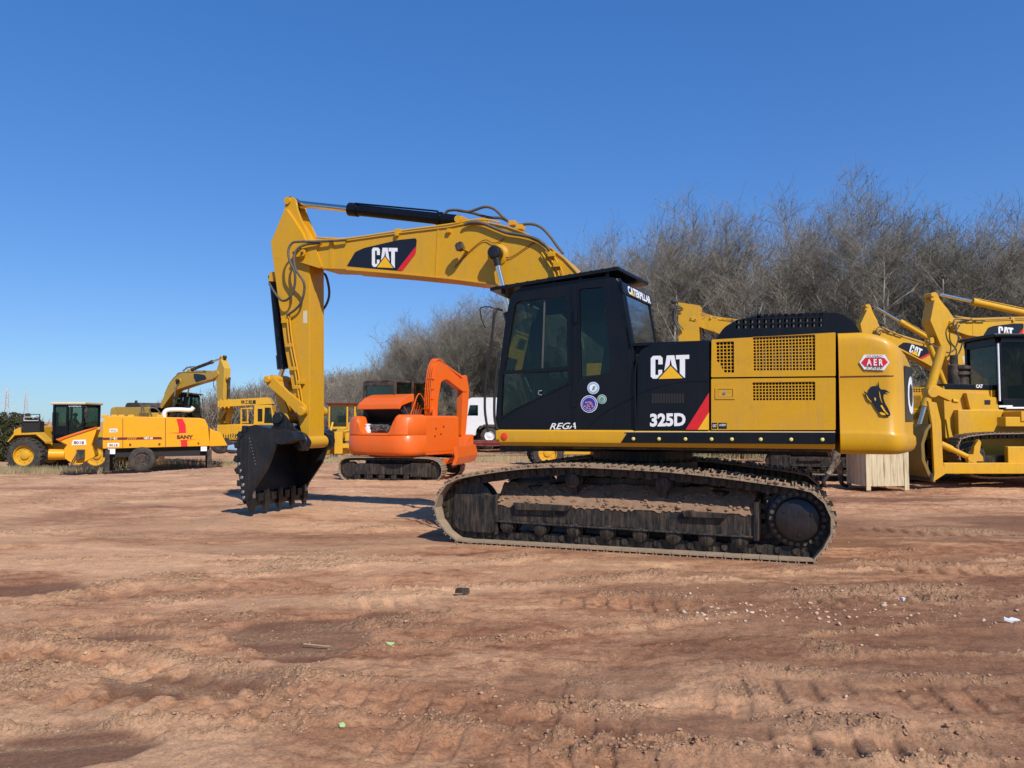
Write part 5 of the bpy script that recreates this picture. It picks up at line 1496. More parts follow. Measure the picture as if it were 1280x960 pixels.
mb = MB(); mb.lathe((C0[0] + 5.95, .3, C0[1] + 4.75), (0, 0, 1), [(0, .12), (.05, .13), (.1, .05)], 16); mb.build('beacon', 'dullblack', st_)
exD = put(280, 446, 41, LUG, -34, 'dull yellow excavator behind the pump trailer, boom arched against sky', sd=8, skip=('bucket',), swap={'black_paint': M['dullblack'], 'yellow_paint': paint('olive_yellow_paint', (.58, .34, .03), .45, .3)})

# ---------------------------------------------------------------- bulldozer
D = Frame(12.0, 18.7, .06, 180)
dz = thing('bulldozer', 'yellow bulldozer at the right with its blade lowered and a dark glazed cab', 'bulldozer', D)
V1 = 1.65
def PB(pts, v0, v1, name, mat, parent=dz, bev=.012, vp=None, r=0, fr=None):
    fr = fr or D; q = fr.L(pts, v1 if vp is None else vp)
    if r: q = rpoly(q, r)
    return MB().prism(q, v0, v1).build(name, mat, parent, bev)
bl = []
prof = [(1166.4, 602.7), (1160, 592), (1153, 575), (1152, 555), (1157, 538), (1163, 530)]
pf = D.L(prof, V1); pb = [(a - .06, b) for a, b in pf]
mb = MB(); mb.prism([(a - .0, b) for a, b in pf] + list(reversed([(a - .07, b) for a, b in pf])), -V1 + .02, V1 - .02); blade = mb.build('blade', paint('shade_painted_blade', (.22, .14, .025), .5, .5, dustcol=(.14, .09, .05)), dz, .0)  # shade on the blade face is put into this dark brown-yellow paint
PB([(1160, 501), (1171, 503.5), (1176.6, 527), (1179, 578), (1182, 592.4), (1166.4, 602.7), (1168, 591), (1165, 530)], V1 - .08, V1, 'blade_end', 'yellow2', blade)
PB([(1160, 501), (1171, 503.5), (1176.6, 527), (1179, 578), (1182, 592.4), (1166.4, 602.7), (1168, 591), (1165, 530)], -V1, -V1 + .08, 'blade_end', 'yellow2', blade, vp=V1)
mb = MB(); a = D.P(1166, 599, V1); mb.bx(a.x - .02, a.x + .05, -V1, V1, a.z - .04, a.z + .12); mb.build('cutting_edge', 'trackblack', blade, .005)
for s in (1, -1):
    a = D.P(1180, 585.5, V1); b = D.P(1290, 585.5, V1); mb = MB()
    mb.bx(b.x - .9, a.x, s * V1 - (.22 if s > 0 else 0), s * V1 + (.22 if s < 0 else 0), a.z - .12, a.z + .12); arm = mb.build('push_arm', 'yellow2', dz, .02)
    a = D.P(1179, 555, V1); b = D.P(1217, 573, V1); v = s * (V1 - .12)
    mb = MB(); mb.cyl((a.x, v, a.z), (b.x, v, b.z), .06, n=14); mb.cyl((b.x, v - .07, b.z), (b.x, v + .07, b.z), .09, n=16); mb.bx(b.x - .1, b.x + .08, v - .06, v + .06, b.z - .2, b.z + .02)
    mb.cyl((a.x, v, a.z), (a.x - .25, v, a.z - .12), .075, n=14); mb.build('tilt_brace', 'yellow2', arm)
    PB([(1219, 577), (1221, 558), (1227, 549), (1230, 553), (1228, 566), (1232, 571), (1233, 577)], s * 1.5 - .06, s * 1.5 + .06, 'arm_bracket', 'yellow2', arm, vp=V1)
    # lift cylinder
    a = D.P(1156, 508, .95); b = D.P(1178, 434, .95); v = s * .95
    mb = MB(); mb.cyl((a.x, v, a.z), (b.x, v, b.z), .105, n=18); c = (Vector((a.x, v, a.z)) - Vector((b.x, v, b.z))).normalized()
    lc = mb.build('lift_cylinder', 'yellow2', dz)
    mb = MB(); mb.cyl((a.x, v, a.z), Vector((a.x, v, a.z)) + c * .75, .05, n=14); mb.build('cylinder_rod', 'chrome', lc)
    a2 = D.P(1163, 490, .95); mb = MB(); mb.obox((a2.x - .2, v, a2.z), (.6, .16, .2), Matrix.Rotation(R(-25), 3, 'Y')); mb.cyl((a2.x, v - .14, a2.z), (a2.x, v + .14, a2.z), .13, n=16); mb.cyl((a2.x - .5, v, a2.z - .2), (a2.x - .62, v, a2.z - .22), .05, n=10)
    mb.build('cylinder_yoke', 'yellow2', lc, .01)
    PB([(1183, 524), (1186, 524), (1193, 552), (1188, 556)], s * .9 - .04, s * .9 + .04, 'strut', 'yellow2', dz, vp=.95)
HV = .52
hoodp = [(1179, 482), (1250, 482), (1252, 545), (1200, 552), (1182, 548)]
hd = PB(hoodp, -HV, HV, 'hood', 'yellow2', dz, .03, r=.04)
PB([(1180, 479.5), (1251, 481.5), (1251, 488), (1181, 486.5)], -HV - .01, HV + .01, 'hood_band', 'black', hd, .01)
mb = MB(); add_text(mb, 'CAT', quadmap(D, HV + .014, 1220, 1228.5, 480.5, 480.5, 485, 485), .04); mb.build('hood_lettering', 'white', hd)
PB([(1208, 491), (1236, 491), (1238, 496), (1246, 497), (1250, 518), (1214, 517)], HV, HV + .14, 'engine_cover', 'yellow2', hd, .012)
PB([(1213, 519), (1251, 519), (1252, 537), (1216, 539)], HV, HV + .15, 'engine_cover', 'yellow2', hd, .012)
PB([(1231, 500), (1238, 500), (1238, 505.5), (1231, 505.5)], HV + .14, HV + .15, 'vent', 'dark', hd, 0)
mb = MB(); a = D.P(1193, 480, .2); b = D.P(1193, 444, .2)
mb.lathe((a.x, .2, a.z - .1), (0, 0, 1), [(0, .14), (.55, .14), (.58, .09), (b.z - a.z + .1, .09)], 18); mb.build('exhaust_stack', 'dullblack', dz)
mb = MB(); a = D.P(1202, 480, .2); mb.lathe((a.x, .2, a.z - .1), (0, 0, 1), [(0, .16), (.3, .16), (.32, .22), (.38, .22), (.40, .16), (.44, .16), (.46, .22), (.52, .22), (.56, .1)], 18); mb.build('air_cleaner', 'dullblack', dz)
# cab
CB = .62
cx0 = D.P(1247, 480, CB).x; z0 = D.P(1247, 512, CB).z; z1 = D.P(1247, 422, CB).z; cx1 = cx0 - 1.6
mb = MB()
for (x, v) in ((cx0, CB), (cx0, -CB), (cx1, CB), (cx1, -CB), (cx0 - .75, CB)): mb.bx(x - .09, x, v - .05, v + .05, z0, z1)
for v in (CB, -CB): mb.bx(cx1, cx0, v - .05, v + .05, z1 - .12, z1); mb.bx(cx1, cx0, v - .05, v + .05, z0, z0 + .25)
mb.bx(cx0 - .09, cx0, -CB, CB, z1 - .18, z1); mb.bx(cx0 - .09, cx0, -CB, CB, z0, z0 + .45); mb.bx(cx1, cx1 + .09, -CB, CB, z0, z0 + .5)
cabd = mb.build('cab', 'black', dz, .01)
mb = MB(); mb.bx(cx1 - .12, cx0 + .12, -CB - .12, CB + .12, z1, z1 + .09); mb.build('cab_roof', 'black', cabd, .03)
mb = MB(); mb.bx(cx0 - .05, cx0 - .04, -CB + .05, CB - .05, z0 + .45, z1 - .18); mb.build('window', 'glass_dark', cabd)
mb = MB(); mb.bx(cx1 + .09, cx0 - .09, CB - .01, CB, z0 + .25, z1 - .12); mb.build('window', 'glass_dark', cabd)
mb = MB(); mb.tube([(cx0 + .02, CB + .09, z0 + .2), (cx0 + .02, CB + .09, z1 - .15)], .022, 8); mb.build('hand_rail', 'white', cabd)
mb = MB(); mb.bx(cx1 + .3, cx1 + .8, -.3, .3, z0 + .1, z0 + .6); mb.bx(cx1 + .3, cx1 + .45, -.28, .28, z0 + .6, z0 + 1.15); mb.build('seat', 'seat', cabd, .05)
mb = MB(); mb.tube([(cx0 - .3, 0, z0 + .3), (cx0 - .45, .05, z0 + .95)], .03, 6); mb.lathe((cx0 - .5, -.25, z0 + .75), (1, 0, .5), [(0, .2), (.04, .2)], 16); mb.build('console', 'dark', cabd)
mb = MB(); mb.bx(cx1 - .6, cx0 - .05, .45, 1.35, z0 - .28, z0 - .05); mb.build('fender', 'yellow2', dz, .02)
mb = MB(); a = D.P(1256, 521, 1.3); mb.bx(a.x - 1.2, a.x, 1.0, 1.32, a.z - .22, a.z + .0); mb.build('step', 'yellow2', dz, .02)
mb = MB(); mb.bx(cx0 - .3, cx0 + .02, CB, CB + .06, z0 + .05, z0 + .1); mb.bx(cx1, cx0 - .1, CB + .1, CB + .14, z0 + .02, z0 + .06); mb.build('foot_rail', 'white', dz)
dl = [(1200, 547), (1230, 541), (1262, 540), (1310, 541), (1345, 556), (1350, 575), (1340, 590), (1300, 597), (1240, 599), (1215, 596), (1203, 585), (1196, 565)]
lp = D.L(dl, 1.35); lp = [(a, max(b, .0)) for a, b in lp]
for s in (1, -1):
    track(dz, lp, s * .85, s * 1.35, pitch=.2, dirt=False)
    mb = MB()
    for px, rr in ((1222, .34), (1326, .36)):
        c = D.P(px, 571, 1.3); mb.lathe((c.x, s * .95, c.z), (0, s, 0), [(0, .1), (0, rr), (.1, rr), (.12, rr * .7), (.3, rr * .6), (.32, .1)], 24)
    for px in (1245, 1262, 1279, 1296): c = D.P(px, 589, 1.3); mb.lathe((c.x, s * .95, c.z), (0, s, 0), [(0, .12), (.3, .12)], 12)
    a = D.P(1225, 575, 1.3); b = D.P(1320, 585, 1.3); mb.bx(b.x, a.x, s * 1.1 - .1, s * 1.1 + .1, min(a.z, b.z), a.z + .1)
    mb.build('track_frame', 'trackblack', dz)
mb = MB(); mb.bx(cx1 - .9, cx0 + 1.0, -.7, .7, .5, z0 - .0); mb.build('body', 'yellow2', dz, .03)
mb = MB(); a = D.P(1262, 575, 1.5); mb.bx(a.x - .7, a.x, 1.3, 1.45, a.z - .1, a.z + .3); mb.build('arm_pivot', 'yellow2', dz, .03)

# ---------------------------------------------------------------- orange compact excavator
OX, OY, OZ = -2.92, 20.9, -.06
og = thing('compact_excavator', 'orange compact excavator seen from behind with its engine lid propped open', 'excavator', loc=(OX, OY, OZ))
def sub(name, head, parent=og):
    e = bpy.data.objects.new(name, None); COL.objects.link(e); e.rotation_euler = (0, 0, R(head)); e.parent = parent; return e
def xf(mb, head):
    a = R(head); ca, sa = cos(a), sin(a); mb.v = [(x * ca - y * sa, x * sa + y * ca, z) for x, y, z in mb.v]; return mb
_build = MB.build
def hb_(head):
    def f(mb, name, mats, parent=None, bevel=0, **kw): return _build(xf(mb, head), name, mats, parent, bevel, **kw)
    return f
UC = hb_(-11); HS = hb_(60)
# undercarriage
lpo = [(-1.42, .32), (-1.38, .52), (-1.2, .64), (-.6, .66), (0, .67), (.6, .66), (1.15, .63), (1.36, .5), (1.42, .32), (1.36, .13), (1.15, .0), (.6, -.0), (0, -.0), (-.6, .0), (-1.15, .0), (-1.36, .13)]
def track_r(root, loop, vin, vout, head, **kw):
    t0 = MB.build
    MB.build = lambda s, *a, **k: _build(xf(s, head), *a, **k)
    t = track(root, loop, vin, vout, **kw); MB.build = t0; return t
for s in (1, -1):
    track_r(og, lpo, s * .72, s * 1.16, -11, pitch=.135, thick=.015, grouser=.018, link=.07, dirt=False)
    mb = MB(); mb.bx(-.95, 1.0, s * .94 - .16, s * .94 + .16, .2, .47); mb.bx(.55, 1.1, s * .94 - .2, s * .94 + .2, .15, .5)
    for k in range(6): mb.lathe((-.9 + k * .33, s * .94 - .15, .14), (0, 1, 0), [(0, .08), (.3, .08)], 12)
    for u in (-1.13, 1.13): mb.lathe((u, s * .94 - .12, .32), (0, 1, 0), [(0, .2), (.24, .2), (.26, .1)], 20)
    UC(mb, 'track_frame', 'trackblack', og, .01)
mb = MB(); mb.bx(-.55, .55, -.8, .8, .3, .6); mb.lathe((0, 0, .55), (0, 0, 1), [(0, .5), (.25, .5)], 32); UC(mb, 'carbody', 'dullblack', og)
mb = MB(); mb.prism([(1.7, .45), (1.78, .65), (1.72, .92), (1.64, .92), (1.68, .65), (1.6, .45)], -1.0, 1.12); mb.bar((.6, .5, .35), (1.7, .5, .62), .15, .12); mb.bar((.6, -.5, .35), (1.7, -.5, .62), .15, .12); UC(mb, 'dozer_blade', 'orange', og, .01)
# house
NSo = 60; vs = []; fs = []
OWd, OLn = 1.12, .78
def oc(s, k):
    th = (1 - (s + 1) / 2) * pi; cs, sn = cos(th), sin(th)
    v = (abs(cs) ** (2 / 4.0)) * (1 if cs > 0 else -1) * OWd * k; u = -.52 - (abs(sn) ** (2 / 3.2)) * OLn * k ** 2
    return u, -v
def ozt(v):   # rim height: scooped where the engine shows
    a = float(sst(.42, .66, np.array(-v - .02))); b = float(sst(.50, .74, np.array(v + .12)))
    return 1.27 + (1.74 - 1.27) * max(a, b * .93)
olv = [(0, .93), (.03, .98), (.12, 1.0), (.5, 1.0), (.52, .985), (.54, 1.0), (.9, .985), (.97, .95), (1.0, .9)]
for t, k in olv:
    for i in range(NSo + 1):
        u, v = oc(-1 + 2 * i / NSo, k); zt_ = ozt(v)
        z = .68 + (1.22 - .68) * t / .53 if t < .53 else 1.22 + (zt_ - 1.22) * (t - .53) / .47
        vs.append((u, v, z))
for j in range(len(olv) - 1):
    for i in range(NSo): a = j * (NSo + 1) + i; fs.append([a, a + 1, a + NSo + 2, a + NSo + 1])
fs.append(list(range(NSo, -1, -1)))
# inner wall of the rim
b0 = (len(olv) - 1) * (NSo + 1); b1 = len(vs)
for i in range(NSo + 1): u, v = oc(-1 + 2 * i / NSo, .74); vs.append((u, v, ozt(v) - .01))
b2 = len(vs)
for i in range(NSo + 1): u, v = oc(-1 + 2 * i / NSo, .74); vs.append((u, v, 1.15))
for i in range(NSo): fs += [[b0 + i, b0 + i + 1, b1 + i + 1, b1 + i], [b1 + i, b1 + i + 1, b2 + i + 1, b2 + i]]
HS(MB().add(vs, fs), 'counterweight', 'orange', og, 0, sharp=50)
mb = MB(); mb.bx(-.56, 1.05, -1.1, -.35, .72, 1.72); hside = HS(mb, 'side_cover', 'orange', og, .08)
mb = MB(); mb.bx(-.56, 1.15, -1.08, 1.1, .68, .95); HS(mb, 'deck', 'orange', og, .04)
mb = MB(); mb.bx(-1.0, -.5, -.62, .6, 1.0, 1.25); HS(mb, 'engine_bay', 'dark', og)
mb = MB(); rn = random.Random(9)
mb.bx(-1.0, -.55, -.3, .35, 1.2, 1.45)
for k in range(16):
    p_ = [(-1.05 + rn.uniform(0, .3), rn.uniform(-.5, .5), 1.25 + rn.uniform(0, .25)) for _ in range(3)]; mb.tube(p_, rn.uniform(.012, .03), 6)
eng = HS(mb, 'engine', 'hose', og)
mb = MB(); mb.lathe((-1.0, .42, 1.22), (0, 0, 1), [(0, .09), (.26, .09), (.28, .06)], 16); HS(mb, 'filter', 'whitepaint', eng)
for k in range(7):
    mb = MB(); mb.tube([(-1.1 + rn.uniform(0, .2), rn.uniform(-.45, .45), 1.28 + rn.uniform(0, .2)) for _ in range(3)], .012, 6); HS(mb, 'hose', 'steel', eng)
mb = MB()
x0, x1, y0, y1, zz0, zz1 = -.45, 1.0, -.02, 1.02, 1.0, 2.66
for (x, y) in ((x0, y0), (x0, y1), (x1, y0), (x1, y1), (.3, y0)): mb.bx(x - .04, x + .04, y - .04, y + .04, zz0, zz1)
mb.bx(x0, x1, y0, y1, zz1 - .05, zz1 + .02); mb.bx(x0 - .02, x0 + .05, y0, y1, zz0, 2.02); mb.bx(x0, x1, y0 - .02, y0 + .03, zz0, 1.9); mb.bx(x0, x1, y1 - .03, y1 + .02, zz0, 1.7)
mb.bx(x0 - .02, x0 + .05, y0, y1, 2.52, 2.62)
ocab = HS(mb, 'cab', 'dullblack', og, .03)
for q in ((x0, x0 + .01, y0 + .04, y1 - .04, 2.02, 2.55), (x0 + .04, x1 - .04, y0, y0 + .01, 1.9, 2.6), (x0 + .04, x1 - .04, y1 - .01, y1, 1.7, 2.6), (x1 - .01, x1, y0 + .04, y1 - .04, 1.4, 2.6)):
    mb = MB(); mb.bx(*q); HS(mb, 'window', 'glass', ocab)
mb = MB(); mb.bx(.1, .5, .3, .75, 1.5, 2.3); HS(mb, 'seat', 'seat', ocab, .05)
lidp = rpoly([(-.40, 2.30), (-.72, 2.20), (-1.0, 2.02), (-1.04, 1.88), (-.98, 1.88), (-.92, 1.97), (-.6, 2.06), (-.40, 2.10)], .04)
mb = MB(); mb.prism(lidp, -.62, .78); lid = HS(mb, 'engine_lid', 'orange', og, .02)
mb = MB(); mb.prism([(-.42, 2.08), (-.9, 1.93), (-.85, 1.9), (-.5, 1.55), (-.42, 1.55)], -.5, .7); HS(mb, 'lid_lining', 'dark', lid)
mb = MB(); mb.tube([(-.5, -.6, 1.6), (-.8, -.6, 1.95)], .012, 6, smooth=1); HS(mb, 'lid_strut', 'steel', lid)
OB = [(.75, 1.35), (.70, 2.1), (.80, 2.85), (.92, 3.16), (1.08, 3.28), (1.3, 3.20), (2.45, 2.70), (2.55, 2.58), (2.5, 2.44), (2.3, 2.44), (1.45, 2.78), (1.18, 2.70), (1.04, 2.2), (.98, 1.35)]
mb = MB(); mb.prism(rpoly(OB, .08), -.38, -.18); ob = HS(mb, 'boom', 'orange', og, .012)
mb = MB()
for v in (-.36, -.30, -.24, -.18): mb.tube([(.73, v, 1.5), (.67, v, 2.1), (.76, v, 2.85), (.90, v, 3.2), (1.1, v, 3.33), (1.4, v, 3.2)], .017, 6)
HS(mb, 'boom_pipe', 'orange', ob)
for k in range(4):
    mb = MB(); z = 1.9 + k * .28; mb.bx(.66 + k * .02, .76 + k * .03, -.40, -.14, z, z + .03); HS(mb, 'pipe_clamp', 'orange', ob)
mb = MB(); mb.prism(rpoly([(2.36, 2.92), (2.52, 2.95), (2.66, 2.5), (2.48, 1.2), (2.32, 1.05), (2.22, 1.15), (2.3, 2.3)], .05), -.36, -.16); ost = HS(mb, 'stick', 'orange', og, .012)
mb = MB(); mb.cyl((2.68, -.26, 2.7), (2.6, -.26, 1.6), .045, n=12); mb.cyl((1.3, -.26, 3.25), (2.4, -.26, 2.88), .045, n=12); HS(mb, 'stick_cylinder', 'orange', og)
mb = MB()
for k in range(9): mb.cyl((2.45 + .01 * k, -.12, 2.85 - .2 * k), (2.45 + .01 * k, -.12, 2.78 - .2 * k), .02, n=6)
HS(mb, 'arm_hose', 'hose', ost)
bkp = [(2.5, 1.2), (2.2, 1.1), (1.95, .8), (2.0, .58), (2.2, .48), (2.4, .55), (2.5, .75)]
mb = MB(); mb.prism(rpoly(bkp, .08), -.62, .05); HS(mb, 'bucket', 'orange', og, .02)
mb = MB(); mb.cyl((1.1, -.05, 1.5), (1.5, -.05, 2.7), .05, n=12); mb.cyl((.2, -.75, 1.72), (.2, -.75, 1.95), .07, n=14); HS(mb, 'boom_cylinder', 'orange', og)
mb = MB(); mb.cyl((.1, -.9, 1.7), (.1, -.9, 1.88), .06, n=12); HS(mb, 'filler_cap', 'orange', hside)
mb = MB()
for k, (u, z) in enumerate(((-.1, 1.35), (.12, 1.2), (-.15, 1.15), (.25, 1.4))): mb.bx(u, u + .05, -1.106, -1.102, z, z + .05)
HS(mb, 'side_lettering', 'maroon', hside)
mb = MB(); mb.tube([(-.45, -.55, 1.75), (-.2, -.62, 2.3), (.1, -.62, 2.05), (.3, -.62, 1.75)], .015, 6)
for k in range(5): mb.tube([(-.38 + .09 * k, -.6, 2.2 - .07 * k), (-.30 + .09 * k, -.45, 1.75)], .01, 5, smooth=1)
HS(mb, 'guard_rail', 'orange', og)

# ---------------------------------------------------------------- tyres helper
def tyre(mb, c, ax, r, w, n=40, tread=True):
    mb.lathe(Vector(c) - Vector(ax).normalized() * w / 2, ax, [(0, r * .58), (.0, r * .72), (w * .06, r * .90), (w * .2, r * .975), (w * .8, r * .975), (w * .94, r * .90), (w, r * .72), (w, r * .58)], n, ring=True)
    if tread:
        ax = Vector(ax).normalized(); a = ax.orthogonal().normalized(); b = ax.cross(a)
        for i in range(int(n * .6)):
            t = 2 * pi * i / int(n * .6); d = a * cos(t) + b * sin(t); tt = -a * sin(t) + b * cos(t)
            for s in (-1, 1):
                rr = Matrix((tt, ax, d)).transposed(); mb.obox(Vector(c) + d * r * .975 + ax * s * w * .24 + tt * (.04 * r if s > 0 else -.04 * r), (r * .13, w * .46, r * .07), rr)
def wheel(root, c, ax, r, w, tmat='rubber', rmat='yellow2', tread=True):
    mb = MB(); tyre(mb, c, ax, r, w, tread=tread); t = mb.build('wheel', tmat, root)
    ax = Vector(ax).normalized(); mb = MB()
    mb.lathe(Vector(c) - ax * w * .45, ax, [(0, r * .3), (0, r * .60), (w * .9, r * .60), (w * .9, r * .54), (w * .72, r * .50), (w * .70, r * .26), (w * .8, r * .22), (w * .84, r * .1)], 28)
    for i in range(8):
        q = 2 * pi * i / 8; a = ax.orthogonal().normalized(); b = ax.cross(a); p_ = Vector(c) + (a * cos(q) + b * sin(q)) * r * .38 + ax * w * .25
        mb.cyl(p_, p_ + ax * w * .06, r * .03, n=6)
    mb.build('rim', rmat, t); return t

# ---------------------------------------------------------------- wheel loader (left)
Lh = 3
lo_o = frame_for(34, 569, 36.4, (0, -1.15, .82), Lh)
ld = thing('wheel_loader', 'yellow wheel loader at far left with a cream roof and a driver inside', 'loader', loc=lo_o, rot=R(Lh))
for y in (-1.15, 1.15):
    wheel(ld, (0, y, .82), (0, -1 if y < 0 else 1, 0), .84, .66); wheel(ld, (3.3, y, .82), (0, -1 if y < 0 else 1, 0), .84, .66)
mb = MB()
mb.prism(rpoly([(-.75, .95), (-.75, 2.0), (-.6, 2.2), (.2, 2.2), (.3, 1.3), (.3, .95)], .08), -.62, .62); lb = mb.build('rear_body', 'yellow2', ld, .03)
mb = MB(); mb.prism([(-.7, 1.0), (-.88, 1.3), (-.88, 2.0), (-.6, 2.15), (-.5, 1.9), (-.5, 1.1)], -.8, .8); mb.build('rear_grille', 'yellow2', lb, .05)
mb = MB(); mb.bx(-.80, -.5, -.812, -.804, 1.55, 1.85); mb.build('rear_badge', 'red', lb)
for s in (-1, 1):
    mb = MB(); mb.prism([(-.85, 1.45), (-.55, 1.85), (.5, 1.9), (.95, 1.45), (.88, 1.45), (.45, 1.80), (-.5, 1.76), (-.78, 1.45)], s * 1.0 - .32, s * 1.0 + .32); mb.build('fender', 'yellow2', ld, .01)
mb = MB(); mb.bx(-.35, .42, -.95, -.55, 1.9, 2.42); mb.tube([(-.38, -.97, 1.9), (-.38, -.97, 2.75), (.42, -.97, 2.75), (.42, -.97, 1.9)], .03, 6, smooth=1); mb.tube([(-.38, -.97, 2.4), (.42, -.97, 2.4)], .02, 6, smooth=1); mb.build('battery_box', 'dark', ld, .01)
mb = MB(); mb.tube([(-.3, -.97, 2.45), (.35, -.97, 2.45), (.35, -.97, 2.62), (-.3, -.97, 2.62), (-.3, -.97, 2.45)], .015, 5, smooth=1); mb.build('hand_rail', 'white', ld)
mb = MB(); mb.cyl((-.6, -.5, 2.1), (-.65, -.5, 2.5), .03, n=8); mb.obox((-.62, -.5, 2.55), (.16, .12, .22)); mb.build('mirror', 'dullblack', ld)
mb = MB(); mb.cyl((.75, -.2, 2.2), (.75, -.2, 2.85), .14, n=16); mb.build('air_cleaner', 'dullblack', ld)
# cab
a0, a1, b0_, b1_, c0, c1 = 1.0, 2.35, -.80, .80, 1.45, 3.22
mb = MB()
for (x, y) in ((a0, b0_), (a0, b1_), (a1, b0_), (a1, b1_), (a0 + .62, b0_), (a0 + .62, b1_)): mb.bx(x - .045, x + .045, y - .045, y + .045, c0, c1)
mb.bx(a0, a1, b0_, b0_ + .05, c0, c0 + .35); mb.bx(a0, a1, b1_ - .05, b1_, c0, c0 + .35); mb.bx(a0, a0 + .05, b0_, b1_, c0, c0 + .7); mb.bx(a1 - .05, a1, b0_, b1_, c0, c0 + .7); mb.bx(a0, a1, b0_, b1_, c0, c0 + .06)
mb.bx(a0, a0 + .62, b0_, b0_ + .05, c0, c0 + .75); mb.bx(a0, a1, b0_ - .01, b0_ + .05, c1 - .12, c1); mb.bx(a0, a1, b1_ - .05, b1_, c1 - .12, c1)
lc_ = mb.build('cab', 'black', ld, .01)
mb = MB(); mb.bx(a0 - .14, a1 + .14, b0_ - .12, b1_ + .12, c1, c1 + .13); mb.build('cab_roof', 'cream', lc_, .05)
for q in ((a0 + .05, a0 + .57, b0_ + .01, b0_ + .02, c0 + .75, c1 - .12), (a0 + .67, a1 - .05, b0_ + .01, b0_ + .02, c0 + .35, c1 - .12), (a0 + .05, a1 - .05, b1_ - .02, b1_ - .01, c0 + .35, c1 - .12), (a1 - .02, a1 - .01, b0_ + .05, b1_ - .05, c0 + .7, c1), (a0 + .01, a0 + .02, b0_ + .05, b1_ - .05, c0 + .7, c1)):
    mb = MB(); mb.bx(*q); mb.build('window', 'glass', lc_)
mb = MB(); add_text(mb, 'CATERPILLAR', lambda a, b: Vector((a0 + .66 + (a1 - a0 - .75) * a, b0_ - .014, c1 - .11 + .10 * b)), .04); mb.build('cab_lettering', 'white', lc_)
mb = MB(); mb.bx(a0 + .3, a0 + .8, -.28, .28, c0 + .1, c0 + .5); mb.bx(a0 + .28, a0 + .4, -.26, .26, c0 + .5, c0 + 1.05); mb.build('seat', 'seat', lc_, .04)
mb = MB(); mb.cyl((a1 - .15, 0, c0 + .06), (a1 - .4, 0, c0 + .75), .05, n=10); mb.lathe((a1 - .42, 0, c0 + .74), (-.5, 0, .86), [(0, .2), (.03, .2)], 20); mb.build('steering_wheel', 'dark', lc_)
mb = MB(); mb.tube([(a1, b0_, c1 - .1), (a1 + .3, b0_ - .3, c1 - .15), (a1 + .3, b0_ - .32, c1 - .8), (a1, b0_, c1 - .85)], .018, 6, smooth=2); mi2 = mb.build('mirror_frame', 'dullblack', ld)
mb = MB(); mb.obox((a1 + .28, b0_ - .3, c1 - .42), (.06, .22, .42)); mb.build('mirror', 'dullblack', mi2, .02)
mb = MB(); mb.bx(.2, 4.2, -.45, .45, .7, 1.35); mb.prism(rpoly([(2.9, 1.2), (2.9, 1.9), (3.6, 2.1), (4.1, 1.6), (4.2, .9), (3.2, .8)], .08), -.5, .5); mb.build('front_frame', 'yellow2', ld, .02)
for s in (-1, 1):
    mb = MB(); mb.prism(rpoly([(3.1, 1.95), (3.3, 2.15), (4.6, 1.4), (5.5, .6), (5.3, .4), (4.4, 1.05)], .06), s * .45 - .07, s * .45 + .07); mb.build('lift_arm', 'yellow2', ld, .01)
mb = MB(); mb.prism(rpoly([(5.4, .1), (6.6, .05), (6.6, .12), (5.6, .22), (5.35, .6), (5.45, 1.1), (6.0, 1.4), (5.95, 1.45), (5.3, 1.15), (5.25, .5)], .02), -1.4, 1.4); mb.build('bucket', 'yellow2', ld, .005)

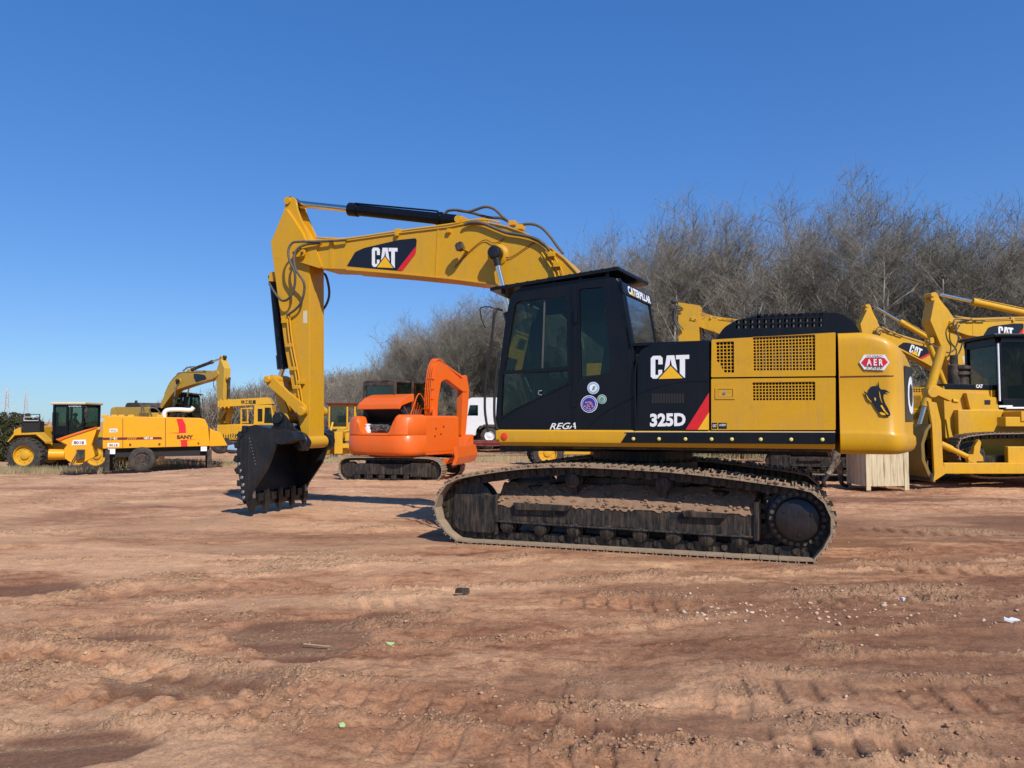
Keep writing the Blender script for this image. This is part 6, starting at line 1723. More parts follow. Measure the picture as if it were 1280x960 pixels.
# person helper: skinned skeleton -> one mesh
def person(name, label, loc, rotz, J, cloth_mat, parts=(), root=None):
    """J: joints dict name -> (x,y,z,r); edges fixed"""
    Ed = [('pel', 'spi'), ('spi', 'che'), ('che', 'nec'), ('nec', 'hed'), ('hed', 'top'), ('che', 'shl'), ('shl', 'ell'), ('ell', 'wrl'), ('wrl', 'hnl'), ('che', 'shr'), ('shr', 'elr'), ('elr', 'wrr'), ('wrr', 'hnr'),
          ('pel', 'hil'), ('hil', 'knl'), ('knl', 'anl'), ('anl', 'tol'), ('pel', 'hir'), ('hir', 'knr'), ('knr', 'anr'), ('anr', 'tor')]
    fing = []
    JJ = dict(J)
    for s in 'lr':
        h = Vector(J['hn' + s][:3]); w = Vector(J['wr' + s][:3]); d = (h - w).normalized(); a = d.orthogonal().normalized()
        for i in range(4):
            o = a * (i - 1.5) * .02; k = 'f%s%d' % (s, i); l = (.062, .07, .066, .052)[i]
            JJ[k + 'a'] = (*(h + o + d * .02), .009); JJ[k + 'b'] = (*(h + o + d * (.02 + l * .6) + d.cross(a) * .01), .008); JJ[k + 'c'] = (*(h + o + d * (.02 + l) + d.cross(a) * .03), .007)
            Ed += [('hn' + s, k + 'a'), (k + 'a', k + 'b'), (k + 'b', k + 'c')]
        k = 't' + s; JJ[k + 'a'] = (*(h - d * .02 + a * .045), .011); JJ[k + 'b'] = (*(h + d * .02 + a * .06), .009); Ed += [('hn' + s, k + 'a'), (k + 'a', k + 'b')]
    names = ['pel'] + [k for k in JJ if k != 'pel']; ix = {k: i for i, k in enumerate(names)}
    me = bpy.data.meshes.new(name); me.from_pydata([JJ[k][:3] for k in names], [(ix[a], ix[b]) for a, b in Ed], [])
    o = bpy.data.objects.new(name, me); COL.objects.link(o)
    mod = o.modifiers.new('skin', 'SKIN'); mod.use_smooth_shade = True
    sv = me.skin_vertices[0].data if me.skin_vertices else None
    if sv is None:
        bm = bmesh.new(); bm.from_mesh(me); bm.verts.layers.skin.verify(); bm.to_mesh(me); bm.free(); sv = me.skin_vertices[0].data
    for i, k in enumerate(names):
        r = JJ[k][3]; rr = JJ[k][4] if len(JJ[k]) > 4 else r
        sv[i].radius = (r, rr); sv[i].use_root = (i == 0)
    ss = o.modifiers.new('sub', 'SUBSURF'); ss.levels = 2; ss.render_levels = 2
    dg = bpy.context.evaluated_depsgraph_get(); dg.update(); m2 = bpy.data.meshes.new_from_object(o.evaluated_get(dg))
    o.modifiers.clear(); o.data = m2
    for m_ in (cloth_mat[0], cloth_mat[1], 'skin', 'boot'): m2.materials.append(M[m_] if isinstance(m_, str) else m_)
    hipz = J['pel'][2]; kn = min(J['anl'][2], J['anr'][2])
    for p_ in m2.polygons:
        c = p_.center; p_.use_smooth = True
        near = min(names, key=lambda k: (Vector(JJ[k][:3]) - c).length)
        if near in ('nec', 'hed', 'top') or near[:2] in ('wr', 'hn') or near[0] in 'ft' and near[:2] != 'to' and near != 'top': p_.material_index = 2
        elif near[:2] in ('to', 'an'): p_.material_index = 3
        elif near[:2] in ('pe', 'hi', 'kn'): p_.material_index = 1
        else: p_.material_index = 0
    o.location = loc; o.rotation_euler = (0, 0, rotz)
    tag(o, label, 'person')
    h = Vector(J['hed'][:3]); mb = MB(); mb.lathe(h + Vector((0, 0, .0)), (0, 0, 1), [(0, .098), (.06, .108), (.11, .09), (.135, .05), (.14, .01)], 20)
    hr = mb.build('hair', 'boot', o)
    mb = MB()
    for s in (-1, 1): mb.lathe(h + Vector((.088, s * .034, .012)), (1, 0, 0), [(0, .014), (.006, .008)], 10)
    mb.build('eye', 'dark', o)
    mb = MB(); mb.add([h + Vector(q) for q in ((.09, 0, .01), (.118, 0, -.03), (.09, .014, -.035), (.09, -.014, -.035))], [(0, 1, 2), (0, 3, 1), (1, 3, 2)]); mb.bx(h.x + .086, h.x + .092, -.022, .022, h.z - .062, h.z - .056)
    mb.build('face', 'skin', o)
    return o
JS = dict(pel=(0, 0, .12, .14, .16), spi=(-.02, 0, .32, .13, .15), che=(0, 0, .52, .14, .17), nec=(.02, 0, .66, .055), hed=(.04, 0, .78, .085), top=(.04, 0, .87, .07),
          shl=(0, .19, .56, .062), ell=(.14, .24, .33, .045), wrl=(.38, .14, .38, .03), hnl=(.46, .12, .39, .03), shr=(0, -.19, .56, .062), elr=(.14, -.24, .33, .045), wrr=(.38, -.14, .38, .03), hnr=(.46, -.12, .39, .03),
          hil=(.06, .1, .10, .1), knl=(.46, .13, .14, .07), anl=(.50, .13, -.26, .045), tol=(.64, .13, -.30, .04), hir=(.06, -.1, .10, .1), knr=(.46, -.13, .14, .07), anr=(.50, -.13, -.26, .045), tor=(.64, -.13, -.30, .04))
fl_ = Frame(lo_o.x, lo_o.y, lo_o.z, Lh)
pp = fl_.rot @ Vector((a0 + .55, 0, c0 + .46)) + lo_o
person('person', 'driver in a faded red jacket sitting inside the wheel loader cab at far left', pp, R(Lh), JS, ('cloth', 'dark'))

# ---------------------------------------------------------------- concrete pump trailer
Ph = 24
po_ = frame_for(128.3, 561, 32.3, (0, -1.0, .95), Ph)
PF = Frame(po_.x, po_.y, po_.z, Ph)
pt = thing('pump_trailer', 'amber concrete pump trailer with a red stripe, on black legs beside the wheel loader', 'pump trailer', PF)
body = [(128.3, 561), (128.3, 527), (131, 521.5), (140, 520), (250, 522.5), (256, 524), (260, 532), (262.5, 557.5)]
bl_ = rpoly(PF.L(body, -1.0), .05)
mb = MB(); mb.prism(bl_, -1.0, 1.0); pb_ = mb.build('body', 'amber', pt, .10, seg=4)
def pd(px, name, mat, off=.004, parent=pb_, th=.006):
    q = PF.L(px, -1.0); mb = MB(); mb.prism(q, -1.0 - off - th, -1.0 - off + .004); return mb.build(name, mat, parent)
pd([(128.6, 547), (201, 546.2), (203, 549), (128.6, 550)], 'black_stripe', 'maroon')
for k in range(5): pd([(158.5 + k * 2.4, 549.6), (160.3 + k * 2.4, 546.6), (161.3 + k * 2.4, 546.6), (159.5 + k * 2.4, 549.6)], 'stripe_slash', 'amber', .011)
pd([(220.5, 523.5), (228, 523.2), (232, 531), (232.6, 541), (224, 541.3), (223, 533)], 'red_stripe', 'red')
pd([(226, 550.5), (233.8, 550), (234.5, 557.6), (226.5, 558)], 'red_stripe', 'red')
for t in ([(210, 541.2), (225, 540.6), (225, 541.6)], [(225, 550.4), (246, 549.0), (225, 551.4)]): pd(t, 'stripe_line', 'red')
for x in (153.2, 206.5): pd([(x, 523), (x + .7, 523), (x + .7, 560), (x, 560.4)], 'panel_gap', 'maroon', .0)
def ptxt(t, x0, x1, y0, y1, mat, bold=.03, name='lettering'):
    mb = MB(); vv, ff = text_tris(t, bold)
    mb.add([PF.P(x0 + (x1 - x0) * a, y1 + (y0 - y1) * b, -1.016) for a, b in vv], ff); return mb.build(name, mat, pb_)
ptxt('SANY', 221, 241.5, 543.8, 548.6, 'maroon', .05)
ptxt('HBT-60', 180, 191, 546.3, 549.2, 'white'); ptxt('三一重工', 137, 147, 546.8, 549.4, 'white')
pd([(137, 536), (146.8, 535.8), (146.8, 540.2), (137, 540.5)], 'plate', 'white'); ptxt('HBT60C', 138, 146, 536.8, 539.6, 'maroon', .01)
pd([(134.5, 554), (149, 553.8), (149, 558.2), (134.5, 558.6)], 'plate', 'white'); ptxt('8018', 136.5, 147, 555, 557.8, 'maroon', .02)
pd([(161.5, 554.5), (164, 554.5), (164, 557.5), (161.5, 557.5)], 'latch', 'maroon'); pd([(198, 554), (200.5, 554), (200.5, 556.8), (198, 556.8)], 'latch', 'maroon'); pd([(247, 553), (249, 553), (249, 555.5), (247, 555.5)], 'latch', 'maroon')
mb = MB()
for x in (131, 143, 152, 164, 200):
    a = PF.P(x, 520.5, -.6); mb.bx(a.x - .12, a.x + .12, -.75, -.5, a.z - .05, a.z + .07)
mb.build('lifting_eye', 'amber', pt, .02)
mb = MB(); a = PF.P(128.5, 561.5, -.9); b = PF.P(262, 558.5, -.9); mb.bx(a.x, b.x, -.8, .8, a.z - .35, a.z + .05); mb.build('chassis', 'dark', pt, .01)
ext = [(262, 535), (268, 538), (276, 541), (284.5, 557), (262, 558)]
mb = MB(); mb.prism(PF.L(ext, -.9), -.9, .9); mb.build('tail_cover', 'amber', pt, .02)
for x, s in ((134.5, 1), (262, 1)):
    a = PF.P(x, 562, -.98)
    for v in (-.98, .98):
        mb = MB(); mb.bx(a.x - .09, a.x + .09, v - .08, v + .08, -.02, a.z); mb.bx(a.x - .18, a.x + .18, v - .16, v + .16, -.04, .02); mb.build('leg', 'dullblack', pt, .01)
for v in (-.95, .95):
    a = PF.P(177.5, 576, -.95); wheel(pt, (a.x, v, max(a.z, .48)), (0, -1 if v < 0 else 1, 0), .54, .28, tread=False, rmat='dullblack')
mb = MB(); c = PF.P(140, 564, -1.0)
mb.bx(c.x - .15, c.x + .12, -1.01, -.99, c.z - .12, c.z + .1); c = PF.P(254, 561, -1.0); mb.bx(c.x - .1, c.x + .15, -1.01, -.99, c.z - .1, c.z + .1); mb.build('notice_plate', 'white', pt)
mb = MB(); mb.tube([PF.P(205, 522, .2), PF.P(205.5, 516, .2), PF.P(210, 512.5, .2), PF.P(225, 512, .2), PF.P(238, 512.5, .2), PF.P(242, 509, .2)], .10, 10); mb.build('exhaust_pipe', 'whitepaint', pt)
mb = MB()
mb.tube([PF.P(177, 521, 0), PF.P(177, 509, 0), PF.P(179, 509, 0), PF.P(181, 521, 0)], .03, 6); mb.tube([PF.P(190, 521, 0), PF.P(187, 512, 0), PF.P(191, 509.5, 0), PF.P(197, 512, 0), PF.P(201, 519, 0)], .035, 6); mb.build('hose', 'hose', pt)
# hopper at the near end
hop = [(70, 549), (82, 545), (104, 538), (121, 533.5), (120, 540), (114, 556), (118, 566), (118, 571), (106, 577), (103, 580), (97, 581), (88, 578), (81, 573), (80, 561), (84, 556), (76, 552)]
HP = Frame(po_.x, po_.y, po_.z, Ph)
mb = MB(); q = HP.L(hop, -1.0); mb.prism(q, -.98, -.9); mb.prism(q, .9, .98)
def seg_(a, b, th=.05): 
    p = HP.uz(*a, -1.0); r = HP.uz(*b, -1.0); mb.bar((p[0], 0, p[1]), (r[0], 0, r[1]), 1.84, th)
for a, b in (((70, 549), (84, 557)), ((84, 557), (81, 573)), ((81, 573), (97, 581)), ((97, 581), (118, 571)), ((118, 570), (114, 556)), ((114, 556), (120, 537))): seg_(a, b)
hp_ = mb.build('hopper', 'amber', pt, .01)
mb = MB(); q = HP.L([(70, 549), (121, 533.3), (121, 534.8), (84, 547), (74, 551)], -1.0); mb.prism(q, -1.03, -.98); mb.build('hopper_rim', 'orange', hp_, .004)
mb = MB(); q = HP.L([(91, 550), (107, 549.5), (108, 556), (89.5, 556.5)], -1.0); mb.prism(q, -.99, -.982); mb.build('plate', 'white', hp_)
mb = MB(); vv, ff = text_tris('8018', .03); mb.add([HP.P(92 + 13 * a, 555.3 - 4 * b, -.995) for a, b in vv], ff); mb.build('plate_lettering', 'maroon', hp_)
mb = MB(); a = HP.P(61, 568, -.6); b = HP.P(82, 568, -.6); mb.cyl(a, b, .22, n=18); mb.build('outlet_pipe', 'amber', hp_)
mb = MB(); c = HP.P(101, 568, -1.0); mb.obox((c.x, -1.05, c.z), (.3, .2, .4)); mb.tube([(c.x - .1, -1.1, c.z + .1), (c.x - .3, -1.2, c.z - .4), (c.x + .1, -1.15, c.z - .5)], .03, 6); mb.build('agitator_motor', 'dullblack', hp_, .02)

# ---------------------------------------------------------------- mobile crane
KH = 6
kr_o = frame_for(317, 531, 40, (0, -1.2, 1.5), KH); KF = Frame(kr_o.x, kr_o.y, kr_o.z, KH)
kr = thing('mobile_crane', 'yellow mobile crane with its boom over the cab, left of the black bucket', 'crane', KF)
def kp(px, v0, v1, name, mat, parent=kr, bev=.02, holes=(), r=.03):
    q = rpoly(KF.L(px, -1.2), r); mb = MB(); mb.prism(q, v0, v1, [KF.L(h, -1.2) for h in holes]); return mb.build(name, mat, parent, bev)
kbm = kp([(272, 501), (286.5, 499.4), (330, 496.9), (336, 496.9), (340.6, 505), (318.8, 506), (286.9, 508), (272, 509)], -1.2, -.5, 'boom', 'yellow2')
mb = MB(); vv, ff = text_tris('徐工起重', .02); mb.add([KF.P(301 + 19 * a, 505 - 5 * b, -1.21) for a, b in vv], ff); mb.build('boom_lettering', 'blackvinyl', kbm)
mb = MB(); c = KF.P(278, 504.5, -1.2); 
for x in (276, 281, 286): c = KF.P(x, 504.5, -1.2); mb.bx(c.x - .04, c.x + .04, -1.23, -.47, c.z - .24, c.z + .24)
mb.build('boom_collar', 'yellow2', kbm, .01)
kc = kp([(318, 506), (339.5, 506), (344.5, 531), (317, 531)], -1.2, .1, 'cab', 'yellow2', holes=([(331, 509.5), (338.5, 509.5), (341, 529), (330, 529)], [(322, 511), (328, 511), (328, 527), (322, 527)]))
mb = MB(); q = KF.L([(322, 511), (341, 509.5), (341, 529), (322, 529)], -1.2); mb.prism(q, -1.16, -1.15); mb.build('window', 'glass', kc)
mb = MB(); q = KF.L([(333, 518), (339, 518), (339, 531), (333, 531)], -1.2); mb.prism(q, -1.1, -.6); mb.build('seat', 'seat', kc, .04)
mb = MB(); q = KF.L([(344, 507), (353, 507), (353, 530), (345, 530)], -1.2); mb.prism(q, -1.1, -.3); mb.build('carrier_cab', 'dullblack', kr, .03)
kp([(272, 531), (301, 530), (317, 530.5), (317, 550), (272, 549)], -1.25, 1.1, 'slatted_side', 'yellow2')
mb = MB()
for k in range(9):
    c = KF.P(275 + k * 3, 540, -1.25); mb.bx(c.x - .03, c.x + .03, -1.29, -1.25, c.z - .32, c.z + .36)
mb.build('rib', 'yellow2', kr, .01)
mb = MB(); mb.tube([KF.P(301.5, 530, -1.2), KF.P(301.5, 511, -1.2), KF.P(316, 510.5, -1.2)], .05, 6, smooth=1); mb.tube([KF.P(309.5, 511, -1.2), KF.P(309.5, 529, -1.2)], .04, 6, smooth=1); mb.tube([KF.P(301.5, 528, -1.2), KF.P(311, 528, -1.2)], .04, 6, smooth=1); mb.build('ladder_frame', 'yellow2', kr)
mb = MB(); a = KF.P(270, 551, -1.1); b = KF.P(352, 551, -1.1); mb.bx(a.x, b.x + 2.5, -1.1, 1.1, a.z - .5, a.z + .1); mb.build('chassis', 'dark', kr, .02)
for x in (276, 291, 330, 345):
    a = KF.P(x, 567, -1.1)
    for v in (-1.1, 1.1): wheel(kr, (a.x, v, .55), (0, -1 if v < 0 else 1, 0), .56, .34, tread=False, rmat='dullblack')
t_o = frame_for(291, 559, 37.5, (0, 0, 0), 0)
mb = MB(); mb.prism([(-.25, -.12), (.22, -.15), (.26, .1), (.0, .13), (-.22, .08)], -.1, .1); tb = mb.build('tarpaulin_bundle', 'blue', kr, .03); tb.location = KF.inv @ (t_o - KF.o)

# ---------------------------------------------------------------- motor grader, seen from the front
gz_ = float(gbase(-10.3, 46)); gf = frame_for(427, 568, 46, (0, 0, 0), -80)
gd_ = thing('motor_grader', 'yellow motor grader with an open framed cab behind the black bucket', 'grader', loc=gf, rot=R(-80))
mb = MB()
for (x, y) in ((-.2, -.75), (-.2, .75), (-1.5, -.75), (-1.5, .75), (-.2, .3)): mb.bx(x - .05, x + .05, y - .05, y + .05, 1.5, 3.0)
mb.bx(-.25, -.15, -.8, .8, 2.85, 3.0); mb.bx(-.25, -.15, -.8, .8, 1.5, 1.65); mb.bx(-1.55, -1.45, -.8, .8, 2.85, 3.0); mb.bx(-1.5, -.2, -.8, -.7, 2.85, 3.0); mb.bx(-1.5, -.2, .7, .8, 2.85, 3.0); mb.bx(-1.5, -.2, -.8, -.7, 1.5, 2.0); gc = mb.build('cab', 'yellow2', gd_, .02)
mb = MB(); mb.bx(-1.7, .0, -.95, .95, 3.0, 3.1); mb.build('cab_roof', 'maroon', gc, .02)
mb = MB(); mb.bx(-.21, -.2, -.7, .25, 1.65, 2.85); mb.build('window', 'glass', gc)
mb = MB(); mb.bx(-.9, -.5, -.25, .3, 1.5, 2.3); mb.build('seat', 'seat', gc, .05)
mb = MB(); mb.prism(rpoly([(-.3, .9), (-.3, 1.5), (1.2, 1.55), (3.6, 1.3), (3.9, .7), (3.6, .7), (3.3, 1.0), (1.0, 1.1)], .05), -.2, .2); mb.bx(-2.9, -.3, -.45, .45, .8, 1.9); mb.build('frame', 'yellow2', gd_, .03)
mb = MB(); mb.bx(3.5, 3.8, -.9, .9, .5, .75); mb.bx(3.75, 4.0, -.22, .22, .2, 1.4); mb.build('front_axle', 'yellow2', gd_, .02)
for s in (-1, 1):
    wheel(gd_, (3.65, s * 1.0, .62), (0, s, 0), .62, .36); wheel(gd_, (-1.6, s * 1.0, .62), (0, s, 0), .62, .36); wheel(gd_, (-3.0, s * 1.0, .62), (0, s, 0), .62, .36)
    mb = MB(); mb.cyl((.8, s * .5, 1.9), (1.5, s * .7, .75), .07, n=12); mb.build('lift_cylinder', 'yellow2', gd_)
mb = MB(); mb.prism([(1.7, .1), (1.85, .4), (1.7, .7), (1.64, .7), (1.77, .4), (1.62, .1)], -1.6, 1.6); mb.build('mouldboard', 'yellow2', gd_)
mb = MB(); mb.tube([(2.9, .25, 1.4), (3.0, .8, 1.5), (3.4, 1.1, 1.3), (3.6, 1.15, 1.0)], .09, 8); mb.build('fender', 'yellow2', gd_)

# ---------------------------------------------------------------- white lorry
TH = 180
to_ = frame_for(578, 555.5, 47, (1.3, 1.2, 0), TH)
tk = thing('lorry', 'white lorry cab parked far off just left of the front black cab', 'lorry', loc=to_, rot=R(TH))
cabp = rpoly([(1.3, .55), (1.32, 1.35), (1.18, 1.7), (.98, 2.72), (.75, 2.85), (-.75, 2.85), (-.75, .9), (.1, .9), (.1, 1.1), (-.0, 1.1), (.2, .75), (.4, .55)], .05)
cabp = rpoly([(1.3, .55), (1.32, 1.35), (1.18, 1.7), (.95, 2.75), (.75, 2.86), (-.85, 2.86), (-.85, 1.15), (.25, 1.15), (.45, .9), (.5, .55)], .05)
mb = MB(); mb.prism(cabp, 1.14, 1.2, [[(.35, 1.75), (1.0, 1.75), (.85, 2.4), (.35, 2.4)]]); mb.prism(cabp, -1.2, -1.14); mb.bx(-.85, .8, -1.14, 1.14, 2.78, 2.84); mb.bx(-.85, -.79, -1.14, 1.14, 1.15, 2.8); mb.bx(1.2, 1.3, -1.14, 1.14, .55, 1.6); mb.bx(-.8, 1.2, -1.1, 1.1, 1.1, 1.16); kcab = mb.build('cab', 'whitepaint', tk, .015)
mb = MB(); mb.bx(.3, 1.02, 1.16, 1.17, 1.72, 2.45); mb.build('window', 'glass', kcab)
mb = MB(); mb.add([(1.19, -1.1, 1.65), (1.19, 1.1, 1.65), (.92, 1.1, 2.78), (.92, -1.1, 2.78)], [(0, 1, 2, 3)]); mb.build('windscreen', 'glass', kcab)
mb = MB(); mb.bx(.3, .8, -.9, .9, 1.2, 1.9); mb.build('seat', 'dark', kcab)
mb = MB(); mb.bx(1.28, 1.36, .7, 1.18, .75, 1.05); mb.build('headlight', 'steel', kcab, .03)
mb = MB(); mb.bx(1.05, 1.15, 1.25, 1.4, 1.75, 2.4); mb.build('mirror', 'dullblack', kcab, .03)
mb = MB(); mb.bx(-6.5, 1.2, -.5, .5, .7, 1.0); mb.build('chassis', 'dark', tk)
mb = MB(); mb.prism([(.3, 1.0), (.0, 1.22), (-.7, 1.22), (-1.05, .95), (-1.05, .8), (-.7, 1.1), (.0, 1.1), (.25, .9)], .8, 1.22); mb.build('mudguard', 'dullblack', tk)
for u in (-.35, -4.2, -5.5):
    for v in (-1.0, 1.0): wheel(tk, (u, v, .52), (0, 1 if v > 0 else -1, 0), .53, .3, tread=False, rmat='whitepaint')
mb = MB(); mb.bx(-6.4, -1.2, -1.2, 1.2, 1.05, 1.2); mb.bx(-6.4, -1.2, 1.14, 1.2, 1.2, 1.75); mb.bx(-6.4, -1.2, -1.2, -1.14, 1.2, 1.75); mb.build('flat_bed', 'whitepaint', tk, .01)

# stacked dark red steel
so_ = frame_for(610, 558, 42, (0, 0, 0), 0); rn = random.Random(12)
rs_ = thing('steel_stack', 'low stack of dark red steel sections lying in front of the white lorry', 'steel stack', loc=so_)
for k in range(9):
    mb = MB(); z = .08 + .11 * (k // 3); y = -.4 + .35 * (k % 3)
    mb.bar((-1.3 + rn.uniform(-.3, .2), y, z), (2.6 + rn.uniform(-.5, .5), y + rn.uniform(-.1, .1), z + rn.uniform(-.02, .06)), .22, .09); mb.build('steel_section', 'darkred', rs_, .01)

# smaller loader behind the front excavator
lo2 = frame_for(684, 566, 27, Vector((0, -1.15, .82)) * .68, 4)
c2 = clone(ld, lo2, R(4), 'smaller wheel loader hidden behind the front excavator, one yellow wheel showing', 'loader', 'wheel loaders', scale=.68, name='wheel_loader', skip=('bucket', 'mirror_frame'))
ld['group'] = 'wheel loaders'

# ---------------------------------------------------------------- wooden crate
m, nt, p = newmat('raw_timber')
tc = N(nt, 'ShaderNodeTexCoord'); mp = N(nt, 'ShaderNodeMapping'); nt.links.new(tc.outputs['Object'], mp.inputs[0]); mp.inputs['Scale'].default_value = (9, 9, .8)
w = N(nt, 'ShaderNodeTexNoise', Scale=2.6, Detail=6.0, Roughness=.6); nt.links.new(mp.outputs[0], w.inputs['Vector'])
r_ = ramp(nt, w.outputs[0], [(.30, (.26, .17, .08)), (.45, (.56, .45, .27)), (.7, (.66, .56, .36))]); nt.links.new(r_.outputs[0], p.inputs['Base Color']); p.inputs['Roughness'].default_value = .8
M['wood'] = m
co_ = frame_for(1110, 613, 16.6, (0, -.45, 0), 2)
cr = thing('wooden_crate', 'pale wooden crate standing on the soil under the tail of the front excavator', 'crate', loc=co_, rot=R(2))
WX, WY, HZ = .47, .45, 1.02
mb = MB()
for k in range(5): x = -WX + .1 + k * (2 * WX - .2) / 5; mb.bx(x + .002, x + (2 * WX - .2) / 5 - .002, -WY + .012, -WY + .03, .09, HZ)
mb.build('front_boards', 'wood', cr, .002)
for s in (-1, 1):
    mb = MB(); mb.bx(s * WX - .012, s * WX + .006, -WY + .03, WY - .03, .09, HZ); mb.build('side_board', 'wood', cr, .002)
    for t in (-1, 1): mb = MB(); mb.bx(s * WX - (.1 if s > 0 else 0), s * WX + (.1 if s < 0 else 0), t * WY - (.02 if t > 0 else 0), t * WY + (.02 if t < 0 else 0), 0, HZ); mb.build('corner_post', 'wood', cr, .003)
mb = MB(); mb.bx(-WX + .1, WX - .1, WY - .03, WY - .012, .09, HZ); mb.build('back_boards', 'wood', cr)
mb = MB(); mb.bx(-WX - .02, WX + .02, -WY - .01, WY + .01, HZ, HZ + .025); mb.build('lid', 'wood', cr, .003)
# walking person behind the machine
M['camo'] = paint('camouflage_cloth', (.10, .075, .05), .9, .0, coat=0); 
m, nt, p = newmat('camouflage_trousers'); tc = N(nt, 'ShaderNodeTexCoord'); w = N(nt, 'ShaderNodeTexNoise', Scale=7.0, Detail=3.0); nt.links.new(tc.outputs['Object'], w.inputs['Vector'])
r_ = ramp(nt, w.outputs[0], [(.40, (.05, .035, .025)), (.48, (.20, .14, .09)), (.56, (.10, .08, .05)), (.63, (.28, .21, .15))]); nt.links.new(r_.outputs[0], p.inputs['Base Color']); p.inputs['Roughness'].default_value = .9; M['camo'] = m
JW = dict(pel=(0, 0, .95, .13, .15), spi=(0, 0, 1.12, .12, .14), che=(.02, 0, 1.32, .13, .16), nec=(.04, 0, 1.48, .055), hed=(.06, 0, 1.60, .085), top=(.06, 0, 1.69, .07),
          shl=(.02, .19, 1.38, .06), ell=(-.12, .23, 1.12, .045), wrl=(-.06, .22, .88, .03), hnl=(-.03, .21, .80, .03), shr=(.02, -.19, 1.38, .06), elr=(.1, -.23, 1.12, .045), wrr=(.26, -.2, .93, .03), hnr=(.32, -.19, .87, .03),
          hil=(0, .1, .88, .1), knl=(.16, .11, .50, .075), anl=(.20, .11, .10, .05), tol=(.36, .11, .04, .045), hir=(0, -.1, .88, .1), knr=(-.12, -.11, .50, .075), anr=(-.38, -.11, .15, .05), tor=(-.28, -.11, .04, .045))
pw = frame_for(1045, 606, 17.2, (0, 0, 0), 0); pw.z = float(gheight(np.array(pw.x), np.array(pw.y)))
person('person', 'person walking behind the front excavator tail, only patterned trousers and dark boots showing', pw, R(8), JW, ('camo', 'camo'))

# ---------------------------------------------------------------- pylons and wires
def pylon(px, py_top, d, label, H=34):
    o = frame_for(px, py_top, d, (0, 0, H), 0)
    t = thing('transmission_tower', label, 'pylon', loc=o, rot=R(25), group='pylons on the horizon')
    mb = MB(); r = .28
    lv = [(0, 3.4), (7, 2.5), (13, 1.8), (18, 1.2), (24, 1.0), (29, .85), (H, .2)]
    for (z0_, w0_), (z1_, w1_) in zip(lv, lv[1:]):
        for sx in (-1, 1):
            for sy in (-1, 1):
                mb.cyl((sx * w0_, sy * w0_, z0_), (sx * w1_, sy * w1_, z1_), r, n=4)
                mb.cyl((sx * w0_, sy * w0_, z0_), (-sx * w1_, sy * w1_, z1_), r * .5, n=4); mb.cyl((sx * w0_, sy * w0_, z0_), (sx * w1_, -sy * w1_, z1_), r * .5, n=4)
    mb.build('lattice_mast', 'steelgrey', t)
    for z, L in ((19, 6.0), (24, 5.0), (29, 5.5)):
        mb = MB(); mb.cyl((-L, 0, z), (L, 0, z), r * .9, n=4); mb.cyl((-L, 0, z), (0, .8, z + 1.6), r * .6, n=4); mb.cyl((L, 0, z), (0, .8, z + 1.6), r * .6, n=4)
        for s in (-1, 1): mb.cyl((s * L, 0, z), (s * L, 0, z - 1.5), .12, n=4)
        mb.build('cross_arm', 'steelgrey', t)
    mb = MB(); mb.cyl((-2.2, 0, H + .5), (0, 0, H - 3.5), r, n=4); mb.cyl((2.2, 0, H + .5), (0, 0, H - 3.5), r, n=4); mb.build('horn', 'steelgrey', t)
    return o
M['steelgrey'] = flat('galvanised_steel', (.42, .45, .48), .6)
pa = pylon(9, 485, 620, 'grey lattice pylon on the skyline at the very left edge', 34)
pb2 = pylon(32.5, 488, 700, 'grey lattice pylon on the skyline just above the hedge, right of another', 36)
for (z, L) in ((17.5, 6), (22.5, 5), (27.5, 5.5)):
    for s in (-1,):
        mb = MB(); rr = Matrix.Rotation(R(25), 3, 'Z'); A_ = pb2 + rr @ Vector((s * L, 0, z)); B_ = A_ + Vector((420, 260, -3))
        mb.tube([A_.lerp(B_, t) - Vector((0, 0, 16 * 4 * t * (1 - t) * .5)) for t in (0, .15, .3, .45, .6, .75, .9, 1)], .07, 4, smooth=2)
        tag(mb.build('power_line', 'steelgrey'), 'thin %s power line hanging from the pylon right of another' % {17.5: 'lowest', 22.5: 'middle', 27.5: 'topmost'}[z], 'power line', 'power lines')

# ---------------------------------------------------------------- evergreen hedge at the left, dry grass
def bush(seed, H, Wd):
    rn = random.Random(seed); st = []; lv = []
    for s in range(9):
        a = rn.uniform(0, 6.28); p_ = (0, 0, -.1); d = (cos(a) * .5, sin(a) * .5, 1)
        for k in range(4):
            q = tuple(p_[j] + d[j] * H / 4.2 + rn.gauss(0, .08) for j in range(3)); st.append((p_, q, .03, .02)); p_ = q
    for _ in range(9000):
        a = rn.uniform(0, 6.28); z = rn.random() ** .7; rad = Wd * math.sqrt(rn.random()) * (1.05 - z ** 2.2 * .75) * (.78 + .3 * sin(a * 3 + seed) * sin(z * 7 + seed) + .15 * rn.random())
        lv.append((cos(a) * rad, sin(a) * rad, z * H * (1 + .1 * sin(a * 2)), rn.uniform(.03, .075)))
    return st, lv
BS = []
for s_, H, Wd in ((51, 2.4, 1.6), (52, 2.0, 1.4)):
    st, lv = bush(s_, H, Wd); e = bpy.data.objects.new('evergreen_shrub', None); COL.objects.link(e); seg_mesh('stem', st, 'bark', e); 
    me_ = seg_mesh('foliage', st[:3], 'evergreen', e, lv, 'evergreen'); BS.append((e, H, 0))
rn = random.Random(6)
for k in range(22):
    px = -95 + k * 10.5 + rn.uniform(-3, 3); d = 47 + rn.uniform(-2, 3)
    place(BS, k % 2, (px - 640) / FPX * d, d, rn.uniform(1.8, 2.7) if px < 60 else rn.uniform(1.1, 1.6), 'dense dark evergreen shrub of the hedge behind the wheel loader at left', 'shrub', 'evergreen hedge shrubs')
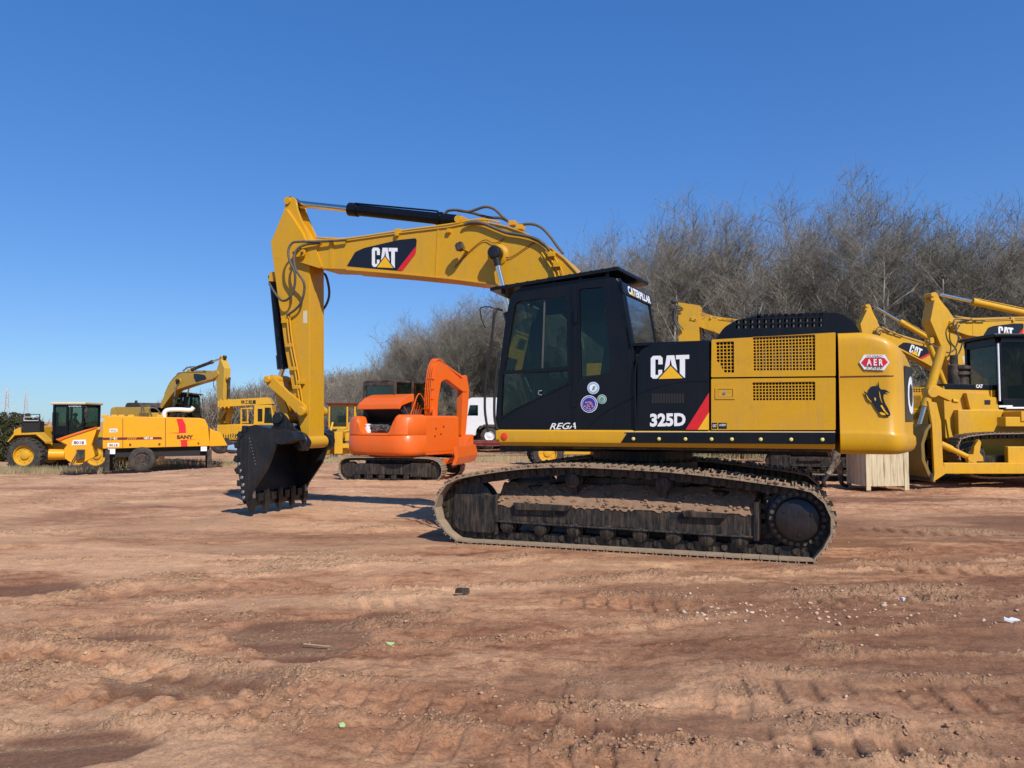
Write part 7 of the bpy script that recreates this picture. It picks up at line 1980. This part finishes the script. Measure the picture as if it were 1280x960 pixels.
def tuft(n, seed, cx, cy, rx, ry, h):
    rn = random.Random(seed); sg = []
    for _ in range(n):
        x = cx + rn.gauss(0, rx); y = cy + rn.gauss(0, ry); z = float(gbase(x, y)); l = h * rn.uniform(.4, 1.1)
        sg.append(((x, y, z - .03), (x + rn.gauss(0, .12) * l * 2, y + rn.gauss(0, .12) * l * 2, z + l), .008, .003))
    return sg
sg = []
for (px, py, w, h, n) in ((45, 588, 1.4, .35, 700), (85, 587, 1.5, .3, 600), (210, 583, 1.2, .5, 900), (225, 580, .8, .45, 500), (0, 583, 1.2, .4, 600), (290, 574, 1.0, .35, 300), (20, 590, 2.0, .3, 600), (130, 590, 1.6, .2, 300)):
    d = 35.5 if px < 200 else 37; x = (px - 640) / FPX * d; sg += tuft(n, px, x, d - .3, w, .5, h)
for k in range(60):
    px = 380 + k * 15; d = 30 + random.Random(k).uniform(0, 4); 
    if px > 1270: break
    sg += tuft(90, 900 + k, (px - 640) / FPX * d, d, .8, .6, .35)
o = seg_mesh('dry_grass', sg, 'drygrass'); tag(o, 'dry straw coloured grass at the edge of the yard', 'grass', kind='stuff')

# ---------------------------------------------------------------- litter on the soil
def bit(name, px, py, label, cat, mat, pts, th=.01, group=None, rot=0):
    x, y = px2g(px, py); z = float(gheight(np.array(x), np.array(y)))
    mb = MB(); mb.prism(rpoly(pts, .008), 0, th, to3=lambda a, b, t: (a, b, t + .25 * abs(a))); o = mb.build(name, mat, None, .002)
    o.location = (x, y, z + .006); o.rotation_euler = (.15, .1, rot); return tag(o, label, cat, group)
lg = flat('pale_green_leaf', (.45, .60, .25), .5)
bit('leaf', 487, 805, 'small pale green leaf on the soil right of the large damp patch', 'leaf', lg, [(-.03, 0), (0, .02), (.035, .005), (.01, -.02)])
bit('leaf', 426, 909, 'small pale green leaf on the soil near the bottom edge', 'leaf', lg, [(-.02, -.01), (0, .02), (.025, .01), (.012, -.02)], rot=1)
bit('litter', 1262, 780, 'crumpled white and black wrapper near the right edge of the soil', 'litter', 'whitepaint', [(-.06, -.02), (-.03, .03), (.0, .015), (.03, .035), (.05, .0), (.06, -.03), (0, -.02)], .018)
bit('litter', 1128, 748, 'small white scrap among the crumbled soil at right', 'litter', 'whitepaint', [(-.03, -.02), (-.01, .03), (.01, .01), (.03, .02), (.02, -.02)], .02, rot=.6)
bit('litter', 577, 743, 'small black scrap lying on the soil below the track', 'litter', 'dullblack', [(-.06, -.03), (-.03, .03), (.05, .03), (.07, -.02)], .04)
bit('wood_splinter', 242, 727, 'pale splinter of wood at the left of the soil', 'wood splinter', 'drygrass', [(-.06, -.006), (-.05, .006), (.06, .005), (.065, -.004)], .008, rot=.2)
bit('wood_splinter', 395, 805, 'pale thin stick crossing the large damp patch', 'wood splinter', 'drygrass', [(-.09, -.004), (-.08, .004), (.09, .004), (.095, -.003)], .007, rot=-.05)
